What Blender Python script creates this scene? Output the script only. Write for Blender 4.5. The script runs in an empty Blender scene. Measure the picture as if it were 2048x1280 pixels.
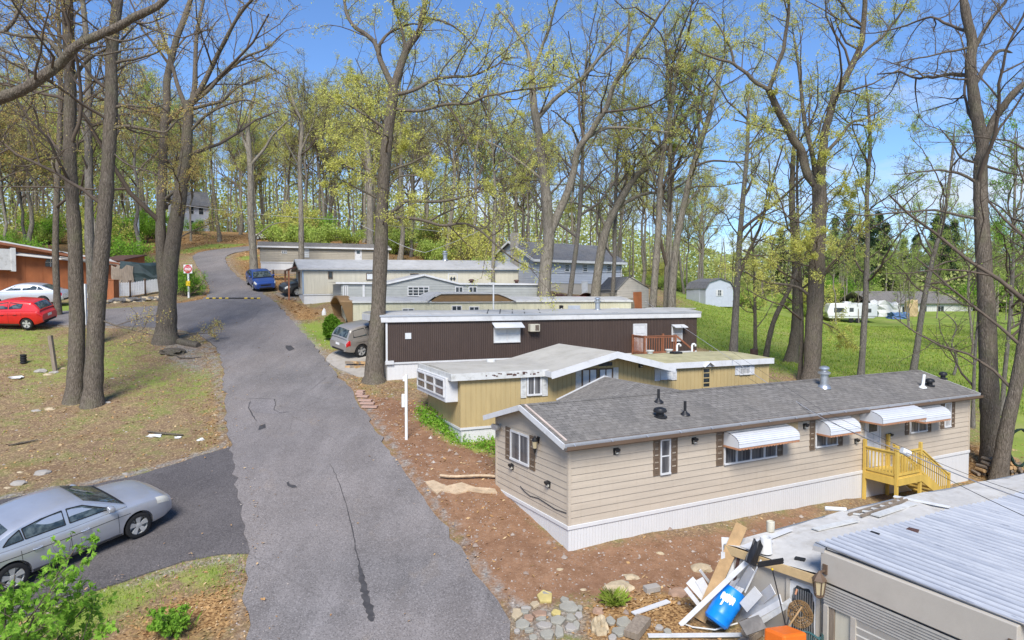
import bpy, bmesh, math, random
import numpy as np
from mathutils import Vector, Matrix, Euler
rnd = random.Random(11)
SC = bpy.context.scene
COL = SC.collection
R = math.radians
# ---------------------------------------------------------------- camera model (survey of the photograph)
FPX = 1365.33; CAMZ = 7.0; PITCH = math.atan(50/1365.33)
CP, SP = math.cos(PITCH), math.sin(PITCH)
CAM = Vector((0, 0, CAMZ))
def ray(px, py):
    a = (px-1024)/FPX; b = (640-py)/FPX
    return Vector((a, CP + b*SP, -SP + b*CP))
def P(px, py, D):
    d = ray(px, py)
    return CAM + d*(D/d.y)
# ---------------------------------------------------------------- terrain
_ctl = [(-3,15.2,-.67),(-1,10,-1.7),(-4,20,.3),(-7,30,2.3),(-13,40,4.3),(-20,50,6.3),(-26,60,8.3),(-32,70,10.3),(-36,80,12.3),
 (-12,16.5,-.3),(-11,20,.35),(-20,22,.9),(-20,30,2.3),(-30,30,2.9),(-30,40,5.2),(-45,42,5.9),(-33,50,6.4),(-45,55,7.2),(-60,60,9),
 (-.5,22.4,.76),(1.53,18.5,0),(7,21.3,-.1),(18.4,27.6,-.6),(16.4,31.5,.1),(-1.9,25.5,1.43),(12.1,32,1.1),(10.2,36.5,1.8),
 (-6.1,33,2.84),(10.8,40,2.5),(-10,42,4.7),(8.5,49.5,4.6),(-11.7,47,5.9),(2,52,5.9),(-15.6,51,6.3),(1,58,6.4),(-23.6,64,9.2),(-12,68,9.6),
 (3,62,6.5),(8,75,6.9),(11,70,6.4),(15,54,2.75),(22,72,4.3),(26,90,5.8),(18.5,42,1.9),(20.3,29,-.33),(28,30,-.2),
 (50,100,2.6),(60,95,2.9),(31,48,1.7),(23,47,1.8),(75,118,3.8),(40,60,2.0),(60,60,1.2),
 (-15,90,13.6),(-33,96,14.7),(-50,105,16.7),(-46,108,16.9),(-2,100,12.8),(14,110,10.5),(40,140,8),(100,150,5),(-60,100,16),(-40,90,14.0),
 (0,2,-3.2),(-20,0,-3),(20,0,-3.2),(5,14.5,-.62),(9,11,-1.0),(14,18,-1.0),(4,15.5,-.55),(20,15,-1.6),
 (-100,200,18),(0,250,16),(150,250,9),(-150,100,16),(-100,0,0),(200,100,0),(150,0,-4),(-80,-60,-8),(80,-60,-8),(0,-80,-9),(-400,400,20),(400,400,10),(400,-300,-12),(-400,-300,-10)]
_C = np.array(_ctl, float)
def _phi(r2): return np.where(r2 > 1e-9, r2*np.log(np.maximum(r2, 1e-9))*.5, 0)
def _tps():
    n = len(_C); X = _C[:, :2]/50.
    d2 = ((X[:, None]-X[None])**2).sum(-1)
    K = _phi(d2) + np.eye(n)*.0015
    Pm = np.hstack([np.ones((n, 1)), X])
    A = np.zeros((n+3, n+3)); A[:n, :n] = K; A[:n, n:] = Pm; A[n:, :n] = Pm.T
    return X, np.linalg.solve(A, np.concatenate([_C[:, 2], [0, 0, 0]]))
_TX, _TW = _tps()
def terA(x, y):
    x = np.asarray(x, float); y = np.asarray(y, float); sh = x.shape
    q = np.stack([x.ravel(), y.ravel()], 1)/50.
    out = np.empty(len(q))
    for i in range(0, len(q), 20000):
        s = q[i:i+20000]
        d2 = ((s[:, None]-_TX[None])**2).sum(-1)
        out[i:i+20000] = _phi(d2) @ _TW[:-3] + _TW[-3] + s @ _TW[-2:]
    return out.reshape(sh)
def ter(x, y): return float(terA(np.array([x]), np.array([y]))[0])
def G(px, py):
    """point of the terrain seen at a pixel of the survey photograph"""
    d = ray(px, py)
    s = np.concatenate([np.arange(4, 60, .25), np.arange(60, 260, 1.)])
    z = CAMZ + d.z*s - terA(d.x*s, d.y*s)
    k = np.where(z <= 0)[0]
    if len(k) == 0: s1 = 200.
    else:
        i = max(k[0], 1); t = z[i-1]/(z[i-1]-z[i]+1e-9); s1 = s[i-1] + t*(s[i]-s[i-1])
    return Vector((d.x*s1, d.y*s1, ter(d.x*s1, d.y*s1)))
# ---------------------------------------------------------------- objects
def tag(o, label=None, cat=None, group=None, kind=None):
    if label: o['label'] = label
    if cat: o['category'] = cat
    if group: o['group'] = group
    if kind: o['kind'] = kind
    return o
def thing(name, label, cat, loc=(0, 0, 0), yaw=0, group=None, rot=None, scale=1):
    o = bpy.data.objects.new(name, None); COL.objects.link(o)
    o.empty_display_size = .2
    o.location = loc; o.rotation_euler = rot if rot else (0, 0, yaw); o.scale = (scale,)*3
    return tag(o, label, cat, group)
def wm(o):
    return Matrix.LocRotScale(o.location, o.rotation_euler, o.scale)
def dup(root, loc, rot=(0, 0, 0), scale=None, label=None, group=None):
    r = root.copy(); COL.objects.link(r); r.location = loc; r.rotation_euler = rot
    if scale is not None: r.scale = scale if hasattr(scale, '__len__') else (scale,)*3
    if label: r['label'] = label
    if group: r['group'] = group
    for ch in list(root.children):
        c = ch.copy(); COL.objects.link(c); c.parent = r
        for g in list(ch.children):
            d = g.copy(); COL.objects.link(d); d.parent = c
    return r
def link(name, me, mats, parent=None):
    o = bpy.data.objects.new(name, me); COL.objects.link(o)
    for m in (mats if isinstance(mats, (list, tuple)) else [mats]): me.materials.append(m)
    if parent is not None: o.parent = parent
    return o
class MB:
    def __init__(s): s.v = []; s.f = []; s.mi = []; s.cur = 0
    def add(s, vs, fs):
        o = len(s.v); s.v += [tuple(v) for v in vs]; s.f += [tuple(i+o for i in f) for f in fs]; s.mi += [s.cur]*len(fs)
        return s
    def box(s, x0, x1, y0, y1, z0, z1):
        return s.add([(x0,y0,z0),(x1,y0,z0),(x1,y1,z0),(x0,y1,z0),(x0,y0,z1),(x1,y0,z1),(x1,y1,z1),(x0,y1,z1)],
              [(0,3,2,1),(4,5,6,7),(0,1,5,4),(1,2,6,5),(2,3,7,6),(3,0,4,7)])
    def beam(s, a, b, w, h, up=(0, 0, 1), taper=1):
        a = Vector(a); b = Vector(b); t = (b-a).normalized(); up = Vector(up)
        if abs(t.dot(up)) > .98: up = Vector((0, 1, 0))
        n = t.cross(up).normalized(); u = n.cross(t)
        vs = []
        for p, k in ((a, 1), (b, taper)):
            for i, j in ((-1, -1), (1, -1), (1, 1), (-1, 1)): vs.append(p + n*(i*w/2*k) + u*(j*h/2*k))
        return s.add(vs, [(0,1,2,3),(7,6,5,4),(1,0,4,5),(2,1,5,6),(3,2,6,7),(0,3,7,4)])
    def prism(s, poly, vec):
        n = len(poly); vec = Vector(vec); a = [Vector(p) for p in poly]
        nn = Vector((0, 0, 0))
        for i in range(n): nn += a[i].cross(a[(i+1) % n])
        if nn.dot(vec) > 0: a.reverse()
        return s.add(a+[p+vec for p in a], [tuple(range(n)), tuple(range(2*n-1, n-1, -1))] + [(i, n+i, n+(i+1) % n, (i+1) % n)[::-1] for i in range(n)])
    def face(s, *pts): return s.add(pts, [tuple(range(len(pts)))])
    def tube(s, pts, r, n=8, cap=True):
        pts = [Vector(p) for p in pts]; m = len(pts)
        rr = r if hasattr(r, '__len__') else [r]*m
        vs = []; ref = None
        for i, p in enumerate(pts):
            t = (pts[min(i+1, m-1)]-pts[max(i-1, 0)]).normalized()
            if ref is None: ref = Vector((0, 0, 1)) if abs(t.z) < .9 else Vector((1, 0, 0))
            u = t.cross(ref).normalized(); w = u.cross(t)
            ref = w
            for k in range(n):
                a = 2*math.pi*k/n; vs.append(p + u*(math.cos(a)*rr[i]) + w*(math.sin(a)*rr[i]))
        fs = [(i*n+k, i*n+(k+1) % n, (i+1)*n+(k+1) % n, (i+1)*n+k) for i in range(m-1) for k in range(n)]
        if cap: fs += [tuple(range(n-1, -1, -1)), tuple((m-1)*n+k for k in range(n))]
        return s.add(vs, fs)
    def lathe(s, prof, c=(0, 0, 0), axis='z', n=16, cap=True):
        vs = []
        for r_, h in prof:
            for k in range(n):
                a = 2*math.pi*k/n; x, y = math.cos(a)*r_, math.sin(a)*r_
                p = (x, y, h) if axis == 'z' else ((h, x, y) if axis == 'x' else (y, h, x))
                vs.append((p[0]+c[0], p[1]+c[1], p[2]+c[2]))
        m = len(prof)
        fs = [(i*n+k, i*n+(k+1) % n, (i+1)*n+(k+1) % n, (i+1)*n+k) for i in range(m-1) for k in range(n)]
        if cap: fs += [tuple(range(n-1, -1, -1)), tuple((m-1)*n+k for k in range(n))]
        return s.add(vs, fs)
    def xf(s, M):
        s.v = [tuple(M @ Vector(v)) for v in s.v]; return s
    def build(s, name, mats, parent=None, smooth=False, bevel=0, loc=None, rot=None, fix=True):
        me = bpy.data.meshes.new(name); me.from_pydata(s.v, [], s.f)
        if any(s.mi): me.polygons.foreach_set('material_index', s.mi)
        if fix:
            bm = bmesh.new(); bm.from_mesh(me); bmesh.ops.recalc_face_normals(bm, faces=bm.faces); bm.to_mesh(me); bm.free()
        if smooth:
            me.shade_smooth(); me.set_sharp_from_angle(angle=R(smooth if smooth > 1 else 40))
        o = link(name, me, mats, parent)
        if loc is not None: o.location = loc
        if rot is not None: o.rotation_euler = rot
        if bevel:
            b = o.modifiers.new('bevel', 'BEVEL'); b.width = bevel; b.segments = 2; b.limit_method = 'ANGLE'; b.angle_limit = R(35)
        return o
def np_mesh(name, V, Q, mats, parent=None, smooth=False):
    V = np.asarray(V, np.float32); Q = np.asarray(Q, np.int32); k = Q.shape[1]
    me = bpy.data.meshes.new(name)
    me.vertices.add(len(V)); me.vertices.foreach_set('co', V.ravel())
    me.loops.add(Q.size); me.loops.foreach_set('vertex_index', Q.ravel())
    me.polygons.add(len(Q)); me.polygons.foreach_set('loop_start', np.arange(0, Q.size, k, dtype=np.int32))
    if smooth: me.polygons.foreach_set('use_smooth', np.ones(len(Q), bool))
    me.update(calc_edges=True); me.validate()
    return link(name, me, mats, parent)
# ---------------------------------------------------------------- materials
class NT:
    def __init__(s, name):
        s.m = bpy.data.materials.new(name); s.m.use_nodes = True
        s.n = s.m.node_tree.nodes; s.l = s.m.node_tree.links; s.b = s.n['Principled BSDF']; s.out = s.n['Material Output']
    def new(s, t, **k):
        n = s.n.new('ShaderNode'+t)
        for a, v in k.items(): setattr(n, a, v)
        return n
    def set(s, sock, v):
        if hasattr(v, 'is_linked') or hasattr(v, 'links'): s.l.new(v, sock)
        elif isinstance(v, (tuple, list)) and len(v) == 3 and sock.type == 'RGBA': sock.default_value = (*v, 1)
        else: sock.default_value = v
    def co(s, kind='Object', scale=(1, 1, 1), rot=(0, 0, 0)):
        t = s.new('TexCoord'); m = s.new('Mapping'); m.inputs['Scale'].default_value = scale; m.inputs['Rotation'].default_value = rot
        s.l.new(t.outputs[kind], m.inputs[0]); return m.outputs[0]
    def noise(s, vec, scale, detail=4, rough=.6, dist=0):
        n = s.new('TexNoise'); n.inputs['Scale'].default_value = scale; n.inputs['Detail'].default_value = detail
        n.inputs['Roughness'].default_value = rough; n.inputs['Distortion'].default_value = dist; s.l.new(vec, n.inputs['Vector']); return n.outputs['Fac']
    def vor(s, vec, scale, feature='F1', out='Distance'):
        n = s.new('TexVoronoi'); n.feature = feature; n.inputs['Scale'].default_value = scale; s.l.new(vec, n.inputs['Vector']); return n.outputs[out]
    def ramp(s, f, lo, hi, a=0., b=1.):
        n = s.new('MapRange'); n.inputs[1].default_value = lo; n.inputs[2].default_value = hi; n.inputs[3].default_value = a; n.inputs[4].default_value = b
        s.set(n.inputs[0], f); return n.outputs[0]
    def mix(s, f, a, b, mode='MIX'):
        n = s.new('Mix', data_type='RGBA', blend_type=mode); s.set(n.inputs[0], f); s.set(n.inputs[6], a); s.set(n.inputs[7], b); return n.outputs[2]
    def math(s, op, a, b=0.):
        n = s.new('Math', operation=op); s.set(n.inputs[0], a); s.set(n.inputs[1], b); return n.outputs[0]
    def attr(s, name, out='Fac'):
        n = s.new('Attribute', attribute_name=name); return n.outputs[out]
    def bump(s, h, strength=.4, dist=.02):
        n = s.new('Bump'); n.inputs['Strength'].default_value = strength; n.inputs['Distance'].default_value = dist
        s.set(n.inputs['Height'], h); s.l.new(n.outputs[0], s.b.inputs['Normal'])
    def fin(s, col, rough=.7, metal=0, spec=.5):
        s.set(s.b.inputs['Base Color'], col); s.set(s.b.inputs['Roughness'], rough); s.set(s.b.inputs['Metallic'], metal)
        s.b.inputs['Specular IOR Level'].default_value = spec
        return s.m
def sc(c, k): return tuple(min(1, x*k) for x in c)
def Msid(name, col, dcol):
    t = NT(name); v = t.co()
    n1 = t.noise(t.co('Object', (.35, .35, 5.2)), 1.3, 2); c = t.mix(t.ramp(n1, .35, .65), sc(col, .93), sc(col, 1.05))
    c = t.mix(t.ramp(t.noise(t.co('Object', (5, 5, .35)), 1.6, 5, .7), .52, .75, 0, .32), c, dcol)
    c = t.mix(t.ramp(t.noise(v, 1.1, 6, .75), .55, .72, 0, .35), c, dcol)
    c = t.mix(t.ramp(t.noise(v, 22, 4, .7), .62, .75, 0, .3), c, sc(col, .7))
    return t.fin(c, .6, 0, .3)
def M(name, col, rough=.65, metal=0, var=.18, scale=1.5, bump=0, bscale=60, dirt=0, dcol=(.12, .1, .07), streak=(1, 1, 1), spec=.4):
    t = NT(name); v = t.co('Object', streak)
    n1 = t.noise(v, scale, 5); n2 = t.noise(t.co(), bscale, 3)
    c = t.mix(t.ramp(n1, .3, .7), sc(col, 1-var), sc(col, 1+var))
    c = t.mix(t.ramp(n2, .35, .7, 0, .25), c, sc(col, .6))
    if dirt: c = t.mix(t.ramp(t.noise(v, scale*2.3, 6, .7), .5, .75, 0, dirt), c, dcol)
    if bump: t.bump(n2, bump, .01)
    return t.fin(c, rough, metal, spec)
MT = {}
MT['white_trim'] = M('white_trim_paint', (.63,.63,.625), .5, var=.06, dirt=.25, scale=1.2)
MT['white_vinyl'] = M('white_vinyl', (.665,.655,.635), .4, var=.03, dirt=.2, dcol=(.46,.43,.39), streak=(3, 3, .35))
MT['old_white'] = M('weathered_white', (.6,.6,.57), .6, var=.1, dirt=.6, dcol=(.22,.2,.15), scale=2)
MT['tan'] = Msid('tan_siding', (.49,.415,.322), (.36,.29,.21))
MT['yellow'] = M('yellow_board', (.46,.35,.165), .65, var=.09, dirt=.25, dcol=(.3,.2,.08), streak=(2, 2, .3))
MT['cream'] = M('cream_board', (.58,.54,.43), .6, var=.08, dirt=.4, dcol=(.3,.27,.19), streak=(3, 3, .25))
MT['greenish'] = M('cream_mildew', (.56,.53,.38), .6, var=.1, dirt=.5, dcol=(.26,.26,.15), streak=(2.5, 2.5, .3))
MT['greyside'] = M('grey_lap_siding', (.36,.37,.35), .6, var=.08, dirt=.3, dcol=(.2,.2,.18))
MT['fartan'] = M('taupe_lap_siding', (.36,.32,.25), .6, var=.08, dirt=.25)
MT['bluegrey'] = M('blue_grey_siding', (.47,.50,.56), .6, var=.06, dirt=.15, dcol=(.25,.27,.3))
MT['blue_band'] = M('faded_blue_band', (.27,.36,.47), .6, var=.1, dirt=.3)
MT['beige'] = M('beige_stucco', (.47,.43,.37), .75, var=.06, bump=.2, bscale=90, dirt=.2, dcol=(.33,.29,.24))
MT['beige_sid'] = M('beige_shed_siding', (.47,.43,.37), .6, var=.08, dirt=.25)
MT['brownband'] = M('brown_metal_band', (.2,.12,.05), .55, var=.15, dirt=.3)
MT['browntrim'] = M('brown_trim', (.13,.085,.055), .55, var=.12)
MT['shutter'] = M('brown_shutter', (.15,.105,.07), .55, var=.1)
MT['alum'] = M('aluminium', (.62,.63,.65), .35, .6, var=.06)
MT['awning'] = M('white_aluminium_awning', (.6,.61,.625), .35, .0, var=.06, dirt=.22, dcol=(.4,.39,.37))
MT['copper'] = M('rusty_awning_edge', (.45,.22,.12), .6, var=.2, dirt=.4)
MT['black'] = M('black_metal', (.018,.018,.02), .45, var=.3)
MT['rubber'] = M('black_rubber', (.015,.015,.016), .8, var=.3)
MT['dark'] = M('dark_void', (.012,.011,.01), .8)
MT['galv'] = M('galvanised_steel', (.5,.52,.54), .35, .75, var=.15, scale=6)
MT['pvc'] = M('white_pvc', (.72,.72,.7), .4, var=.06, dirt=.2)
MT['lumber'] = M('new_yellow_lumber', (.62,.42,.09), .7, var=.16, scale=3, bump=.15, streak=(1, 1, .25))
MT['redwood'] = M('red_stained_deck', (.28,.11,.055), .7, var=.2, scale=3)
MT['oldwood'] = M('weathered_wood', (.25,.2,.15), .85, var=.3, scale=4, bump=.3, streak=(4, 4, .4))
MT['plank'] = M('knotty_plank', (.45,.29,.14), .7, var=.25, scale=3, bump=.15, dirt=.3, dcol=(.2,.11,.05))
MT['ply'] = M('plywood_patch', (.52,.38,.2), .75, var=.15, scale=4)
MT['rustwood'] = M('orange_brown_plywood', (.38,.13,.048), .75, var=.25, scale=1.2, dirt=.35, dcol=(.24,.09,.04), streak=(1, 1, .5))
MT['concrete'] = M('concrete', (.36,.33,.29), .9, var=.15, bump=.3, scale=2, dirt=.3)
MT['flagstone'] = M('grey_flagstone', (.30,.285,.235), .85, var=.18, bump=.4, bscale=25, scale=5, dirt=.3, dcol=(.25,.2,.13))
MT['yellowstone'] = M('yellow_stone', (.5,.4,.15), .85, var=.2, bump=.5, bscale=20, scale=5)
MT['tanstone'] = M('tan_stone', (.46,.37,.24), .85, var=.25, bump=.6, bscale=12, scale=5, dirt=.4, dcol=(.25,.18,.1))
MT['redstone'] = M('reddish_stone', (.34,.22,.15), .85, var=.2, bump=.5, bscale=18, scale=5)
MT['darkstone'] = M('dark_fieldstone', (.15,.14,.13), .9, var=.3, bump=.6, bscale=14, scale=4)
MT['paver'] = M('pink_paver', (.42,.28,.22), .85, var=.15, bump=.3)
MT['barrel'] = M('blue_plastic', (.006,.22,.72), .35, var=.12, scale=3)
MT['orange'] = M('orange_plastic', (.78,.16,.015), .45, var=.12)
MT['greenchair'] = M('green_plastic', (.035,.10,.10), .4, var=.15)
MT['red'] = M('red_sign', (.55,.02,.03), .4, var=.04)
MT['signwhite'] = M('sign_white', (.8,.8,.8), .4, var=.02)
MT['yellowpl'] = M('yellow_reflector', (.75,.5,.02), .4, var=.06)
MT['burlap'] = M('tan_erosion_cloth', (.5,.38,.25), .9, var=.25, bump=.6, bscale=30, scale=3, dirt=.75, dcol=(.3,.18,.1))
MT['tyre'] = MT['rubber']
MT['chrome'] = M('wheel_alloy', (.62,.62,.6), .35, .5, var=.08)
MT['lamp'] = M('clear_lamp_lens', (.62,.6,.52), .12, var=.06, spec=.8)
MT['tail'] = M('red_lamp_lens', (.5,.012,.012), .15, var=.1, spec=.8)
MT['cable'] = M('black_cable', (.03,.03,.035), .6)
MT['wcable'] = M('pale_cable', (.4,.4,.42), .5)
MT['bulb'] = M('lantern_glass', (.5,.42,.26), .15)
MT['metalroof_old'] = M('old_coated_roof', (.44,.435,.42), .6, var=.12, scale=.8, dirt=.45, dcol=(.2,.18,.15))
MT['cream_roof'] = M('coated_cream_roof', (.45,.425,.37), .7, var=.12, scale=.7, dirt=.5, dcol=(.25,.22,.16), bump=.15)
MT['moss_roof'] = M('mossy_roof', (.42,.38,.22), .85, var=.25, scale=1.1, dirt=.6, dcol=(.2,.2,.07), bump=.3)
MT['white_roof'] = M('peeling_white_membrane', (.55,.53,.49), .7, var=.13, scale=1.0, dirt=.7, dcol=(.32,.28,.22), bump=.5, bscale=7)
MT['redscrap'] = M('dull_red_scrap', (.3,.05,.04), .6, var=.3)
MT['darkscrap'] = M('dark_rust_scrap', (.09,.045,.035), .7, var=.4)
MT['bluetarp'] = M('blue_tarp', (.09,.16,.33), .5, var=.4, scale=4)
MT['tarpbrown'] = M('brown_grey_tarp', (.21,.18,.13), .7, var=.25, scale=1)
def paint(name, c, coat=.6, metal=.35):
    t = NT(name); v = t.co()
    col = t.mix(t.ramp(t.noise(v, 1.2, 3), .35, .7), sc(c, .92), sc(c, 1.05))
    col = t.mix(t.ramp(t.noise(v, 3, 6, .7), .55, .8, 0, .18), col, (.3,.28,.24))
    t.fin(col, .32, metal); t.b.inputs['Coat Weight'].default_value = coat; t.b.inputs['Coat Roughness'].default_value = .08
    return t.m
MT['silver'] = paint('silver_paint', (.5,.52,.56), metal=.55)
MT['silver2'] = paint('pale_silver_paint', (.58,.6,.64), metal=.4)
MT['carred'] = paint('bright_red_paint', (.62,.018,.015), metal=.05)
MT['carblue'] = paint('blue_car_paint', (.03,.075,.27), metal=.25)
MT['champagne'] = paint('champagne_paint', (.42,.385,.34), metal=.5)
MT['darkcar'] = paint('dark_grey_paint', (.06,.065,.07))
MT['carwhite'] = paint('white_paint_vehicle', (.7,.7,.7), metal=0)
def glass(name, c=(.02,.026,.03), c2=None, rough=.06, streak=(1, 1, 1), sc_=2.):
    t = NT(name); v = t.co('Object', streak)
    col = t.mix(t.ramp(t.noise(v, sc_, 4), .42, .62), c, c2 or sc(c, 2.2))
    t.fin(col, rough, 0, .7); return t.m
MT['glass'] = glass('dark_window_glass')
MT['carglass'] = glass('tinted_car_glass', (.02,.03,.034), (.10,.125,.125), .03, sc_=5)  # pale noise blotches painted in for reflections and glimpsed interior
MT['curtain'] = glass('glass_over_curtain', (.3,.3,.29), (.45,.44,.42), .1, (14, 14, .3), 1.5)
MT['greycurtain'] = glass('glass_over_grey_curtain', (.06,.06,.065), (.19,.185,.18), .08, (14, 14, .3), 1.2)
MT['paleblind'] = glass('glass_over_pale_blind', (.58,.6,.6), (.66,.68,.68), .12)
def ribbed(name, col, col2, pitch, axis='x', dirt=.3, rough=.6):
    t = NT(name); v = t.co()
    x = t.new('SeparateXYZ'); t.l.new(v, x.inputs[0])
    w = t.math('FRACT', t.math('DIVIDE', x.outputs['X' if axis == 'x' else 'Y'], pitch))
    rib = t.ramp(t.math('ABSOLUTE', t.math('SUBTRACT', w, .5)), .2, .42)
    c = t.mix(rib, col, col2)
    n = t.noise(t.co('Object', (1.5, 1.5, .5)), 2.2, 6, .7)
    c = t.mix(t.ramp(n, .4, .7, 0, dirt), c, sc(col, .45))
    n2 = t.noise(v, 30, 4, .7)
    c = t.mix(t.ramp(n2, .5, .75, 0, .5), c, sc(col2, 1.5))
    t.bump(rib, .6, .015)
    return t.fin(c, rough)
MT['brown'] = ribbed('dark_brown_ribbed_siding', (.048,.030,.023), (.085,.057,.045), .1)
MT['rollup'] = M('grey_roller_door', (.42,.4,.36), .55, var=.1, dirt=.3)
def shingle(name, c1, c2, row=.15, wid=.3, blotch=(.16,.15,.14)):
    t = NT(name); v = t.co()
    b = t.new('TexBrick'); t.l.new(v, b.inputs['Vector']); b.offset = .5
    b.inputs['Scale'].default_value = 1; b.inputs['Brick Width'].default_value = wid; b.inputs['Row Height'].default_value = row
    b.inputs['Mortar Size'].default_value = .011; b.inputs['Mortar Smooth'].default_value = .3; b.inputs['Bias'].default_value = 0
    b.inputs['Color1'].default_value = (*c1, 1); b.inputs['Color2'].default_value = (*c2, 1); b.inputs['Mortar'].default_value = (*sc(c1, .35), 1)
    c = t.mix(t.ramp(t.noise(v, .8, 5, .65), .4, .7, 0, .75), b.outputs['Color'], blotch)
    c = t.mix(t.ramp(t.noise(v, 5, 5, .7), .5, .7, 0, .5), c, sc(c2, 1.55))
    c = t.mix(t.ramp(t.noise(t.co('Object', (1, .3, 1)), 1.1, 6, .75), .5, .66, 0, .55), c, (.085,.08,.075))
    c = t.mix(t.ramp(t.noise(v, 130, 2, .5), .5, .75, 0, .5), c, sc(c2, 1.6))
    t.bump(b.outputs['Fac'], -.5, .01)
    return t.fin(c, .9, 0, .2)
MT['shingle'] = shingle('grey_asphalt_shingle', (.135,.126,.115), (.205,.19,.172), blotch=(.165,.15,.13))
MT['shingle_dark'] = shingle('dark_grey_shingle', (.10,.105,.115), (.14,.145,.155))
def asphalt(name, base, bright, patch=True):
    t = NT(name); v = t.co('Object')
    n1 = t.noise(v, .35, 6, .6); n2 = t.noise(v, 1.8, 5, .65); n3 = t.noise(v, 26, 4, .7)
    c = t.mix(t.ramp(n1, .35, .68), base, bright)
    c = t.mix(t.ramp(n2, .48, .72, 0, .45), c, sc(base, .68))
    if patch:
        m = t.co('Object', (1, .22, 1), (0, 0, .32))
        c = t.mix(t.ramp(t.noise(m, .9, 4, .5), .52, .7, 0, .55), c, sc(bright, 1.22))
        c = t.mix(t.ramp(t.noise(v, .55, 3, .6, 1.5), .62, .72, 0, .4), c, (.24,.19,.14))
        cr = t.vor(t.mix(.16, v, t.new('TexNoise').outputs['Color']), .33, 'DISTANCE_TO_EDGE')
        k = t.math('MULTIPLY', t.ramp(cr, 0., .012, 1, 0), t.ramp(t.noise(v, .22, 2), .5, .58))
        c = t.mix(t.math('MULTIPLY', k, .5), c, sc(base, .45))
    if patch:
        c = t.mix(t.ramp(t.noise(t.co('Object', (1, .12, 1), (0, 0, .30)), 1.5, 4, .6), .45, .68, 0, .5), c, sc(base, .78))
        c = t.mix(t.ramp(t.noise(v, .13, 3, .5), .4, .65, 0, .5), c, (.27,.23,.205))
    sp = t.vor(v, 38, 'F1', 'Color'); sx = t.new('SeparateXYZ'); t.l.new(sp, sx.inputs[0])
    c = t.mix(t.ramp(sx.outputs[0], .6, 1, 0, .45), c, sc(bright, 1.6))
    c = t.mix(t.ramp(sx.outputs[1], .6, 1, 0, .6), c, sc(base, .5))
    c = t.mix(t.ramp(n3, .62, .8, 0, .35), c, sc(bright, 1.8))
    t.bump(n3, .5, .01)
    return t.fin(c, .9, 0, .25)
MT['asphalt'] = asphalt('worn_grey_asphalt', (.142,.131,.126), (.215,.198,.191))
MT['asphalt_new'] = asphalt('newer_dark_asphalt', (.085,.077,.076), (.125,.113,.11), False)
MT['tar'] = M('tar_seam', (.06,.056,.056), .7, var=.3, scale=6)
MT['patchasphalt'] = asphalt('patched_asphalt', (.165,.15,.145), (.24,.218,.212), False)
# ground: surface kinds blended by attributes (red soil, meadow grass, leaf litter, grey gravel)
def ground_mat():
    t = NT('ground_soil'); v = t.co('Object')
    n1 = t.noise(v, .5, 6, .62); n2 = t.noise(v, 2.5, 6, .7); n3 = t.noise(v, 14, 5, .75); n4 = t.noise(v, 45, 3, .7)
    vc = t.new('TexVoronoi'); vc.inputs['Scale'].default_value = 24; t.l.new(t.mix(.15, v, t.new('TexNoise').outputs['Color']), vc.inputs['Vector'])
    sx = t.new('SeparateXYZ'); t.l.new(vc.outputs['Color'], sx.inputs[0])
    # dry yard: brown soil, straw, thin grass
    yard = t.mix(t.ramp(n3, .35, .7), (.145,.097,.06), (.30,.205,.125))
    yard = t.mix(t.ramp(n2, .47, .68, 0, .85), yard, (.29,.22,.105))
    yard = t.mix(t.ramp(t.noise(v, .7, 6, .72), .49, .64, 0, .75), yard, (.19,.22,.06))
    yard = t.mix(t.ramp(t.noise(v, .45, 5, .7, .6), .52, .66, 0, .7), yard, (.19,.112,.06))
    yard = t.mix(t.ramp(sx.outputs[0], .72, .95, 0, .75), yard, (.46,.33,.18))
    # red soil
    red = t.mix(t.ramp(n2, .3, .7), (.19,.102,.056), (.33,.19,.112))
    red = t.mix(t.ramp(n3, .55, .75, 0, .8), red, (.38,.25,.16))
    red = t.mix(t.ramp(n1, .5, .7, 0, .6), red, (.155,.08,.048))
    red = t.mix(t.ramp(sx.outputs[1], .9, .98, 0, .45), red, (.36,.25,.18))
    # grass
    gr = t.mix(t.ramp(n1, .35, .68), (.165,.245,.045), (.30,.35,.075))
    gr = t.mix(t.ramp(n2, .45, .75, 0, .6), gr, (.2,.25,.045))
    gr = t.mix(t.ramp(n4, .4, .75, 0, .4), gr, (.09,.16,.02))
    gr = t.mix(t.ramp(t.noise(v, .16, 4, .6), .55, .68, 0, .55), gr, (.34,.31,.12))
    # leaf litter
    lf = t.mix(t.ramp(sx.outputs[2], .1, .9), (.15,.075,.03), (.46,.28,.12))
    lf = t.mix(t.ramp(n3, .5, .75, 0, .5), lf, (.10,.055,.03))
    grv = t.mix(t.ramp(sx.outputs[0], .2, .9), (.18,.16,.14), (.36,.33,.29))
    def msk(a, w=.18):
        x = t.math('ADD', t.attr(a), t.math('MULTIPLY', t.math('SUBTRACT', n2, .5), 1.1))
        x = t.math('ADD', x, t.math('MULTIPLY', t.math('SUBTRACT', n3, .5), .6))
        return t.ramp(x, .5-w, .5+w)
    c = t.mix(msk('red'), yard, red); c = t.mix(msk('gravel'), c, grv); c = t.mix(msk('grass'), c, gr); c = t.mix(msk('leaf'), c, lf)
    h = t.math('ADD', n3, t.math('MULTIPLY', n4, .5))
    t.bump(h, .7, .04)
    return t.fin(c, .95, 0, .1)
MT['ground'] = ground_mat()
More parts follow.
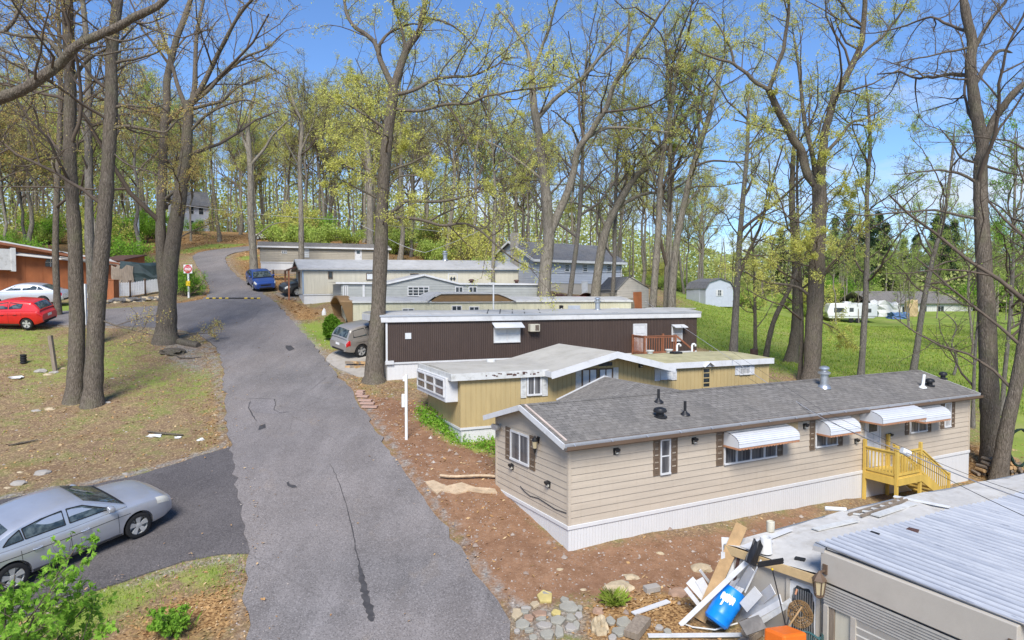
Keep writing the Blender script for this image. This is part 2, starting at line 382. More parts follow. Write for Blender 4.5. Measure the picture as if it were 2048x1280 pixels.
def bark(name, c1, c2, sc_=1.):
    t = NT(name); v = t.co('Object', (1, 1, .16))
    n1 = t.noise(v, 9*sc_, 5, .7, .4); n2 = t.noise(t.co(), 1.2, 4)
    n3 = t.vor(v, 11*sc_, 'DISTANCE_TO_EDGE')
    c = t.mix(t.ramp(n1, .33, .68), c1, c2)
    c = t.mix(t.ramp(n3, 0, .12, .7, 0), c, sc(c1, .45))
    c = t.mix(t.ramp(n2, .5, .72, 0, .45), c, (.16,.155,.09))
    t.bump(t.math('ADD', n1, n3), .9, .05)
    return t.fin(c, .95, 0, .1)
MT['bark'] = bark('oak_bark', (.105,.086,.066), (.25,.21,.165), 2.1)
MT['bark_far'] = bark('forest_bark', (.17,.148,.115), (.35,.31,.25), 1.)
MT['bark_grey'] = bark('grey_bark', (.14,.125,.105), (.28,.25,.215), 1.6)
MT['twig'] = M('twig_bark', (.115,.088,.065), .9, var=.25)
MT['twig_grey'] = M('grey_twig_bark', (.16,.135,.11), .9, var=.25)
def leaf(name, a, b, c, trans=.4):
    t = NT(name); t.n.remove(t.b)
    g = t.new('NewGeometry'); r = g.outputs['Random Per Island']
    col = t.mix(t.ramp(r, 0, .55), a, b); col = t.mix(t.ramp(r, .6, 1), col, c)
    d = t.new('BsdfDiffuse'); tr = t.new('BsdfTranslucent'); mx = t.new('MixShader'); mx.inputs[0].default_value = trans
    t.l.new(col, d.inputs[0]); t.l.new(col, tr.inputs[0]); t.l.new(d.outputs[0], mx.inputs[1]); t.l.new(tr.outputs[0], mx.inputs[2])
    t.l.new(mx.outputs[0], t.out.inputs[0]); return t.m
MT['leaf_y'] = leaf('spring_oak_leaf', (.56,.56,.13), (.70,.66,.20), (.48,.56,.12))
MT['leaf_o'] = leaf('bronze_young_leaf', (.60,.56,.17), (.56,.36,.15), (.56,.58,.16))
MT['leaf_g'] = leaf('fresh_green_leaf', (.36,.49,.11), (.50,.60,.15), (.3,.42,.09))
MT['leaf_b'] = leaf('bright_green_leaf', (.18,.38,.04), (.30,.5,.07), (.12,.27,.03))
MT['leaf_p'] = leaf('pale_tip_leaf', (.5,.5,.2), (.58,.5,.22), (.45,.5,.16))
MT['leaf_f'] = leaf('distant_leaf', (.42,.48,.15), (.52,.53,.2), (.34,.42,.12))
MT['needle'] = leaf('conifer_needle', (.03,.06,.03), (.05,.085,.04), (.025,.05,.03), .15)
MT['cedar'] = leaf('arborvitae_leaf', (.07,.17,.015), (.14,.26,.03), (.05,.11,.01), .25)
MT['grassblade'] = leaf('grass_blade', (.19,.29,.035), (.3,.38,.06), (.4,.36,.14), .3)
MT['litter'] = leaf('dead_leaf', (.5,.31,.14), (.36,.2,.085), (.62,.45,.25), .1)
MT['gravelm'] = leaf('gravel_bits', (.36,.3,.25), (.25,.18,.14), (.5,.45,.4), 0)
MT['dandelion'] = leaf('dandelion', (.75,.6,.02), (.8,.65,.03), (.7,.55,.02), .1)
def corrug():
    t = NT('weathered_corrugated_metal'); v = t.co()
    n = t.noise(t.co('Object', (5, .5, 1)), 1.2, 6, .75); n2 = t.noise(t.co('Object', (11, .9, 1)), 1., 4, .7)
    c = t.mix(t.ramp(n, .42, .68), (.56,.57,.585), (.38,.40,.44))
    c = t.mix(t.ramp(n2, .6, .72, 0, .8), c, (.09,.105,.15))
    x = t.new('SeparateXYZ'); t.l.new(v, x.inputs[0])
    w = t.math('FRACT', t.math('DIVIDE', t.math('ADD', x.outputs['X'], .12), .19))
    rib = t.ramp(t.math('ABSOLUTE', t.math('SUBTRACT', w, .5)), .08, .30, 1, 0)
    c = t.mix(t.math('MULTIPLY', rib, t.ramp(n, .3, .6, .7, 1.)), c, (.07,.085,.125))  # valleys coloured dark: groove shade painted in along with settled dirt
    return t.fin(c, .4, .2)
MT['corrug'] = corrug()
# ---------------------------------------------------------------- ground and roads
def wpoly(px): return np.array([tuple(G(*p))[:2] for p in px])
def sdpoly(poly, X, Y):
    """signed distance, positive inside"""
    q = np.stack([X.ravel(), Y.ravel()], 1); n = len(poly); best = np.full(len(q), 1e9); ins = np.zeros(len(q), bool)
    for i in range(n):
        a = poly[i]; b = poly[(i+1) % n]; e = b-a
        t = np.clip(((q-a)@e)/max(e@e, 1e-9), 0, 1); d = np.hypot(*(q-a-t[:, None]*e).T); best = np.minimum(best, d)
        c = (a[1] > q[:, 1]) != (b[1] > q[:, 1])
        with np.errstate(divide='ignore', invalid='ignore'):
            xx = (b[0]-a[0])*(q[:, 1]-a[1])/(b[1]-a[1])+a[0]
        ins ^= c & (q[:, 0] < xx)
    return np.where(ins, best, -best).reshape(X.shape)
LANE_L = [(520,1900),(505,1500),(497,1280),(493,1107),(486,1040),(476,970),(461,900),(452,830),(447,760),(440,714),(427,690),(402,674),(370,663),(330,657),(220,652),(100,651),(0,652),(-250,662)]
LANE_T = [(-250,640),(-80,634),(20,629),(107,624),(212,619),(315,613),(349,609),(403,599),(419,586),(417,572),(410,557),(400,541),(391,526),(386,514),(400,505),(430,500),(465,496),(500,493),(520,491)]
LANE_R = [(520,496),(500,501),(470,506),(452,514),(452,524),(458,536),(470,549),(484,560),(502,570),(526,588),(553,608),(582,640),(617,679),(639,706),(668,742),(702,781),(727,826),(768,884),(795,930),(836,980),(866,1026),(905,1075),(934,1120),(962,1168),(993,1201),(1017,1245),(1022,1280),(1050,1500),(1100,1900)]
LANE = wpoly(LANE_L+LANE_T+LANE_R)
DRIVE = wpoly([(480,888),(459,895),(390,917),(317,939),(256,956),(156,976),(60,990),(-60,1015),(-220,1060),(-220,1420),(-60,1290),(20,1247),(106,1213),(212,1176),(292,1150),(372,1123),(451,1110),(505,1106),(500,1040),(490,970)])
PAD = wpoly([(652,716),(690,700),(760,706),(775,742),(728,755),(690,745),(668,735)])
def dense(poly, step=.5, jit=.03, seed=3):
    r = np.random.default_rng(seed); out = []; n = len(poly)
    for i in range(n):
        p0, p1, p2, p3 = poly[i-1], poly[i], poly[(i+1) % n], poly[(i+2) % n]
        k = max(1, min(40, int(np.hypot(*(p2-p1))/step)))
        for j in range(k):
            t = j/k
            q = .5*((2*p1)+(-p0+p2)*t+(2*p0-5*p1+4*p2-p3)*t*t+(-p0+3*p1-3*p2+p3)*t**3) if np.hypot(*(p2-p1)) < 14 and np.hypot(*(p0-p1)) < 14 else p1+(p2-p1)*t
            out.append(q+r.normal(0, jit, 2))
    return np.array(out)
def sheet(name, poly, mat, off, cell=1.0, jit=.03, edge=.2, parent=None, hf=None):
    from mathutils.geometry import delaunay_2d_cdt
    pl = dense(poly, .4, jit) if jit is not None else poly; n = len(pl)
    x0, y0 = pl.min(0); x1, y1 = pl.max(0)
    ax_ = lambda a, b: np.concatenate([np.arange(a, min(b, 70), cell), np.arange(max(a, 70), b, cell*3)]) if b > 70 else np.arange(a, b, cell)
    X, Y = np.meshgrid(np.arange(x0, x1, cell), ax_(y0, y1)); k = sdpoly(pl, X, Y) > .18*min(1, cell)
    vs = [Vector((p[0], p[1])) for p in pl]+[Vector((a, b)) for a, b in zip(X[k], Y[k])]
    ov, _, of, *_ = delaunay_2d_cdt(vs, [], [list(range(n))], 1, 1e-5)
    bm = bmesh.new(); bvs = [bm.verts.new((v.x, v.y, 0)) for v in ov]
    for fc in of:
        try: bm.faces.new([bvs[i] for i in fc])
        except ValueError: pass
    bv = [v.co for v in bm.verts]; z = (hf or terA)(np.array([c[0] for c in bv]), np.array([c[1] for c in bv]))
    for v, zz in zip(bm.verts, z): v.co.z = zz+off
    bmesh.ops.recalc_face_normals(bm, faces=bm.faces[:])
    if sum(f.normal.z for f in bm.faces) < 0: bmesh.ops.reverse_faces(bm, faces=bm.faces[:])
    if edge:
        e = [e for e in bm.edges if e.is_boundary]
        r = bmesh.ops.extrude_edge_only(bm, edges=e)
        for v in r['geom']:
            if isinstance(v, bmesh.types.BMVert): v.co.z -= edge
    me = bpy.data.meshes.new(name); bm.to_mesh(me); bm.free()
    return link(name, me, mat, parent)
def axis(lo, hi, near0, near1, d):
    a = list(np.arange(near0, near1+d/2, d)); s = d; x = near1
    while x < hi: s *= 1.13; x += s; a.append(x)
    s = d; x = near0
    while x > lo: s *= 1.13; x -= s; a.insert(0, x)
    return np.array(a)
gx = axis(-420, 420, -34, 30, .34); gy = axis(-250, 430, 9, 62, .34)
GX, GY = np.meshgrid(gx, gy)
GZ = terA(GX, GY)
sdl = np.maximum(sdpoly(LANE, GX, GY), sdpoly(DRIVE, GX, GY))
def lump(x, y, s, seed):
    r = np.random.default_rng(seed); o = 0
    for k in range(6):
        a = r.uniform(0, 6.28); f = s*r.uniform(.6, 2.2); o = o+np.sin((x*np.cos(a)+y*np.sin(a))*f+r.uniform(0, 6))
    return o/6
def off_road(sd): return np.clip((-sd-.5)/1.6, 0, 1)*np.where(GX < -.1*GY+1, .4, 1)
GZ = GZ + off_road(sdl)*(.10*lump(GX, GY, 1.1, 5)+.05*lump(GX, GY, 3.2, 6)) - np.clip(sdl/.4, 0, 1)*.06
def gz(x, y):
    """height of the finished ground, lumps included"""
    i = int(np.clip(np.searchsorted(gx, x)-1, 0, len(gx)-2)); j = int(np.clip(np.searchsorted(gy, y)-1, 0, len(gy)-2))
    u = (x-gx[i])/(gx[i+1]-gx[i]); v = (y-gy[j])/(gy[j+1]-gy[j])
    return float(GZ[j,i]*(1-u)*(1-v)+GZ[j,i+1]*u*(1-v)+GZ[j+1,i]*(1-u)*v+GZ[j+1,i+1]*u*v)
def gzA(x, y):
    i = np.clip(np.searchsorted(gx, x)-1, 0, len(gx)-2); j = np.clip(np.searchsorted(gy, y)-1, 0, len(gy)-2)
    u = (x-gx[i])/(gx[i+1]-gx[i]); v = (y-gy[j])/(gy[j+1]-gy[j])
    return GZ[j,i]*(1-u)*(1-v)+GZ[j,i+1]*u*(1-v)+GZ[j+1,i]*(1-u)*v+GZ[j+1,i+1]*u*v
def soft(px, w): return np.clip(.5+sdpoly(wpoly(px), GX, GY)/(2*w), 0, 1)
RED = np.maximum.reduce([soft([(700,775),(745,790),(830,800),(990,890),(1000,960),(1137,1100),(1440,1060),(1640,1010),(1480,1130),(1500,1210),(1380,1190),(1180,1200),(1000,1215),(930,1120),(860,1020),(790,930),(735,840)], .8),
      soft([(540,600),(600,600),(620,640),(700,735),(760,780),(700,775),(640,705),(580,640)], .8)*.45, soft([(1590,700),(1640,700),(1640,780),(1540,790)], 2)*.5])
GRASS = np.maximum.reduce([soft([(1280,640),(1400,605),(1500,612),(1700,640),(1850,690),(2300,760),(2300,1000),(1980,900),(1950,800),(1560,745),(1420,700)], 3),
      soft([(340,505),(420,487),(500,487),(490,493),(400,500),(385,508)], 1.2), soft([(470,512),(520,508),(520,530),(475,520)], .8)*.9,
      soft([(590,650),(640,640),(700,690),(700,705),(655,700),(630,690)], .8)*.8, soft([(190,622),(300,612),(330,616),(210,622)], .5)*.8, soft([(110,610),(160,600),(160,625),(110,625)], .5)*.8,
      soft([(270,760),(330,745),(345,775),(290,790)], .7)*.62, soft([(0,1200),(200,1170),(330,1150),(330,1190),(150,1290),(0,1290)], .6)*.74, soft([(330,1140),(470,1115),(480,1180),(370,1190)], .5)*.62, soft([(470,735),(300,720),(210,740),(240,800),(430,830)], 1.2)*.42, soft([(0,660),(330,680),(260,760),(0,780)], 1.2)*.45,
      soft([(820,830),(870,830),(990,900),(1000,915),(900,890)], .4)*.8, soft([(-50,655),(120,655),(110,690),(-50,700)], 1)*.55, np.where((GX > 20) & (GY > 40), .9, 0)*np.clip((GX-18)/8, 0, 1)*np.clip((GY-38)/8, 0, 1)])
LEAF = np.maximum.reduce([soft([(350,605),(410,590),(425,560),(410,555),(440,590),(405,610),(350,625)], .8), soft([(545,590),(590,600),(640,620),(640,640),(590,640)], .8)*.85,
      soft([(460,505),(520,500),(585,560),(580,590),(520,580),(480,555)], 1)*.7, soft([(240,1240),(330,1190),(490,1150),(497,1280),(240,1300)], .7)*.75,
      soft([(1160,1200),(1300,1175),(1430,1200),(1400,1290),(1160,1290)], .5)*.8, soft([(440,760),(456,890),(400,900),(410,800)], .6)*.6, soft([(1890,900),(1990,880),(1990,960),(1890,960)], 1.2)*.9,
      soft([(650,735),(740,770),(760,800),(700,790)], .6)*.6, np.where(GY > 74, .62, 0)*np.clip((14-GX)/14, 0, 1)*np.clip((GY-70)/8, 0, 1)])
LEAF = np.where(GRASS > .7, LEAF*.5, LEAF)
GRAV = np.maximum.reduce([soft([(560,640),(600,640),(690,745),(660,735)], .5)*.8, soft([(270,640),(420,690),(440,770),(340,740)], .9)*.55, soft([(540,575),(600,585),(600,605),(560,600)], .6)*.8,
      soft([(990,1210),(1280,1190),(1300,1290),(1020,1290)], .4)*.6, np.exp(-((sdl+.25)/.3)**2)*.6, soft([(1770,640),(1950,640),(1950,690),(1850,690)], 4)*.6])
nx, ny = len(gx), len(gy)
idx = np.arange(nx*ny).reshape(ny, nx)
Q = np.stack([idx[:-1, :-1], idx[:-1, 1:], idx[1:, 1:], idx[1:, :-1]], -1).reshape(-1, 4)
ground = np_mesh('ground', np.stack([GX, GY, GZ], -1).reshape(-1, 3), Q, MT['ground'], smooth=True)
tag(ground, kind='structure')
for nm, a in (('red', RED), ('grass', GRASS), ('leaf', LEAF), ('gravel', GRAV)):
    at = ground.data.attributes.new(nm, 'FLOAT', 'POINT'); at.data.foreach_set('value', a.ravel().astype(np.float32))
tag(sheet('road', LANE, MT['asphalt'], .05, 1.0, .055), kind='structure')
tag(sheet('driveway', DRIVE, MT['asphalt_new'], .03), kind='structure')
tag(sheet('parking_pad', PAD, MT['concrete'], .06, .7), kind='structure')
def strip(name, pts, ws, mat, off):
    pts = [np.array(tuple(G(*p))[:2]) for p in pts]; fine = []; fw = []; n = len(pts); r = np.random.default_rng(n+int(ws[0]*1000))
    for i in range(n-1):
        for k in range(6): t = k/6; fine.append(pts[i]*(1-t)+pts[i+1]*t+r.normal(0, .012, 2)); fw.append(ws[i]*(1-t)+ws[i+1]*t)
    fine.append(pts[-1]); fw.append(ws[-1]*.3); fine = np.array(fine)
    tg = np.gradient(fine, axis=0); tg /= np.hypot(*tg.T)[:, None]; nn = np.stack([-tg[:, 1], tg[:, 0]], 1)
    wa = np.array(fw)[:, None]*(1+.4*r.uniform(-1, 1, (len(fine), 1))); wb = np.array(fw)[:, None]*(1+.4*r.uniform(-1, 1, (len(fine), 1)))
    mb = MB()
    for a, b in zip(fine-nn*wa/2, fine+nn*wb/2): mb.v += [(a[0], a[1], ter(*a)+off), (b[0], b[1], ter(*b)+off)]
    mb.f = [(2*i, 2*i+1, 2*i+3, 2*i+2) for i in range(len(fine)-1)]; mb.mi = [0]*len(mb.f)
    return tag(mb.build(name, mat), kind='structure')
strip('tar_seam', [(660,930),(676,965),(692,1010),(704,1060),(714,1110),(720,1150)], [.012,.02,.02,.03,.035,.04], MT['tar'], .058)
strip('tar_stain', [(719,1135),(724,1160),(730,1190),(738,1220),(744,1248)], [.04,.14,.15,.2,.16], MT['tar'], .064)
tag(sheet('road_patch', wpoly([(499,803),(546,800),(553,806),(548,824),(575,826),(560,830),(510,828),(501,822)]), MT['patchasphalt'], .057, .5, .02, 0), kind='structure')
strip('road_crack', [(498,800),(522,799),(550,801),(551,812),(547,822),(560,828),(585,826)], [.02,.016,.03,.024,.018,.025,.012], MT['tar'], .062)
strip('road_crack', [(500,806),(497,818),(505,832),(513,846)], [.04,.03,.045,.02], MT['tar'], .063)
tag(sheet('pothole', wpoly([(572,968),(577,966),(580,972),(592,974),(595,979),(584,979),(576,975)]), MT['tar'], .060, .5, .01, 0), kind='structure')
tag(sheet('oil_stain', wpoly([(570,692),(582,693),(590,700),(580,704),(571,699)]), MT['tar'], .060, .5, .03, 0), kind='structure')
tag(sheet('oil_stain', wpoly([(516,852),(530,850),(533,858),(522,863)]), MT['tar'], .060, .5, .05, 0), kind='structure')
# ---------------------------------------------------------------- mobile homes
class Home:
    def __init__(s, name, label, cat, a, b, zb, tilt=0, group=None):
        a = Vector(a); b = Vector(b); s.yaw = math.atan2(b.y-a.y, b.x-a.x); s.L = (b.xy-a.xy).length
        s.root = thing(name, label, cat, (a.x, a.y, zb), group=group, rot=(0, -tilt/s.L if tilt else 0, s.yaw))
        s.M = wm(s.root); s.Mi = s.M.inverted()
    def hit(s, px, py, p0, n):
        o = s.Mi @ CAM; d = s.Mi.to_3x3() @ ray(px, py); n = Vector(n)
        return o + d*((Vector(p0)-o).dot(n)/d.dot(n))
    def w(s, px, py, y=0): h = s.hit(px, py, (0, y, 0), (0, 1, 0)); return h.x, h.z
    def g(s, px, py, x=0): h = s.hit(px, py, (x, 0, 0), (1, 0, 0)); return h.y, h.z
    def tz(s, x, y, d=-.15):
        p = s.M @ Vector((x, y, 0)); return ter(p.x, p.y)+d-p.z
def mf(y=0): return lambda a, z, o: (a, y-o, z)
def ml(x=0): return lambda a, z, o: (x-o, a, z)
def mr(x): return lambda a, z, o: (x+o, a, z)
def mk(y): return lambda a, z, o: (a, y+o, z)
def fbox(mb, m, s0, s1, z0, z1, o0, o1):
    v = [m(a, z, o) for o in (o0, o1) for a, z in ((s0, z0), (s1, z0), (s1, z1), (s0, z1))]
    return mb.add(v, [(0,1,2,3),(7,6,5,4),(0,4,5,1),(1,5,6,2),(2,6,7,3),(3,7,4,0)])
def lap(mb, m, s0, s1, z0, z1, c=.2, lim=None, lip=.022):
    n = max(1, round((z1-z0)/c)); c = (z1-z0)/n
    for k in range(n):
        za, zb = z0+k*c, z0+(k+1)*c
        a0, a1 = lim(za) if lim else (s0, s1); b0, b1 = lim(zb) if lim else (s0, s1)
        if a1-a0 < .02: continue
        mb.add([m(a0, za, lip), m(a1, za, lip), m(b1, zb, .003), m(b0, zb, .003)], [(0, 1, 2, 3)])
        mb.add([m(a0, za, .0), m(a1, za, .0), m(a1, za, lip), m(a0, za, lip)], [(0, 1, 2, 3)])
def groove(mb, m, s0, s1, zb, zt, pitch=.2, gw=.02, depth=.014, rnd_=0):
    f = lambda q, a: q(a) if callable(q) else q
    a = s0
    while a < s1-.001:
        b = min(a+pitch, s1); g = min(gw, (b-a)/2)
        mb.add([m(a+g, f(zb, a), 0), m(b, f(zb, b), 0), m(b, f(zt, b), 0), m(a+g, f(zt, a), 0)], [(0, 1, 2, 3)])
        mb.add([m(a, f(zb, a), -depth), m(a+g, f(zb, a), -depth), m(a+g, f(zt, a), -depth), m(a, f(zt, a), -depth)], [(0, 1, 2, 3)])
        mb.add([m(a+g, f(zb, a), -depth), m(a+g, f(zb, a), 0), m(a+g, f(zt, a), 0), m(a+g, f(zt, a), -depth)], [(0, 1, 2, 3)])
        mb.add([m(a, f(zb, a), 0), m(a, f(zb, a), -depth), m(a, f(zt, a), -depth), m(a, f(zt, a), 0)], [(0, 1, 2, 3)])
        a = b
def window(root, m, s0, s1, z0, z1, v=(), h=(), fw=.05, frame='white_trim', pane='glass', out=.05, name='window', bars=.025):
    mb = MB()
    fbox(mb, m, s0, s1, z0, z0+fw, .0, out+.02); fbox(mb, m, s0, s1, z1-fw, z1, 0, out)
    fbox(mb, m, s0, s0+fw, z0+fw, z1-fw, 0, out); fbox(mb, m, s1-fw, s1, z0+fw, z1-fw, 0, out)
    for q in v: x = s0+(s1-s0)*q; fbox(mb, m, x-bars, x+bars, z0+fw, z1-fw, 0, out-.008)
    for q in h: z = z0+(z1-z0)*q; fbox(mb, m, s0+fw, s1-fw, z-bars*.8, z+bars*.8, 0, out-.012)
    o = mb.build(name, MT[frame], root)
    p = fbox(MB(), m, s0+fw*.8, s1-fw*.8, z0+fw*.8, z1-fw*.8, .0, .024).build('pane', MT[pane], o)
    return o
def shutter(root, m, s0, s1, z0, z1, mat='shutter', out=.035):
    mb = MB(); fbox(mb, m, s0, s1, z0, z1, 0, out*.5)
    b = min(.05, (s1-s0)*.2)
    fbox(mb, m, s0, s0+b, z0, z1, out*.5, out); fbox(mb, m, s1-b, s1, z0, z1, out*.5, out)
    for z in (z0, (z0+z1)/2-.03, z1-.06): fbox(mb, m, s0+b, s1-b, z, z+.06, out*.5, out)
    k = int((z1-z0)/.055)
    for i in range(k):
        z = z0+(z1-z0)*(i+.5)/k; fbox(mb, m, s0+b, s1-b, z-.012, z+.012, out*.5, out*.8)
    return mb.build('shutter', MT[mat], root)
def awning(root, m, s0, s1, z1, z0, proj, n=9, flare=.04):
    mb = MB(); pr = []
    for i in range(n+1):
        t = i/n; a = t*math.pi/2
        pr.append((z0+.12+(z1-z0-.12)*math.cos(a)**.9, .03+proj*math.sin(a)**1.15))
    pr.append((z0, .03+proj))
    for i in range(len(pr)-1):
        (za, oa), (zb, ob) = pr[i], pr[i+1]; k = .022
        mb.add([m(s0, za+.012, oa+.006), m(s1, za+.012, oa+.006), m(s1, zb+k, ob+.02), m(s0, zb+k, ob+.02)], [(0, 1, 2, 3)])
        mb.add([m(s0, zb+k, ob+.02), m(s1, zb+k, ob+.02), m(s1, zb+.002, ob), m(s0, zb+.002, ob)], [(0, 1, 2, 3)])
    for s in (s0, s1):
        for i in range(len(pr)-1):
            (za, oa), (zb, ob) = pr[i], pr[i+1]
            mb.add([m(s, za, 0), m(s, za, oa), m(s, zb, ob), m(s, zb, 0)], [(0, 1, 2, 3)])
    o = mb.build('awning', MT['awning'], root, fix=False)
    e = MB(); k = max(6, int((s1-s0)/.13))
    for i in range(k):
        a = s0+(s1-s0)*i/k; b = s0+(s1-s0)*(i+1)/k; c = (a+b)/2
        e.add([m(a, z0+.015, .035+proj), m(b, z0+.015, .035+proj), m(b, z0-.03, .037+proj), m((b+c)/2, z0-.06, .037+proj), m((a+c)/2, z0-.06, .037+proj), m(a, z0-.03, .037+proj)], [(0, 1, 2, 3, 4, 5)])
    for s in (s0, s1): fbox(e, m, s-.008, s+.008, z0-.05, z0+.01, 0, .03+proj)
    e.build('scalloped_edge', MT['copper'], o, fix=False)
    return o
def wall_lamp(root, m, s, z, k=.09):
    mb = MB(); fbox(mb, m, s-k, s+k, z-k*1.1, z+k*1.1, 0, .03); fbox(mb, m, s-k*.8, s+k*.8, z+k*.3, z+k*.9, .03, .14)
    mb.add([m(s-k*.8, z+k*.3, .14), m(s+k*.8, z+k*.3, .14), m(s+k*.6, z-k*.8, .05), m(s-k*.6, z-k*.8, .05)], [(0, 1, 2, 3)])
    o = mb.build('wall_lamp', MT['black'], root); fbox(MB(), m, s-k*.45, s+k*.45, z-k*.75, z+k*.25, .035, .09).build('lens', MT['lamp'], o)
    return o
def panel_door(root, m, s0, s1, z0, z1, mat='white_trim', frame='white_trim', light=None, panels=3):
    mb = MB(); fbox(mb, m, s0, s1, z0, z1, 0, .04)
    W = s1-s0
    for i in range(panels):
        for j in range(2):
            a = s0+W*(.12+.42*j); za = z0+(z1-z0)*(.06+.31*i); zb = za+(z1-z0)*.25
            if light and i == panels-1: continue
            fbox(mb, m, a, a+W*.34, za, zb, .04, .052)
    d = mb.build('door', MT[mat], root, bevel=.006)
    f = MB(); fbox(f, m, s0-.07, s0-.005, z0, z1+.07, 0, .06); fbox(f, m, s1+.005, s1+.07, z0, z1+.07, 0, .06); fbox(f, m, s0-.005, s1+.005, z1+.005, z1+.07, 0, .06)
    f.build('door_frame', MT[frame], d)
    h = MB(); c = m(s1-.1*W-.02, z0+(z1-z0)*.46, .07); h.lathe([(.01, -.035), (.035, -.02), (.035, .02), (.01, .03)], c, 'y' , 10)
    h.build('handle', MT['galv'], d)
    if light:
        fbox(MB(), m, s0+W*.2, s1-W*.2, z0+(z1-z0)*.66, z0+(z1-z0)*.9, .038, .05).build('pane', MT['glass'], d)
    return d
def pipe_vent(root, p, r=.045, h=.42, mat='black', boot=True, lean=(0, 0)):
    mb = MB(); p = Vector(p)
    if boot: mb.lathe([(.17, -.02), (.15, .02), (.06, .09), (.05, .12)], p, 'z', 12)
    mb.tube([p+Vector((0, 0, -.03)), p+Vector((lean[0], lean[1], h))], r, 10)
    return mb.build('vent_pipe', MT[mat], root, smooth=40)
def turtle_vent(root, p, r=.2, mat='black'):
    mb = MB(); mb.lathe([(r*1.1, -.03), (r*1.1, .015), (r*.6, .03), (r*.6, .15)], p, 'z', 16)
    mb.lathe([(r, .14), (r*1.04, .19), (r*.9, .25), (r*.4, .285), (.01, .29)], p, 'z', 16)
    return mb.build('roof_vent', MT[mat], root, smooth=40)
def flue(root, p, r=.13, h=.55, mat='galv'):
    mb = MB(); mb.lathe([(r*1.7, -.05), (r*1.5, .04), (r, .1), (r, h*.6)], p, 'z', 14)
    mb.lathe([(r*1.5, h*.62), (r*1.5, h*.7), (r*.8, h*.76), (r*.8, h*.84), (r*1.25, h*.86), (r*1.2, h*.94), (r*.5, h)], p, 'z', 14)
    return mb.build('flue', MT[mat], root, smooth=40)
HG = 'long mobile homes set side by side along the lane'
# ---- taupe lap-sided home in front --------------------------------------------------------
A = P(1137, 1105, 18.5); B = P(1935, 964, 27.7)
h = Home('mobile_home', 'tan lap-sided mobile home with white skirting and grey shingle roof in front', 'mobile home', A, B, 0, group=HG)
rt = h.root; L = h.L; W = 4.35
zs = h.w(1138, 1051)[1]; ze = h.w(1137, 882)[1]+.03
m0, m1, m2, m3 = mf(), ml(), mr(L), mk(W)
rise = .62; ov = .28; og = .32
def zroof(y): return ze+.06+rise*(1-abs(y-W/2)/(W/2))
mb = MB(); lap(mb, m0, 0, L, zs, ze, .2); lap(mb, m3, 0, L, zs, ze, .2)
for mm in (m1, m2):
    lap(mb, mm, 0, W, zs, ze, .2)
    lap(mb, mm, 0, W, ze, ze+rise, .2, lambda z: ((z-ze)/rise*W/2, W-(z-ze)/rise*W/2))
mb.box(.02, L-.02, .02, W-.02, zs, ze)
mb.build('wall', MT['tan'], rt, fix=False)
for x in (0, L):
    for y in (0, W): MB().box(x-.03 if x == 0 else x-.06, x+.06 if x == 0 else x+.03, y-.03 if y == 0 else y-.06, y+.06 if y == 0 else y+.03, zs, ze).build('corner_trim', MT['tan'], rt)
zbf = lambda y: (lambda a: h.tz(a, y))
mb = MB()
groove(mb, mf(-.02), -.02, L+.02, zbf(0), zs-.02, .1, .008, .01); groove(mb, ml(-.02), -.02, W+.02, lambda a: h.tz(0, a), zs-.02, .1, .008, .01)
groove(mb, mr(L+.02), -.02, W+.02, lambda a: h.tz(L, a), zs-.02, .1, .008, .01); groove(mb, mk(W+.02), 0, L, zbf(W), zs-.02, .3, .008, .01)
sk = mb.build('skirting', MT['white_vinyl'], rt, fix=False)
mb = MB(); mb.box(-.05, L+.05, -.05, W+.05, zs-.12, zs-.005); mb.build('skirt_cap', MT['white_vinyl'], sk, bevel=.012)
# roof
def gable_roof(root, x0, x1, y0, y1, zfun, mat, name='roof', th=.07):
    ym = (y0+y1)/2; mb = MB()
    for ya, yb in ((y0, ym), (ym, y1)):
        mb.add([(x0, ya, zfun(ya)), (x1, ya, zfun(ya)), (x1, yb, zfun(yb)), (x0, yb, zfun(yb))], [(0, 1, 2, 3)])
        mb.add([(x0, ya, zfun(ya)-th), (x1, ya, zfun(ya)-th), (x1, yb, zfun(yb)-th), (x0, yb, zfun(yb)-th)], [(3, 2, 1, 0)])
    for x in (x0, x1):
        mb.add([(x, y0, zfun(y0)), (x, ym, zfun(ym)), (x, y1, zfun(y1)), (x, y1, zfun(y1)-th), (x, ym, zfun(ym)-th), (x, y0, zfun(y0)-th)], [(0, 1, 2, 3, 4, 5)])
    for y in (y0, y1): mb.add([(x0, y, zfun(y)), (x1, y, zfun(y)), (x1, y, zfun(y)-th), (x0, y, zfun(y)-th)], [(0, 1, 2, 3)])
    return mb.build(name, mat, root, fix=False)
roof = gable_roof(rt, -og, L+.2, -ov, W+ov, zroof, MT['shingle'])
mb = MB(); yy = W/2
rc = MB()
k = int(L/.3)
for i in range(k):
    x = -og+.02+i*.31
    for sg in (-1, 1): rc.add([(x, yy, zroof(yy)+.018), (x+.33, yy, zroof(yy)+.012), (x+.33, yy+sg*.14, zroof(yy+.14)+.014), (x, yy+sg*.14, zroof(yy+.14)+.02)], [(0, 1, 2, 3)])
rc.build('ridge_cap', MT['shingle'], roof, fix=False)
for ya, yb in ((-ov, yy), (yy, W+ov)):
    for x in (-og-.02, L+.22): MB().beam((x, ya, zroof(ya)-.085), (x, yb, zroof(yb)-.085), .04, .16).build('rake_fascia', MT['white_trim'], rt)
MB().beam((-og+.12, -ov+.1, zroof(-ov+.1)+.03), (-og+.12, yy-.1, zroof(yy-.1)+.03), .05, .035).build('loose_trim_strip', M('pinkish_trim', (.62,.5,.42), .6), rt)
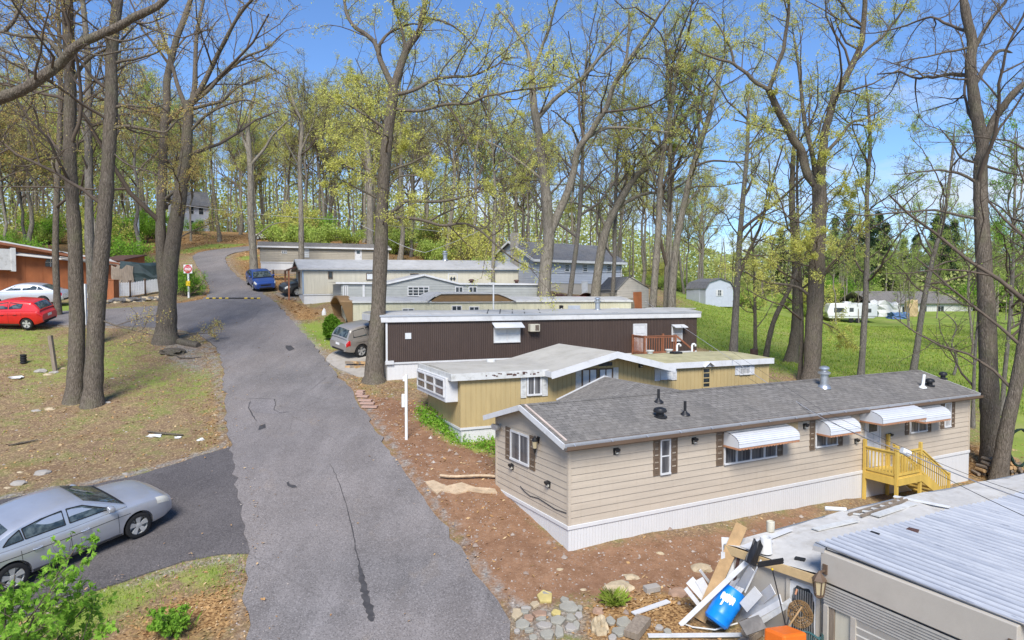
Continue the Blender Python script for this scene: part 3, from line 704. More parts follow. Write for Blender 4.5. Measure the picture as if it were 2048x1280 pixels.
mb = MB(); mb.box(-og, L+.2, -ov-.03, -ov, zroof(-ov)-.12, zroof(-ov)-.01); mb.build('eave_flashing', MT['alum'], rt)
mb = MB(); g0, g1 = -ov-.14, -ov-.032; zt = zroof(-ov)-.07
mb.prism([(-og, g0, zt), (-og, g0, zt-.1), (-og, g0+.03, zt-.13), (-og, g1, zt-.13), (-og, g1, zt-.118), (-og, g0+.035, zt-.118), (-og, g0+.012, zt-.095), (-og, g0+.012, zt)], (L+og+.2, 0, 0))
gu = mb.build('gutter', MT['browntrim'], rt)
mb = MB()
for i in range(16):
    x = -og+.25+i*1.24; mb.beam((x, g0-.005, zt+.005), (x+.06, -ov+.03, zt+.05), .03, .012)
mb.build('gutter_strap', MT['alum'], gu)
mb = MB(); mb.box(-og+.02, L+.18, -ov+.01, -.035, ze-.04, ze-.01); mb.box(-og+.02, L+.18, W+.035, W+ov, ze-.04, ze-.01); mb.build('soffit', MT['browntrim'], rt)
def ww(m, x0p, x1p, ytp, ybp, **k):
    a, z1 = h.w(x0p, ytp); b, z0 = h.w(x1p, ybp); 
    zc0 = h.w(x0p, ybp)[1]
    return a, b, min(z0, zc0), z1
def win(hm, px0, px1, pyt, pyb, **k):
    a, zt = hm.w(px0, pyt); _, zb = hm.w(px0, pyb); b, _ = hm.w(px1, pyt)
    return window(hm.root, k.pop('m', mf()), a, b, zb, zt, **k)
def shut(hm, px0, px1, pyt, pyb, mat='shutter'):
    a, zt = hm.w(px0, pyt); _, zb = hm.w(px0, pyb); b, _ = hm.w(px1, pyt)
    return shutter(hm.root, mf(), a, b, zb, zt, mat)
win(h, 1319.5, 1340, 879, 950, h=(.52,), frame='white_trim', pane='greycurtain')
shut(h, 1306, 1319, 881, 952); shut(h, 1341, 1354, 876, 947)
win(h, 1447, 1552, 874, 930, v=(.23, .5, .76), pane='greycurtain', bars=.04); shut(h, 1432, 1446, 865, 932); shut(h, 1553, 1565, 853, 912)
win(h, 1630, 1674, 846, 896, v=(.5,), pane='greycurtain'); shut(h, 1619, 1629, 841, 901); shut(h, 1675, 1685, 833, 892)
win(h, 1819, 1853, 832, 867, v=(.5,), pane='greycurtain'); shut(h, 1810, 1818, 816, 870); shut(h, 1854, 1862, 815, 864)
win(h, 1888, 1901, 806, 855, h=(.5,), pane='curtain'); shut(h, 1881, 1888, 808, 858); shut(h, 1901.5, 1909, 804, 855)
def awn(hm, x0, x1, yt, ybot, proj):
    a, zt = hm.w(x0, yt); b = hm.w(x1, yt)[0]; zb = hm.w(x0, ybot, -proj)[1]
    return awning(hm.root, mf(), a, b, zt, zb, proj)
awn(h, 1446, 1566, 863, 902, .62); awn(h, 1631, 1691, 839, 876, .55); awn(h, 1719, 1806, 817, 855, .85); awn(h, 1820, 1871, 816, 849, .55)
a, _ = h.w(1731, 845); b, _ = h.w(1757, 845); zdk = h.w(1727, 938)[1]
panel_door(rt, mf(), a, b, zdk+.03, zdk+2.0, light=True)
for px, py in ((1231,902),(1387,881),(1609,852),(1711,882),(1778,871)): s, z = h.w(px, py); wall_lamp(rt, m0, s, z)
def winL(hm, px0, px1, pyt, pyb, **k):
    b, zt = hm.g(px1, pyt); _, zb = hm.g(px1, pyb); a, _ = hm.g(px0, pyt)
    return min(a, b), max(a, b), zb, zt
y0_, y1_, zb_, zt_ = winL(h, 1022.5, 1060, 872, 934)
window(rt, m1, y0_, y1_, zb_, zt_, v=(.5,), pane='greycurtain', fw=.06)
shutter(rt, m1, y0_-.34, y0_-.02, zb_-.05, zt_+.04); shutter(rt, m1, y1_+.02, y1_+.34, zb_-.05, zt_+.04)
for px, py in ((1025.6, 933), (1098.6, 968)): s, z = h.g(px, py); wall_lamp(rt, m1, s, z)
s, z = h.g(1078, 884)
mb = MB(); fbox(mb, m1, s-.06, s+.06, z-.02, z+.16, 0, .04); fbox(mb, m1, s-.02, s+.02, z+.08, z+.12, .04, .14)
mb.lathe([(.1, .04), (.09, .1), (.03, .17), (.01, .2)], (-.14, s, z), 'z', 8); mb.lathe([(.02, -.32), (.05, -.2), (.06, -.17)], (-.14, s, z), 'z', 8)
o = mb.build('wall_lantern', MT['black'], rt); MB().lathe([(.055, -.17), (.085, .04)], (-.14, s, z), 'z', 8).build('lantern_glass', MT['bulb'], o)
s, z = h.g(1001, 853); mb = MB()
for dy in (-.09, .1): mb.lathe([(.03, 0), (.08, -.06), (.1, -.16), (.1, -.18)], (-.06, s+dy, z), 'x', 12)
fbox(mb, m1, s-.08, s+.08, z-.06, z+.06, 0, .06); mb.build('flood_light', MT['galv'], rt, smooth=40)
mb = MB(); pts = [(-.03, y, z) for y, z in (h.g(1042, 972), h.g(1050, 982), h.g(1062, 992), h.g(1078, 996), h.g(1095, 1007), h.g(1112, 1018), h.g(1135, 1026))]; mb.tube(pts, .012, 6); mb.build('wall_cable', MT['cable'], rt)
a, zt = h.w(1567, 834); b = h.w(1595, 834)[0]; zb = h.w(1567, 862)[1]; fbox(MB(), m0, a, b, zb, zt, .0, .03).build('plywood_patch', MT['ply'], rt)
def onroof(px, py):
    n = Vector((0, -rise/(W/2), 1)); q = h.hit(px, py, (0, 0, zroof(0)), n); return q
turtle_vent(rt, onroof(1320, 833)); pipe_vent(rt, onroof(1317, 804)); pipe_vent(rt, onroof(1370, 829))
flue(rt, onroof(1648, 774), .15, .8); pipe_vent(rt, onroof(1845, 775), .06, .5, 'pvc', True, (.18, .05)); turtle_vent(rt, onroof(1859, 771), .18); turtle_vent(rt, onroof(1886, 757), .16)
# cross-gabled addition behind
xa, xb = 4.0, 8.0; ye = 9.3; xm = (xa+xb)/2
mb = MB(); zr = lambda x: zroof(W/2)+.02-.7*abs(x-xm)/(xm-xa)
for p, q in ((xa-.25, xm), (xm, xb+.25)):
    mb.add([(p, 2.2, zr(p)), (p, 6.6, zr(p)), (q, 6.6, zr(q)), (q, 2.2, zr(q))], [(0, 1, 2, 3)])
ad = mb.build('cross_gable_roof', MT['shingle'], rt, fix=False)
MB().beam((xm, 6.62, zr(xm)-.03), (xb+.25, 6.62, zr(xb+.25)-.03), .04, .14).beam((xm, 6.62, zr(xm)-.03), (xa-.25, 6.62, zr(xa-.25)-.03), .04, .14).build('rake_board', MT['white_trim'], ad)
mb = MB(); lap(mb, ml(xa), W, 6.3, zs, ze-.15); lap(mb, mk(6.3), xa, xb, zs, ze-.15); lap(mb, mr(xb), W, 6.3, zs, ze-.15); mb.box(xa+.02, xb-.02, W+.05, 6.28, 0, ze-.15)
mb.build('addition_wall', MT['tan'], rt, fix=False)
TAN = h
# ---- timber entry deck against the tan home (a thing of its own)
def railing(mb, a, b, n, hh=.86, base=.08, top=.09):
    a = Vector(a); b = Vector(b); up = Vector((0, 0, 1))
    mb.beam(a+up*hh, b+up*hh, .09, .04); mb.beam(a+up*base, b+up*base, .04, .08); mb.beam(a+up*(hh-.07), b+up*(hh-.07), .035, .08)
    for i in range(n):
        p = a.lerp(b, (i+.6)/(n+.2)); mb.beam(p+up*(base), p+up*hh, .036, .036)
xd0 = h.w(1724, 938)[0]; dd = 1.3; xd1 = xd0+1.35
dk = thing('entry_deck', 'new yellow timber deck with railings and steps at the tan home door', 'deck', h.M @ Vector((xd0, -.03, 0)), h.yaw)
zd = zdk; gl = lambda x, y: h.tz(xd0+x, -.03+y, -.1)
wdt = xd1-xd0
mb = MB(); nb = 9
for i in range(nb): mb.box(wdt*i/nb+.004, wdt*(i+1)/nb-.004, -dd, -.02, zd-.035, zd)
mb.build('deck_board', MT['lumber'], dk)
mb = MB(); mb.box(-.02, wdt+.02, -dd-.04, -dd, zd-.28, zd-.036); mb.box(-.04, 0, -dd, -.02, zd-.28, zd-.036); mb.box(wdt, wdt+.04, -dd, -.02, zd-.28, zd-.036)
mb.build('rim_joist', MT['lumber'], dk)
posts = [(.0, -.07, 1.12), (.0, -dd+.04, 1.1), (wdt, -dd+.04, 1.1), (wdt, -.07, 1.18)]
for x, y, t in posts: MB().box(x-.05, x+.05, y-.05, y+.05, gl(x, y), zd+t).build('post', MT['lumber'], dk, bevel=.006)
mb = MB(); railing(mb, (.0, -.12, zd), (.0, -dd+.09, zd), 8); railing(mb, (.05, -dd+.04, zd), (wdt-.05, -dd+.04, zd), 8); mb.build('railing', MT['lumber'], dk)
# steps run off the far end, along the home
sx = wdt+.04; ns = 6; zg = h.tz(xd1+1.6, -.6, 0); st = (zd-zg)/ns; run = .30
sm = MB()
for y in (-dd+.02, -.22): sm.beam((sx-.02, y, zd-.14), (sx+run*ns, y, zg+.02), .045, .24)
stair = sm.build('stair_stringer', MT['lumber'], dk)
mb = MB()
for i in range(ns-1): mb.box(sx+run*i, sx+run*(i+1)+.02, -dd+.045, -.245, zd-st*(i+1)-.02, zd-st*(i+1)+.02)
mb.build('stair_tread', MT['lumber'], dk)
for y in (-dd+.02, -.22):
    e = Vector((sx+run*ns-.1, y, zg)); MB().box(e.x-.045, e.x+.045, y-.045, y+.045, zg-.2, zg+1.08).build('post', MT['lumber'], dk, bevel=.006)
    mb = MB(); railing(mb, (sx+.04, y, zd-.05), (e.x, y, zg+.14), 12); mb.build('stair_railing', MT['lumber'], dk)
# ---- yellow home -----------------------------------------------------------------------
A = P(921, 888, 25.5); B = P(1538, 775, 31.6)
h = Home('mobile_home', 'mustard yellow mobile home with flat roof and raised gable middle, in the second row', 'mobile home', A, B, A.z, group=HG)
rt = h.root; L = h.L; W = 4.2
zs = h.w(921, 856)[1]; ze = h.w(921, 750)[1]; m0, m1 = mf(), ml()
xa, xb = h.w(1102, 740)[0], h.w(1316, 728)[0]; xm, za = h.w(1215, 703)
za = min(za, ze+1.3)
topf = lambda x: ze if x <= xa or x >= xb else ze+(za-ze-.12)*(1-abs(x-xm)/((xm-xa) if x < xm else (xb-xm)))
mb = MB(); groove(mb, m0, 0, L, zs, topf, .205, .018, .014); groove(mb, m1, 0, W, zs, ze, .205, .018, .014); groove(mb, mr(L), 0, W, zs, ze, .205, .018, .014)
mb.box(.02, L-.02, .03, W, zs, ze-.02)
mb.add([(xa, .03, ze-.03), (xm, .03, za-.14), (xb, .03, ze-.03), (xa, W, ze-.03), (xm, W, za-.14), (xb, W, ze-.03)], [(3, 4, 5)])
mb.build('wall', MT['yellow'], rt, fix=False)
mb = MB(); groove(mb, mf(.03), .03, L, lambda a: h.tz(a, 0), zs-.02, .15, .012, .01); groove(mb, ml(.03), 0, W, lambda a: h.tz(0, a), zs-.02, .15, .012, .01)
sk = mb.build('skirting', MT['white_vinyl'], rt, fix=False); mb = MB(); mb.box(-.02, L, -.02, 0, zs-.09, zs); mb.box(-.02, 0, 0, W, zs-.09, zs); mb.build('skirt_cap', MT['white_trim'], sk)
oh = .38
# flat roofs, slightly sagging sheets
def flat_roof(x0, x1, y0, y1, z, mat, camber=.12, n=10):
    mb = MB(); k = 8
    for i in range(n+1):
        for j in range(k+1):
            x = x0+(x1-x0)*i/n; y = y0+(y1-y0)*j/k
            mb.v.append((x, y, z+camber*math.sin(math.pi*j/k)+.012*math.sin(i*2.1+j)))
    for i in range(n):
        for j in range(k):
            a = i*(k+1)+j; mb.f.append((a, a+k+1, a+k+2, a+1)); mb.mi.append(0)
    for i in (0, n): mb.f.append(tuple(i*(k+1)+j for j in range(k+1))); mb.mi.append(0)
    return mb.build('roof', mat, rt, smooth=30, fix=False)
flat_roof(-oh, xa+.3, -.12, W+.12, ze+.05, MT['cream_roof']); flat_roof(xb-.25, L+.1, -.12, W+.12, ze+.06, MT['moss_roof'])
mb = MB(); mb.box(-oh, xa+.1, -.16, -.12, ze-.2, ze+.07); mb.box(-oh-.04, -oh, -.16, W+.12, ze-.2, ze+.07)
fb = mb.build('fascia', MT['old_white'], rt)
mb = MB(); mb.box(xb-.1, L+.1, -.16, -.12, ze-.17, ze+.08); mb.box(L+.1, L+.14, -.16, W+.1, ze-.17, ze+.08); mb.build('fascia', MT['white_trim'], rt)
MB().box(-oh+.01, xa, -.115, 0, ze-.19, ze-.16).build('soffit', MT['old_white'], rt)
rr = np.random.default_rng(8); mb = MB()
for i in range(26):
    x = .9+rr.uniform(0, 3.6); w_ = rr.uniform(.03, .16); zz = ze-.02+rr.uniform(-.06, .05); fbox(mb, mf(-.16), x, x+w_, zz-rr.uniform(.03, .08), zz, 0, .003)
mb.build('peeled_rust_patch', MT['darkscrap'], fb)
# raised gable
ovx = .35; y0r = -.75; mb = MB(); th = .12
sl = (za-ze)/(xm-xa); sr = (za-ze)/(xb-xm)
pl = [(xa-ovx, ze+.06-sl*ovx+.05), (xm, za+.05), (xb+ovx, ze+.06-sr*ovx+.05)]
for (p, zp), (q, zq) in ((pl[0], pl[1]), (pl[1], pl[2])):
    mb.add([(p, y0r, zp), (q, y0r, zq), (q, W+.1, zq), (p, W+.1, zp)], [(0, 1, 2, 3)])
    mb.add([(p, y0r, zp-.04), (q, y0r, zq-.04), (q, W+.1, zq-.04), (p, W+.1, zp-.04)], [(3, 2, 1, 0)])
gr = mb.build('gable_roof', MT['cream_roof'], rt, fix=False)
mb = MB()
for (p, zp), (q, zq) in ((pl[0], pl[1]), (pl[1], pl[2])):
    mb.prism([(p, y0r-.03, zp-.26), (q, y0r-.03, zq-.26), (q, y0r-.03, zq+.012), (p, y0r-.03, zp+.012)], (0, .03, 0))
mb.beam((pl[0][0], y0r, pl[0][1]-.1), (pl[0][0], W, pl[0][1]-.1), .03, .22)
mb.build('rake_fascia', MT['white_trim'], gr)
mb = MB()
for x in (xm-.9, xm+.1): mb.beam((x, 0, ze+.0), (x+.2, y0r, ze+.5), .03, .03)
# windows
win(h, 1053, 1083, 748, 792, v=(.5,), pane='greycurtain', fw=.07); shut(h, 1041, 1052, 746, 796, 'old_white'); shut(h, 1084, 1095, 744, 792, 'old_white')
win(h, 1163, 1194, 738, 786, v=(.5,), pane='paleblind', frame='browntrim', fw=.05); win(h, 1197, 1225, 737, 786, v=(.5,), pane='paleblind', frame='browntrim', fw=.05)
shut(h, 1151, 1162, 739, 790, 'old_white'); shut(h, 1226, 1236, 735, 788, 'old_white')
for x0p, x1p, lo in ((1164, 1194, 0), (1197, 1224, 1)):
    a, zt = h.w(x0p, 731); b, _ = h.w(x1p, 731); z0 = zt-.03
    tp = lambda x: min(topf(x)-.28, z0+.62)
    MB().prism([(a, -.03, z0), (b, -.03, z0), (b, -.03, max(tp(b), z0+.06)), ((a+b)/2, -.03, max(tp((a+b)/2), z0+.06)), (a, -.03, max(tp(a), z0+.06))], (0, .04, 0)).build('clerestory_pane', MT['glass'], rt)
win(h, 1320, 1342, 732, 760, h=(.5,), pane='paleblind'); shut(h, 1309, 1319.5, 732, 762, 'white_trim'); shut(h, 1342.5, 1353, 730, 760, 'white_trim')
win(h, 1478, 1500, 724, 750, h=(.5,), pane='curtain'); shut(h, 1470, 1477.5, 724, 750, 'white_trim'); shut(h, 1500.5, 1508, 723, 749, 'white_trim')
a, zt = h.w(1404, 736); b, _ = h.w(1420, 736); zb = h.w(1404, 776)[1]
d = window(rt, m0, a, b, zb, zt, h=(.25, .5, .75), frame='yellow', pane='glass', name='door')
mb = MB(); c = (a+b)/2; mb.add([(c-.28, -.06, zt+.1), (c, -.06, zt+.3), (c+.28, -.06, zt+.1), (c-.28, -.3, zt+.06), (c, -.3, zt+.26), (c+.28, -.3, zt+.06)], [(0, 1, 4, 3), (1, 2, 5, 4)]); mb.build('door_hood', MT['white_trim'], rt, fix=False)
# bay window on the lane end
yb0, yb1 = .25, W-.05; zc0, zc1 = zs+.95, ze-.12; bx = -.5
mb = MB(); mb.box(bx, 0, yb0, yb1, zc0, zc1); bay = mb.build('bay_window', MT['white_trim'], rt, bevel=.02)
for i in range(3):
    a = yb0+.12+i*(yb1-yb0-.2)/3; b = a+(yb1-yb0-.2)/3-.06
    mm = ml(bx); mb = MB(); z0, z1 = zc0+.18, zc1-.08
    for p in ((a, a+.05, z0, z1), (b-.05, b, z0, z1), (a+.05, b-.05, z0, z0+.05), (a+.05, b-.05, z1-.05, z1), (a+.05, b-.05, (z0+z1)/2-.03, (z0+z1)/2+.03)): fbox(mb, mm, *p, 0, .05)
    mb.build('window_frame', MT['white_trim'], bay); fbox(MB(), mm, a+.04, b-.04, z0+.04, z1-.04, .0, .02).build('pane', MT['greycurtain'], bay)
def onflat(px, py, z): return h.hit(px, py, (0, 0, z), (0, 0, 1))
MB().lathe([(.2, -.02), (.2, .1), (.16, .13), (.01, .14)], onflat(982, 724, ze+.14), 'z', 14).build('roof_vent', MT['old_white'], rt, smooth=40)
for px, py in ((1300, 706), (1338, 704)): MB().lathe([(.14, -.02), (.14, .08), (.2, .09), (.2, .14), (.01, .15)], onflat(px, py, ze+.16), 'z', 12).build('roof_vent', MT['old_white'], rt, smooth=40)
p = onflat(1352, 708, ze+.16); MB().box(p.x-.25, p.x+.25, p.y-.2, p.y+.2, p.z-.02, p.z+.12).build('roof_vent', MT['black'], rt, bevel=.04)
for px, py in ((1354, 703), (1384, 703)):
    p = onflat(px, py, ze+.16); MB().tube([p, p+Vector((0, 0, .3)), p+Vector((.03, 0, .36)), p+Vector((.12, 0, .38)), p+Vector((.2, 0, .33)), p+Vector((.21, 0, .26))], .05, 8).build('gooseneck_vent', MT['pvc'], rt, smooth=40)
s, z = h.w(1281, 730); wall_lamp(rt, m0, s, z, .1)
YEL = h
# ---- dark brown home ---------------------------------------------------------------------
def skirt_to_ground(h, W, zs, mat='white_vinyl', pitch=.2):
    mb = MB(); groove(mb, mf(.03), .03, h.L, lambda a: h.tz(a, 0), zs-.02, pitch, .012, .01); groove(mb, ml(.03), 0, W, lambda a: h.tz(0, a), zs-.02, pitch, .012, .01); groove(mb, mr(h.L-.03), 0, W, lambda a: h.tz(h.L, a), zs-.02, pitch, .012, .01)
    sk = mb.build('skirting', MT[mat], h.root, fix=False)
    mb = MB(); mb.box(-.02, h.L, -.02, 0, zs-.1, zs-.01); mb.build('skirt_cap', MT['white_trim'], sk); return sk
def arch_roof(h, x0, x1, y0, y1, z, mat, camber=.25, n=14, k=10, wav=.012, parent=None):
    mb = MB()
    for i in range(n+1):
        for j in range(k+1):
            x = x0+(x1-x0)*i/n; y = y0+(y1-y0)*j/k
            mb.v.append((x, y, z+camber*math.sin(math.pi*j/k)**.8+wav*math.sin(i*2.1+j*.7)))
    for i in range(n):
        for j in range(k): a = i*(k+1)+j; mb.f.append((a, a+k+1, a+k+2, a+1)); mb.mi.append(0)
    for i in (0, n):
        mb.f.append(tuple(i*(k+1)+j for j in range(k+1))); mb.mi.append(0)
    return mb.build('roof', mat, parent or h.root, smooth=30, fix=False)
A = P(773, 765, 33); B = P(1393, 716, 40.3); 
h = Home('mobile_home', 'dark brown ribbed mobile home with white fascia, behind the yellow one', 'mobile home', A, B, A.z, group=HG)
rt = h.root; L = h.L; W = 4.2; zs = h.w(773, 725)[1]; ze = h.w(773, 645)[1]
rb = M('dummy', (1, 1, 1))
mb = MB(); groove(mb, mf(), 0, L, zs, ze, .105, .02, .012); groove(mb, ml(), 0, W, zs, ze, .105, .02, .012); groove(mb, mr(L), 0, W, zs, ze, .105, .02, .012); mb.box(.02, L-.02, .03, W, zs, ze)
mb.build('wall', MT['brown'], rt, fix=False)
skirt_to_ground(h, W, zs)
mb = MB(); mb.box(-.03, .06, -.03, .0, zs, ze); mb.box(-.06, .35, -.08, 0, zs-.1, zs+.08); mb.build('corner_trim', MT['white_trim'], rt)
mb = MB(); mb.box(-.3, L+.2, -.1, -.0, ze, ze+.34); mb.box(-.34, -.3, -.1, W+.1, ze, ze+.34); mb.box(L+.2, L+.24, -.1, W+.1, ze, ze+.34); fb = mb.build('fascia', MT['white_trim'], rt, bevel=.015)
mb = MB(); rr = np.random.default_rng(5)
mb.box(-.34, L+.24, -.13, -.1, ze+.28, ze+.36); mb.build('drip_edge', MT['alum'], fb)
arch_roof(h, -.34, L+.24, -.13, W+.1, ze+.36, MT['metalroof_old'], .16)
mb = MB()
for x in (5.2, 5.9, 6.6, 7.3, 8.2): mb.beam((x, -.1, ze+.385), (x+.9, 2.0, ze+.55), .05, .02)
mb.build('tar_seam', MT['black'], rt)
win(h, 987, 1040, 655, 686, v=(.5,), h=(.52,), pane='paleblind', fw=.06)
a, z = h.w(984, 645); b, _ = h.w(1043, 645); mb = MB(); mb.prism([(a, 0, z), (a, -.45, z-.24), (a, -.45, z-.28), (a, 0, z-.05)], (b-a, 0, 0)); mb.build('awning', MT['awning'], rt)
a, zt = h.w(1056, 648); b, _ = h.w(1075, 648); zb = h.w(1056, 663)[1]
mb = MB(); fbox(mb, mf(), a, b, zb, zt, 0, .32); ac = mb.build('air_conditioner', MT['cream'], rt, bevel=.02); mb = MB()
for i in range(7): z = zb+.06+(zt-zb-.1)*i/7; fbox(mb, mf(), a+.28, b-.06, z, z+.03, .32, .33)
mb.build('grille', MT['browntrim'], ac)
a, zt = h.w(1268, 650); b, _ = h.w(1291, 650); zb = zs+.02
panel_door(rt, mf(), a, b, zb, zt)
win(h, 1343, 1364, 652, 683, h=(.5,), pane='curtain'); a, z = h.w(1343, 649); b, _ = h.w(1368, 649); MB().prism([(a, 0, z), (a, -.4, z-.14), (a, -.4, z-.18), (a, 0, z-.05)], (b-a, 0, 0)).build('awning', MT['awning'], rt)
a, zt = h.w(810, 666); b, _ = h.w(822, 666); zb = h.w(810, 678)[1]; fbox(MB(), mf(), a, b, zb, zt, 0, .04).build('meter_panel', MT['paleblind'], rt)
flue(rt, (h.w(1217, 630)[0], 1.2, ze+.45), .14, .75, 'galv')
BRN = h
# its red-stained porch
a = h.w(1262, 690)[0]; b = h.w(1325, 690)[0]; zp = zs+.03
pd = thing('porch_deck', 'small red stained porch deck with railing in front of the brown home', 'deck', h.M @ Vector((a, -.03, 0)), h.yaw)
w_ = b-a; mb = MB()
for i in range(10): mb.box(w_*i/10+.005, w_*(i+1)/10-.005, -1.3, -.02, zp-.04, zp)
mb.build('deck_board', MT['redwood'], pd)
for x in (.05, w_-.05):
    for y in (-.08, -1.25): MB().box(x-.05, x+.05, y-.05, y+.05, h.tz(a+x, y), zp+1.02).build('post', MT['redwood'], pd)
mb = MB(); railing(mb, (.1, -1.25, zp), (w_-.1, -1.25, zp), 12, .98); railing(mb, (.05, -.12, zp), (.05, -1.2, zp), 8, .98); mb.build('railing', MT['redwood'], pd)
mb = MB(); mb.beam((w_, -1.2, zp+.98), (w_+1.3, -1.2, zp+.05), .06, .09); mb.beam((w_, -.2, zp-.1), (w_+1.3, -.2, zp-1.0), .05, .25); mb.beam((w_, -1.2, zp-.1), (w_+1.3, -1.2, zp-1.0), .05, .25)
for i in range(4): mb.box(w_+.3*i, w_+.3*i+.3, -1.18, -.22, zp-.2*(i+1)-.03, zp-.2*(i+1))
mb.build('stair', MT['redwood'], pd)
# ---- mildewed cream home with the arched brown end --------------------------------------------
A = P(706, 662, 42); B = P(1262, 632, 50)
h = Home('mobile_home', 'mildewed cream mobile home with arched brown end frame, behind the brown one', 'mobile home', A, B, A.z-.2, group=HG)
rt = h.root; L = h.L; W = 4.0; zs = .62; ze = h.w(706, 604)[1]
mb = MB(); groove(mb, mf(), 0, L, zs, ze, .2, .014, .012); groove(mb, mr(L), 0, W, zs, ze, .2, .014, .012); groove(mb, ml(), 0, W, zs, ze, .2, .014, .012); mb.box(.02, L-.02, .03, W, zs, ze); mb.build('wall', MT['greenish'], rt, fix=False)
skirt_to_ground(h, W, zs, 'old_white')
arch_roof(h, -.1, L+.1, -.08, W+.08, ze+.02, MT['metalroof_old'], .3)
mb = MB(); mb.box(-.05, L+.1, -.1, -.0, ze-.06, ze+.05); mb.build('eave_trim', MT['old_white'], rt)
# arched brown canopy end
mb = MB(); N = 12
arc = [(W*j/N, ze-.05+.45*math.sin(math.pi*j/N)) for j in range(N+1)]
for j in range(N):
    (ya, za_), (yb_, zb_) = arc[j], arc[j+1]
    mb.prism([(-.75, ya, za_), (-.75, yb_, zb_), (-.75, yb_, zb_-.12), (-.75, ya, za_-.12)], (.75, 0, 0))
mb.prism([(-.75, -.06, ze), (-.75, .0, ze+.1), (-.02, .0, ze+.1), (-.02, -.06, ze), (-.02, -.06, .7), (-.3, -.06, .7)], (0, .06, 0))
mb.prism([(-.75, W, ze), (-.02, W, ze+.1), (-.02, W, .3), (-.3, W, .3)], (0, .06, 0))
mb.build('arched_end_frame', MT['brownband'], rt, fix=True)
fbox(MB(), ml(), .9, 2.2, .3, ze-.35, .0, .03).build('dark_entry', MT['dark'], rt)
# brown raised roof edge
xa, _ = h.w(862, 600); xb, _ = h.w(1030, 604); mb = MB(); n = 14
tp = lambda t: ze+.05+.5*(math.sin(math.pi*min(1, t*6)/2) if t < 1/6 else (1 if t < .8 else max(0, (1-t)/.2)))
for i in range(n):
    t0, t1 = i/n, (i+1)/n; x0, x1 = xa+(xb-xa)*t0, xa+(xb-xa)*t1
    mb.add([(x0, -.12, ze), (x1, -.12, ze), (x1, -.12, tp(t1)), (x0, -.12, tp(t0)), (x0, .02, ze), (x1, .02, ze), (x1, .02, tp(t1)), (x0, .02, tp(t0))], [(0, 1, 2, 3), (3, 2, 6, 7), (4, 7, 6, 5)])
mb.build('raised_roof_edge', MT['brownband'], rt, fix=False)
mb = MB()
for i in range(n):
    t0, t1 = i/n, (i+1)/n; x0, x1 = xa-.3+(xb-xa+.3)*t0, xa-.3+(xb-xa+.3)*t1
    mb.add([(x0, -.2, tp(t0)+.02), (x1, -.2, tp(t1)+.02), (x1, W*.7, tp(t1)+.1), (x0, W*.7, tp(t0)+.1), (x0, -.2, tp(t0)-.06), (x1, -.2, tp(t1)-.06)], [(0, 1, 2, 3), (0, 4, 5, 1)])
mb.build('raised_roof', MT['metalroof_old'], rt, fix=False)
win(h, 903, 923, 611, 626, v=(.5,), pane='glass'); win(h, 938, 958, 613, 627, v=(.5,), pane='glass'); win(h, 804, 828, 617, 630, v=(.5,), pane='glass')
a, zt = h.w(1136, 611); b, _ = h.w(1160, 611); fbox(MB(), mf(), a, b, zs, zt, 0, .04).build('door', M('blue_grey_door', (.42,.46,.52), .5), rt)
win(h, 1221, 1238, 616, 634, frame='white_trim', pane='glass', fw=.08); a, z = h.w(1122, 615); wall_lamp(rt, mf(), a, z, .14)
CRM = h
# tall white pipe between the homes
p = P(987, 640, 42.2); t = P(989, 565, 42.2)
tag(MB().tube([(0, 0, 0), (0, 0, t.z-p.z)], .05, 8).box(-.3, .06, -.06, .06, t.z-p.z-.08, t.z-p.z).build('vent_stack', MT['pvc'], None, loc=p), 'slim white pipe rising between the brown and cream homes', 'pipe')
# ---- grey lap-sided home ---------------------------------------------------------------
A = P(683, 617, 47.3); B = P(1080, 600, 53)
h = Home('mobile_home', 'grey green lap-sided mobile home with low white gable trim, third row from the back', 'mobile home', A, B, A.z-.2, group=HG)
rt = h.root; L = h.L; W = 4.2; zs = .2; ze = h.w(700, 567)[1]
xa, xb = h.w(775, 566)[0], h.w(918, 566)[0]; xm = (xa+xb)/2; za = ze+.62
mb = MB(); lap(mb, mf(), 0, L, zs, ze, .2); lap(mb, mf(), xa, xb, ze, za, .16, lambda z: (xa+(xm-xa)*(z-ze)/(za-ze), xb-(xb-xm)*(z-ze)/(za-ze)))
lap(mb, ml(), 0, W, zs, ze, .2); lap(mb, mr(L), 0, W, zs, ze, .2); mb.box(.02, L-.02, .03, W, -.6, ze); mb.build('wall', MT['greyside'], rt, fix=False)
mb = MB(); pp = [(-.4, ze+.03), (xa, ze+.03), (xm, za+.03), (xb, ze+.03), (L+.1, ze+.03)]
for (x0, z0), (x1, z1) in zip(pp[:-1], pp[1:]): mb.beam((x0, -.12, z0), (x1, -.12, z1), .05, .13)
mb.build('eave_trim', MT['white_trim'], rt)
mb = MB()
for (x0, z0), (x1, z1) in zip(pp[:-1], pp[1:]):
    mb.add([(x0, -.14, z0+.06), (x1, -.14, z1+.06), (x1, W, z1+.1), (x0, W, z0+.1)], [(0, 1, 2, 3)])
mb.build('roof', MT['metalroof_old'], rt, fix=False)
win(h, 815, 858, 573, 592, v=(.25, .5, .75), h=(.33, .66), fw=.06); win(h, 910, 926, 573, 586, v=(.5,), fw=.06); win(h, 937, 954, 573, 586, v=(.5,), fw=.06)
win(h, 666, 676, 571, 594, v=(.5,), pane='curtain', m=ml(-.0)) if False else None
MB().box(1.45, 1.6, -.06, 0, zs, ze).build('corner_trim', MT['white_trim'], rt)
win(h, 686, 696, 571, 594, v=(.5,), pane='curtain')
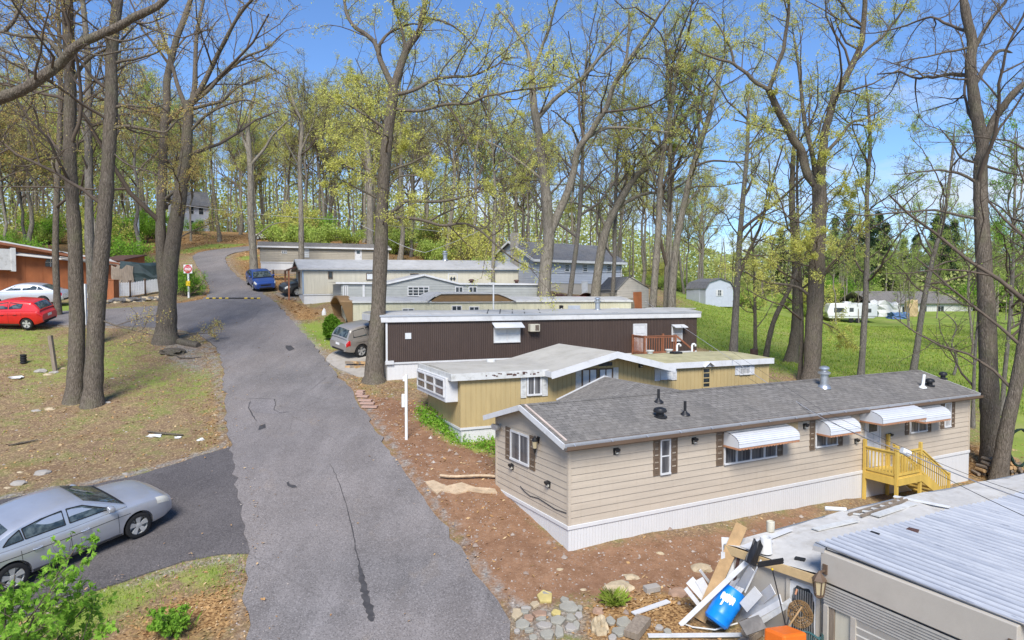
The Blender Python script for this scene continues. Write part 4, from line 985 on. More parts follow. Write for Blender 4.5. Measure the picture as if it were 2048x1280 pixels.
turtle_vent(rt, (h.w(950, 566)[0], .8, ze+.12), .22, 'darkscrap'); turtle_vent(rt, (h.w(1038, 590)[0], .5, ze+.1), .2, 'darkscrap')
# ---- cream home with blue band -----------------------------------------------------------
A = P(607, 608, 51); B = P(1037, 592, 58)
h = Home('mobile_home', 'cream mobile home with faded blue eave band and grey white roof', 'mobile home', A, B, A.z-.2, .25, group=HG)
rt = h.root; L = h.L; W = 4.6; zs = h.w(607, 588)[1]; ze = h.w(607, 542)[1]
mb = MB(); groove(mb, mf(), 0, L, zs, ze, .3, .016, .012); groove(mb, ml(), 0, W, zs, ze, .3, .016, .012); mb.box(.02, L, .03, W, zs, ze)
mb.add([(0, 0, ze), (0, W/2, ze+.75), (0, W, ze)], [(0, 1, 2)]); mb.build('wall', MT['cream'], rt, fix=False)
skirt_to_ground(h, W, zs)
mb = MB(); mb.box(-.02, L+.05, -.05, -.0, ze-.02, ze+.22); mb.box(-.04, .06, -.04, .0, zs, ze-.02); mb.build('blue_band', MT['blue_band'], rt)
zf = lambda y: ze+.26+.72*(1-abs(y-W/2)/(W/2))
gable_roof(rt, -.3, L+.1, -.25, W+.25, zf, MT['metalroof_old'], th=.1)
mb = MB(); mb.beam((-.32, -.25, zf(-.25)-.06), (-.32, W/2, zf(W/2)-.06), .04, .14); mb.beam((-.32, W/2, zf(W/2)-.06), (-.32, W+.25, zf(-.25)-.06), .04, .14); mb.build('rake_fascia', MT['greyside'], rt)
win(h, 656, 665, 543, 557, pane='glass', frame='browntrim'); win(h, 732, 746, 546, 560, pane='paleblind', frame='browntrim'); win(h, 820, 837, 547, 560, pane='glass', frame='browntrim')
a, zt = h.w(897, 549); b, _ = h.w(913, 549); d = panel_door(rt, mf(), a, b, zs, zt, 'cream'); mb = MB()
for i in range(2):
    for j in range(2):
        c = (a+(b-a)*(.32+.36*i), zt-.35-.4*j); mb.add([(c[0]-.13, -.055, c[1]), (c[0], -.055, c[1]-.19), (c[0]+.13, -.055, c[1]), (c[0], -.055, c[1]+.19)], [(0, 1, 2, 3)])
mb.build('diamond_pane', MT['glass'], d, fix=False)
y0q, zt = h.g(599, 543); zb = h.g(599, 575)[1]; window(rt, ml(), y0q-.45, y0q+.45, zb, zt, v=(.5,), frame='browntrim', pane='glass')
flue(rt, (h.w(908, 540)[0], W/2, zf(W/2)), .17, .8)
BLU = h
# lean-to carport post at its lane end
cp = thing('carport', 'low dark timber carport at the lane end of the blue banded home', 'carport', h.M @ Vector((-.85, W-2.4, 0)), h.yaw)
mb = MB(); mb.add([(-.2, -.4, ze+.15), (.7, -.4, ze+.5), (.7, 2.8, ze+.5), (-.2, 2.8, ze+.15)], [(0, 1, 2, 3)]); mb.prism([(-.2, -.4, ze+.04), (.7, -.4, ze+.38), (.7, -.4, ze+.52), (-.2, -.4, ze+.17)], (0, .05, 0)); mb.build('roof', MT['darkscrap'], cp, fix=False)
for x, y in ((0, -.3), (0, 2.6)): MB().box(x-.06, x+.06, y-.06, y+.06, -.6, ze+.2).build('post', MT['redwood'], cp)
# ---- far taupe home -----------------------------------------------------------------------
A = P(521, 543, 64); B = P(778, 543, 68)
h = Home('mobile_home', 'taupe lap-sided mobile home with white skirting, farthest up the lane', 'mobile home', A, B, A.z, group=HG)
rt = h.root; L = h.L; W = 4.2; zs = h.w(521, 523)[1]; ze = h.w(521, 492)[1]
mb = MB(); lap(mb, mf(), 0, L, zs, ze, .17, lip=.03); lap(mb, ml(), 0, W, zs, ze, .17, lip=.03); mb.box(.02, L, .03, W, zs, ze); mb.build('wall', MT['fartan'], rt, fix=False)
skirt_to_ground(h, W, zs)
zf = lambda y: ze+.08+.5*(1-abs(y-W/2)/(W/2)); gable_roof(rt, -.25, L+.2, -.25, W+.25, zf, MT['shingle'])
mb = MB(); mb.box(-.25, L+.2, -.29, -.25, zf(-.25)-.15, zf(-.25)); mb.build('fascia', MT['white_trim'], rt)
a, zt = h.w(711, 498); b, _ = h.w(722, 498); panel_door(rt, mf(), a, b, zs, zt, light=True)
win(h, 608, 618, 497, 515, h=(.5,), pane='paleblind'); win(h, 563, 574, 501, 507, v=(.33, .66), fw=.04, pane='glass')
y0q, zt = h.g(519.5, 495); window(rt, ml(), 1., 2.6, zs+.4, ze-.25, pane='greycurtain')
# ---- blue-grey two storey house ------------------------------------------------------------
A = P(1067, 598, 70); B = P(1243, 600, 77)
h = Home('house', 'blue grey two storey house with dark gabled roof behind the mobile homes', 'house', A, B, A.z)
rt = h.root; L = h.L; W = 8.0; z1 = h.w(1067, 566)[1]; ze = h.w(1067, 517)[1]
mb = MB(); lap(mb, mf(), 0, L, z1, ze, .25, lip=.03); lap(mb, ml(), 0, W, z1, ze, .25); zg = 1.9
lap(mb, ml(), 0, W, ze, ze+zg, .25, lambda z: ((z-ze)/zg*W/2, W-(z-ze)/zg*W/2)); mb.box(.03, L-.02, .05, W, z1, ze); mb.build('wall', MT['bluegrey'], rt, fix=False)
mb = MB(); mb.box(.02, L-.02, .02, W-.02, -.5, z1); mb.build('basement_wall', MT['beige'], rt)
zf = lambda y: ze+.15+zg*(1-abs(y-W/2)/(W/2)); gable_roof(rt, -.4, L+.4, -.5, W+.5, zf, MT['shingle_dark'], th=.15)
mb = MB(); mb.box(-.4, L+.4, -.55, -.5, zf(-.5)-.25, zf(-.5)); mb.beam((-.42, -.5, zf(-.5)-.1), (-.42, W/2, zf(W/2)-.1), .05, .22); mb.beam((-.42, W/2, zf(W/2)-.1), (-.42, W+.5, zf(-.5)-.1), .05, .22); mb.build('fascia', MT['white_trim'], rt)
for px in (1129, 1165, 1213): win(h, px, px+10, 527, 544, h=(.5,), pane='glass', fw=.08)
a, zt = h.w(1164, 564); b, _ = h.w(1174, 564); panel_door(rt, mf(), a, b, .05, zt); win(h, 1201, 1217, 567, 582, pane='glass', fw=.1); win(h, 1203, 1216, 568, 582, pane='paleblind', fw=.04) if False else None
MB().box(-.55, -.03, 2.6, 3.4, -.3, ze+zg+.9).build('chimney', MT['concrete'], rt)
window(rt, ml(), 5.4, 6.4, z1+.6, z1+2.0, pane='glass')
MB().tube([(L-.15, -.12, -.2), (L-.15, -.12, ze), (L-.1, -.4, ze+.1)], .06, 6).build('downspout', MT['white_trim'], rt)
# ---- garden sheds -----------------------------------------------------------------------
def barn(name, label, a, b, W, hw, wallmat, roofmat, rootdz=0, tilt=0, win_=True, deep=1):
    h = Home(name, label, 'shed', a, b, a.z+rootdz, tilt); rt = h.root; L = h.L; pf = [(-.12, hw-.05), (L*.12, hw+L*.2), (L/2, hw+L*.31), (L*.88, hw+L*.2), (L+.12, hw-.05)]
    mb = MB(); mb.prism([(0, 0, -.3), (L, 0, -.3), (L, 0, hw), (L*.87, 0, hw+L*.19), (L/2, 0, hw+L*.29), (L*.13, 0, hw+L*.19), (0, 0, hw)], (0, W, 0))
    k = int(L/.22)
    for i in range(1, k): mb.box(L*i/k-.012, L*i/k+.012, -.012, -.0, 0, hw)
    mb.build('wall', MT[wallmat], rt)
    mb = MB()
    for (x0, z0), (x1, z1) in zip(pf[:-1], pf[1:]):
        mb.add([(x0, -.15, z0), (x1, -.15, z1), (x1, W+.15, z1), (x0, W+.15, z0)], [(0, 1, 2, 3)]); mb.beam((x0, -.16, z0-.05), (x1, -.16, z1-.05), .03, .1)
    mb.build('roof', MT[roofmat], rt, fix=False)
    if win_:
        window(rt, mf(), L*.5-.3, L*.5+.3, 1.1, 1.9, v=(.5,), h=(.5,), pane='glass'); shutter(rt, mf(), L*.5-.55, L*.5-.31, 1.1, 1.9, 'white_trim'); shutter(rt, mf(), L*.5+.31, L*.5+.55, 1.1, 1.9, 'white_trim')
        fbox(MB(), ml(), W*.3, W*.62, .1, hw-.05, 0, .04).build('door', MT[wallmat], rt)
    return h
barn('shed', 'pale blue grey barn shaped shed with white window on the meadow', P(1411, 609, 88), P(1466, 609, 89.5), 4.2, 2.1, 'bluegrey', 'shingle_dark')

A = P(1262, 616, 58); B = P(1312, 612, 60)
h = Home('shed', 'beige sided shed with steep gable leaning beside the brown tarp tent', 'shed', P(1235, 613, 58.5), P(1298, 614, 60), A.z-.3, .12); rt = h.root; L = h.L
mb = MB(); lap(mb, mf(), 0, L, -.4, 1.9, .2, lip=.03); lap(mb, ml(), 0, 3, -.4, 1.9, .2); lap(mb, mr(L), 0, 3, -.4, 1.9); lap(mb, mf(), 0, L, 1.9, 2.9, .2, lambda z: (0+(z-1.9)*L*.35, L-(z-1.9)*L*.5)); mb.box(.02, L-.02, .04, 3, -.4, 1.9); mb.build('wall', MT['beige_sid'], rt, fix=False)
mb = MB(); mb.add([(-.1, -.1, 1.8), (L*.38, -.1, 2.95), (L*.38, 3.1, 2.95), (-.1, 3.1, 1.8)], [(0, 1, 2, 3)]); mb.add([(L*.38, -.1, 2.95), (L+.1, -.1, 1.85), (L+.1, 3.1, 1.85), (L*.38, 3.1, 2.95)], [(0, 1, 2, 3)]); mb.build('roof', MT['shingle_dark'], rt, fix=False)
MB().box(L*.5, L*.5+.9, -.03, 0, -.3, 1.6).build('door', MT['rustwood'], rt)
# arched tarp tent
h = Home('storage_tent', 'low arched tent of brown grey tarpaulin between shed and scrap heap', 'tent', P(1192, 614, 57), P(1268, 617, 59), P(1192, 614, 57).z-.5); rt = h.root; L = h.L
mb = MB(); N = 10
for j in range(N):
    a0, a1 = math.pi*j/N, math.pi*(j+1)/N; y0, y1 = 1.4-1.5*math.cos(a0), 1.4-1.5*math.cos(a1); za_, zb_ = .4+1.3*math.sin(a0)**.8, .4+1.3*math.sin(a1)**.8
    for i in range(6):
        x0, x1 = L*i/6, L*(i+1)/6; mb.add([(x0, y0, za_-.05*(i % 2)), (x1, y0, za_-.05*((i+1) % 2)), (x1, y1, zb_-.05*((i+1) % 2)), (x0, y1, zb_-.05*(i % 2))], [(0, 1, 2, 3)])
mb.build('cover', MT['tarpbrown'], rt, smooth=30); MB().box(.1, L-.1, .0, 2.8, -.6, .42).build('base_panel', MT['oldwood'], rt)
# cream ribbed low roofed shed beyond the brown home
h = Home('shed', 'low cream ribbed metal shed showing over the brown home roof', 'shed', P(1275, 642, 47), P(1388, 636, 49), P(1275, 642, 47).z-.6); rt = h.root; L = h.L
zt = h.w(1345, 617)[1]; mb = MB()
for k in range(9): z = zt-.2*k-.2; mb.add([(0+max(0, L*.55*(1-k/3.)), -.03, z), (L, -.03, z), (L, 0, z+.2), (0+max(0, L*.55*(1-(k-1)/3.)) if k else L*.55, 0, z+.2)], [(0, 1, 2, 3)])
mb.box(.05, L-.02, .02, 2.5, -.2, zt-.55); mb.build('wall', MT['greenish'], rt, fix=False); mb = MB(); mb.prism([(-.1, -.08, zt-.62), (L*.55, -.08, zt+.02), (L+.1, -.08, zt+.02), (L+.1, -.08, zt-.03), (L*.55, -.08, zt-.03), (-.1, -.08, zt-.67)], (0, 2.7, 0)); mb.build('roof', MT['old_white'], rt)
# scrap heap things
def blob(name, mat, label, cat, c, size, seed, group=None, n=2, rough=.25, parent=None, flat=True):
    bm = bmesh.new(); bmesh.ops.create_icosphere(bm, subdivisions=n, radius=1); r = np.random.default_rng(seed)
    for v in bm.verts:
        k = 1+r.normal(0, rough); v.co = Vector((v.co.x*size[0]*k, v.co.y*size[1]*k, max(-.25, v.co.z)*size[2]*k))
    me = bpy.data.meshes.new(name); bm.to_mesh(me); bm.free(); o = link(name, me, mat, parent); o.location = c
    if label: tag(o, label, cat, group)
    return o
def crumple(name, mat, label, cat, loc, w, d, hh, seed, yaw=0):
    bm = bmesh.new(); bmesh.ops.create_cube(bm, size=1); bmesh.ops.subdivide_edges(bm, edges=bm.edges[:], cuts=3, use_grid_fill=True); r = np.random.default_rng(seed)
    for v in bm.verts: v.co = Vector(((v.co.x+r.normal(0, .05))*w, (v.co.y+r.normal(0, .05))*d, (v.co.z+.5+(r.normal(0, .08) if v.co.z > 0 else 0))*hh))
    me = bpy.data.meshes.new(name); bm.to_mesh(me); bm.free(); o = link(name, me, mat); o.location = loc; o.rotation_euler = (0, 0, yaw); tag(o, label, cat); return o
def at(px, py, D, dz=0): p = P(px, py, D); return Vector((p.x, p.y, ter(p.x, p.y)+dz))
crumple('scrap_crate', MT['darkscrap'], 'dark rusty red scrap box left in the heap by the grey home', 'scrap', at(1122, 600, 58, -.1), 1.1, 1.3, 1.2, 3, .4)
crumple('tarp_covered_load', MT['bluetarp'], 'blue checked tarpaulin bundle in the middle of the scrap heap', 'tarp bundle', at(1156, 602, 58, -.1), 1.3, 1.2, 1.0, 4, .1)
crumple('scrap_hull', MT['redscrap'], 'dull red scrap shell lying across the blue tarpaulin bundle', 'scrap', at(1160, 590, 58.8, .9), 1.9, .9, .35, 5, .3)
crumple('scrap_board', MT['cream'], 'pale slanted board leaning at the right end of the scrap heap', 'board', at(1183, 606, 57.8, -.1), .7, .2, .9, 6, .2)
p = at(1228, 590, 60, .4); tag(MB().lathe([(.28, 0), (.32, .3), (.28, .8), (.05, .82)], (0, 0, 0), 'z', 12).build('barrel', MT['barrel'], None, smooth=40, loc=p), 'small blue barrel standing left of the beige leaning shed', 'barrel')
# ---- far right yard ---------------------------------------------------------------------
h = Home('barn', 'long white single storey building with grey roof far across the meadow', 'building', P(1745, 636, 118), P(1945, 632, 126), P(1745, 636, 118).z); rt = h.root; L = h.L
zt = h.w(1745, 605)[1]; mb = MB(); groove(mb, mf(), 0, L, -.5, zt, .5, .04, .03); groove(mb, ml(), 0, 8, -.5, zt, .5, .04, .03); mb.box(.03, L, .05, 8, -.5, zt); mb.build('wall', MT['old_white'], rt, fix=False)
zf = lambda y: zt+.1+1.9*(1-abs(y-4)/4); gable_roof(rt, -.4, L+.4, -.5, 8.5, zf, MT['shingle'], th=.12)
for k in range(4): window(rt, mf(), 2.5+k*4.2, 4.2+k*4.2, .9, 2.0, v=(.5,), pane='glass')
crumple('shed_box', MT['old_white'], 'white box trailer standing at the left end of the far white building', 'trailer', at(1768, 634, 112), 3.6, 2.2, 2.3, 8, .2)
crumple('pallet_stack', MT['ply'], 'tan pallet stack in front of the far white building', 'pallets', at(1822, 634, 112), 1.6, 1.2, 2.4, 9, .1)
crumple('junk_pile', MT['bluetarp'], 'low blue and grey junk pile before the far white building', 'junk pile', at(1795, 640, 108), 2.6, 1.6, 1.0, 10, .1)
# travel trailer
rv = thing('travel_trailer', 'white travel trailer with dark windows parked far off on the meadow', 'caravan', at(1700, 645, 104), R(-8))
mb = MB(); pf = [(-3.4, .6), (-3.7, 1.5), (-3.3, 2.75), (-2.9, 2.9), (3.2, 2.9), (3.5, 2.7), (3.5, .9), (2.9, .6)]
mb.prism([(x, -1.2, z) for x, z in pf], (0, 2.4, 0)); mb.build('body', MT['carwhite'], rv, bevel=.12)
for a, b, z0, z1 in ((-2.7, -1.3, 1.5, 2.2), (-.5, .1, 1.6, 2.2), (1.6, 2.6, 1.5, 2.1)): fbox(MB(), mf(-1.2), a, b, z0, z1, 0, .03).build('window', MT['glass'], rv, bevel=.03)
MB().box(-3.6, 3.45, -1.22, -1.2, .85, 1.0).build('stripe', MT['greyside'], rv)
MB().box(-1., .0, -.5, .5, 2.9, 3.15).build('roof_unit', MT['carwhite'], rv, bevel=.06)
for x in (-.2, .75): MB().lathe([(.05, -.1), (.36, -.1), (.36, .1), (.05, .1)], (x, -1.05, .33), 'y', 16).build('wheel', MT['rubber'], rv)
# ---------------------------------------------------------------- garage, white flat roof and building debris
U = Vector((math.sin(R(62.5)), math.cos(R(62.5)), 0)); V_ = Vector((-U.y, U.x, 0)); YA = math.atan2(U.y, U.x)
gb = P(1655, 1097, 13.8); gz0 = -1.15
ga = thing('garage', 'beige garage with corrugated metal roof and roller door in the near right corner', 'garage', (gb.x, gb.y, gz0), YA)
H1 = gb.z-gz0; Wg = 3.55; Lg = 13.0      # local: x away along the building, y to the left (towards the white roof); garage spans y in [-Wg, 0]
sag = lambda y: H1-.06*(-y/Wg)
mb = MB(); PT = .19; n = int(Lg/PT)
for i in range(n):
    for k in range(6):
        x0 = -.12+(i+k/6)*PT; x1 = x0+PT/6
        z0 = .04*math.cos(2*math.pi*k/6); z1 = .04*math.cos(2*math.pi*(k+1)/6)
        z0 += .02*math.sin(x0*1.7); z1 += .02*math.sin(x1*1.7)
        for ya, yb in ((-Wg-.2, -Wg/2), (-Wg/2, .22)):
            mb.add([(x0, ya, sag(ya)+.05+z0), (x1, ya, sag(ya)+.05+z1), (x1, yb, sag(yb)+.05+z1), (x0, yb, sag(yb)+.05+z0)], [(0, 1, 2, 3)])
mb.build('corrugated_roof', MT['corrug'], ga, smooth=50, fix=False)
mb = MB(); mb.box(.04, Lg-.3, -Wg, -.04, 0, H1-.12)
mb.build('wall', MT['beige'], ga)
# front: smooth parapet panel, ribbed awning valance, frame and roller door (all on the x=0 face)
mf_ = lambda y, z, o: (-o, y, z)
mb = MB(); fbox(mb, mf_, -Wg-.02, .02, H1-.62, H1-.02, -.03, .18); par = mb.build('parapet_panel', MT['beige'], ga, bevel=.015)
mb = MB()
for i in range(8):
    z = H1-.66-i*.062; mb.add([mf_(-Wg, z, .16-.012*i), mf_(0, z, .16-.012*i), mf_(0, z-.05, .165-.012*i), mf_(-Wg, z-.05, .165-.012*i)], [(0, 1, 2, 3)]); mb.add([mf_(-Wg, z-.05, .165-.012*i), mf_(0, z-.05, .165-.012*i), mf_(0, z-.062, .145-.012*i), mf_(-Wg, z-.062, .145-.012*i)], [(0, 1, 2, 3)])
mb.build('ribbed_valance', MT['rollup'], ga, fix=False)
zd1 = H1-1.14
mb = MB(); fbox(mb, mf_, -.1, 0, 0, zd1, -.02, .10); mb.build('door_jamb', MT['beige'], ga)
fbox(MB(), mf_, -.22, -.12, 0, zd1, -.02, .06).build('timber_post', MT['oldwood'], ga)
fbox(MB(), mf_, -.6, -.23, 0, zd1, -.02, .03).build('plank_panel', MT['cream'], ga)
fbox(MB(), mf_, -.72, -.61, 0, zd1, -.02, .09).build('door_jamb', MT['beige_sid'], ga)
mb = MB(); k = 12
for i in range(k):
    z0, z1 = zd1*i/k, zd1*(i+1)/k; mb.add([mf_(-Wg+.3, z0, .05), mf_(-.72, z0, .05), mf_(-.72, z1-.02, .07), mf_(-Wg+.3, z1-.02, .07)], [(0, 1, 2, 3)]); mb.add([mf_(-Wg+.3, z1-.02, .07), mf_(-.72, z1-.02, .07), mf_(-.72, z1, .05), mf_(-Wg+.3, z1, .05)], [(0, 1, 2, 3)])
mb.build('roller_door', MT['rollup'], ga, fix=False); fbox(MB(), mf_, -Wg, -Wg+.3, 0, zd1, -.02, .10).build('door_jamb', MT['beige'], ga)
mb = MB(); mb.beam((.2-.35, .2, H1+.02), (.3-.35, .0, H1-.0), .28, .1); mb.build('gutter_end', MT['alum'], ga)
def lantern(y, z):
    mb = MB(); fbox(mb, mf_, y-.05, y+.05, z+.16, z+.36, .18, .21); fbox(mb, mf_, y-.02, y+.02, z+.22, z+.25, .2, .34)
    c = (-.36, y, z); mb.lathe([(.15, .08), (.12, .13), (.04, .22), (.015, .26)], c, 'z', 6); mb.lathe([(.03, -.3), (.09, -.26), (.09, -.23)], c, 'z', 6)
    for a in range(6):
        t = a*math.pi/3; mb.beam((c[0]+.125*math.cos(t), y+.125*math.sin(t), z+.08), (c[0]+.085*math.cos(t), y+.085*math.sin(t), z-.24), .016, .016)
    o = mb.build('wall_lantern', MT['browntrim'], ga); MB().lathe([(.07, -.22), (.11, .07)], c, 'z', 6).build('lantern_glass', MT['bulb'], o)
lantern(-.1, H1-.62); lantern(-Wg+.05, H1-.62)
p = P(2030, 1262, 10.9); MB().tube([(.25, -Wg-.02, H1-.5), (.25, -Wg-.2, H1-.5), (.1, -Wg-.35, H1-.55)], .05, 8).build('pvc_elbow', MT['pvc'], ga, smooth=40)
# white membrane lean-to
wb = P(1451, 1089, 15.6); Wl = 2.42
le = thing('lean_to', 'low beige lean-to with peeling white flat roof against the garage', 'lean-to', (wb.x, wb.y, gz0), YA)
Hl = wb.z-gz0; Ll = 14.5
off = Vector((wb.x-gb.x, wb.y-gb.y, 0)); yoff = off.dot(V_); xoff = off.dot(U)
mb = MB(); nx_, ny_ = 44, 9
rr = np.random.default_rng(12)
zt_ = lambda x: Hl+.27*math.sin(min(1, x/9)*math.pi*.62)-.012*x
for i in range(nx_+1):
    for j in range(ny_+1):
        x = Ll*i/nx_; y = -Wl*j/ny_; 
        x2 = x+(-xoff-.0)*(j/ny_)*max(0, 1-x/2.)*1.0
        mb.v.append((x2, y, zt_(x)+rr.normal(0, .012)+.02*math.sin(x*2+j)))
for i in range(nx_):
    for j in range(ny_): a = i*(ny_+1)+j; mb.f.append((a, a+ny_+1, a+ny_+2, a+1)); mb.mi.append(0)
mb.build('flat_roof', MT['white_roof'], le, smooth=60, fix=False)
mb = MB()
for i in range(nx_): x = Ll*i/nx_; xb = Ll*(i+1)/nx_; mb.beam((x, .03, zt_(x)-.04), (xb, .03, zt_(xb)-.04), .05, .07)
mb.build('edge_flashing', MT['galv'], le)
mb = MB(); mb.prism([(-.02, .02, Hl-.2), (-xoff-.1, -Wl, Hl-.2), (-xoff-.1, -Wl, Hl-.015), (-.02, .02, Hl-.015)], (.05, 0, 0)); mb.build('fascia_board', MT['ply'], le)
# front wall, slightly recessed, with a boarded ornamental window
fw0 = Vector((.10, -.18, 0)); fw1 = Vector((-xoff+.12, -Wl, 0)); wd = (fw1-fw0); wl_ = wd.length; wd.normalize(); wn = Vector((-wd.y, wd.x, 0))*-1
if wn.x > 0: wn = -wn
mw = lambda s, z, o: tuple(fw0+wd*s+wn*o+Vector((0, 0, z)))
mb = MB(); fbox(mb, mw, 0, wl_, -.3, Hl-.06, -.1, 0); mb.build('front_wall', MT['beige'], le)
mb = MB(); mb.box(.2, Ll, -.12, -.02, -.3, Hl-.1); mb.build('side_wall', MT['beige'], le)
s0 = wl_*.55; s1 = wl_*.87; z1 = Hl-.24; z0 = .55
mb = MB()
for q in ((s0, s0+.08, z0, z1), (s1-.08, s1, z0, z1), (s0+.08, s1-.08, z1-.08, z1)): fbox(mb, mw, *q, 0, .05)
fr = mb.build('window_frame', MT['beige_sid'], le)
cx, cz = (s0+s1)/2, (z0+z1)/2-.03; hw, hh = (s1-s0)/2-.13, (z1-z0)/2-.16
mb = MB(); ring = []
for k in range(64):
    t = 2*math.pi*k/64; c_, s_ = math.cos(t), math.sin(t); rr_ = 1+.055*abs(math.sin(t*6))
    ring.append((cx+hw*rr_*math.copysign(abs(c_)**.5, c_), cz+hh*rr_*math.copysign(abs(s_)**.5, s_)))
bigr = [(cx+(a-cx)*1.42, cz+(b-cz)*1.22) for a, b in ring]
for k in range(64):
    k2 = (k+1) % 64; mb.add([mw(*ring[k], .035), mw(*ring[k2], .035), mw(*bigr[k2], .03), mw(*bigr[k], .03)], [(0, 1, 2, 3)]); mb.add([mw(*ring[k], .035), mw(*ring[k2], .035), mw(*ring[k2], .01), mw(*ring[k], .01)], [(0, 1, 2, 3)])
mb.build('scalloped_surround', MT['white_trim'], fr, fix=False)
MB().add([mw(*q, .012) for q in ring], [tuple(range(64))]).build('pane', MT['glass'], fr, fix=False)
mb = MB()
for k in range(9): s = cx-hw+.04+k*(2*hw-.08)/8; fbox(mb, mw, s-.012, s+.012, cz-hh*.92, cz+hh*.92, .02, .032)
mb.build('window_bar', MT['galv'], fr)
LE = wm(le); GA = wm(ga)
def onwhite(px, py, dz=0):
    z = gz0+Hl+.1; o = CAM; d = ray(px, py)
    for _ in range(6):
        s = (z-o.z)/d.z; q = o+d*s; l = LE.inverted() @ q; z = gz0+zt_(max(0, l.x))
    return Vector((q.x, q.y, z+.02+dz))
def board(name, a, b, w_, t, mat, label, cat='board', group=None, up=(0, 0, 1), parent=None, taper=1):
    a = Vector(a); b = Vector(b); o = MB().beam(Vector((0, 0, 0)), b-a, w_, t, up, taper).build(name, MT[mat], parent, loc=a)
    return tag(o, label, cat, group)
# things lying on the white roof
la = onwhite(1697, 1033, .03); lb = onwhite(1722, 1036, .03); la2 = onwhite(1806, 1000, .03); lb2 = onwhite(1814, 1003, .03)
ld = thing('ladder', 'grey wooden ladder lying flat on the peeling white roof', 'ladder', la)
MB().beam((0, 0, 0), la2-la, .05, .06).build('rail', MT['oldwood'], ld); MB().beam(lb-la, lb2-la, .05, .06).build('rail', MT['oldwood'], ld)
for i in range(6): t = (i+.4)/6.2; MB().beam((la2-la)*t, (lb-la)+(lb2-lb)*t, .05, .035).build('rung', MT['old_white'], ld)
board('plank', onwhite(1750, 1035, .03), onwhite(1826, 1010, .03), .22, .03, 'old_white', 'broad pale plank beside the ladder on the white roof')
board('plank', onwhite(1630, 1063, .03), onwhite(1712, 1044, .03), .2, .025, 'old_white', 'pale plank near the middle of the white roof, below the ladder')
board('plank', onwhite(1788, 996, .03), onwhite(1900, 1018, .03), .14, .03, 'pvc', 'long thin white batten across the white roof behind the ladder')
board('siding_strip', onwhite(1487, 1098, .02), onwhite(1580, 1062, .02), .16, .02, 'white_trim', 'white siding strip along the front of the white roof')
board('siding_strip', onwhite(1500, 1105, .05), onwhite(1540, 1086, .05), .2, .02, 'white_trim', 'short white siding strip overlapping another at the roof corner')
p = onwhite(1541, 1064); tag(MB().lathe([(.09, 0), (.095, .02), (.095, .24), (.08, .25), (.08, .23), (.0, .22)], (0, 0, 0), 'z', 16).build('paint_can', MT['cream'], None, smooth=40, loc=p), 'small stained paint can on the edge of the white roof', 'paint can')
p = onwhite(1531, 1108); bk = tag(MB().lathe([(.12, 0), (.15, .02), (.12, .36), (.105, .36), (.11, .05), (0, .04)], (0, 0, 0), 'z', 18, cap=False).build('bucket', MT['pvc'], None, smooth=40, loc=p), 'upturned white plastic bucket at the front of the white roof', 'bucket')
p = onwhite(1655, 1020); tag(MB().tube([(0, 0, .05), (.5, -.1, .05)], .055, 8).build('pvc_offcut', MT['pvc'], None, smooth=40, loc=onwhite(1650, 1022)), 'short white pipe on the far edge of the white roof', 'pipe')
def rubble(name, mat, label, cat, loc, s, seed, group=None): return blob(name, MT[mat], label, cat, loc, s, seed, group, 2, .18)
def onmetal(px, py):
    d = ray(px, py); s = (gb.z+.06-CAM.z)/d.z; return CAM+d*s
board('scrap_strip', onmetal(1742, 1064), onmetal(1760, 1069), .09, .05, 'black', 'black strip near the left edge of the corrugated roof', 'scrap')
board('scrap_strip', onmetal(1815, 1058), onmetal(1836, 1063), .16, .05, 'darkscrap', 'dark mesh scrap lying on the corrugated roof', 'scrap')
board('scrap_strip', onwhite(1590, 1118), onwhite(1610, 1122), .12, .05, 'black', 'black flap of roofing on the front of the white roof', 'scrap')
# ground in front of the lean-to
def Q_(px, py, D): return P(px, py, D)
def gp(px, py, dz=0): p = G(px, py); p.z = gz(p.x, p.y)+dz; return p
# timber edging (sleepers) in front of the wall
for i, (a, b) in enumerate((((1480, 1292), (1543, 1243)), ((1490, 1283), (1543, 1236)), ((1500, 1275), (1540, 1229)))):
    board('retaining_timber', gp(a[0], a[1]+6, .10+.14*i), gp(b[0], b[1]+12, .10+.14*i), .18, .13, 'oldwood', ('lowest', 'middle', 'top')[i]+' grey timber of the short retaining stack beside the barrel', 'timber', 'timbers of the retaining stack')
# blue barrel, lying tilted
bp = gp(1430, 1266, .0); ax = (P(1466, 1190, 15.15)-P(1430, 1250, 14.95)).normalized()
br = thing('barrel', 'blue plastic barrel tilted in front of the white siding debris, holding offcuts', 'barrel', bp+Vector((0, 0, .24)))
br.rotation_mode = 'QUATERNION'; br.rotation_quaternion = ax.to_track_quat('Z', 'Y')
MB().lathe([(.02, .0), (.24, .0), (.285, .05), (.285, .2), (.295, .23), (.285, .26), (.295, .5), (.305, .53), (.295, .56), (.28, .80), (.255, .85), (.235, .85), (.23, .8), (.25, .1), (.02, .06)], (0, 0, 0), 'z', 28, cap=False).build('drum', MT['barrel'], br, smooth=40)
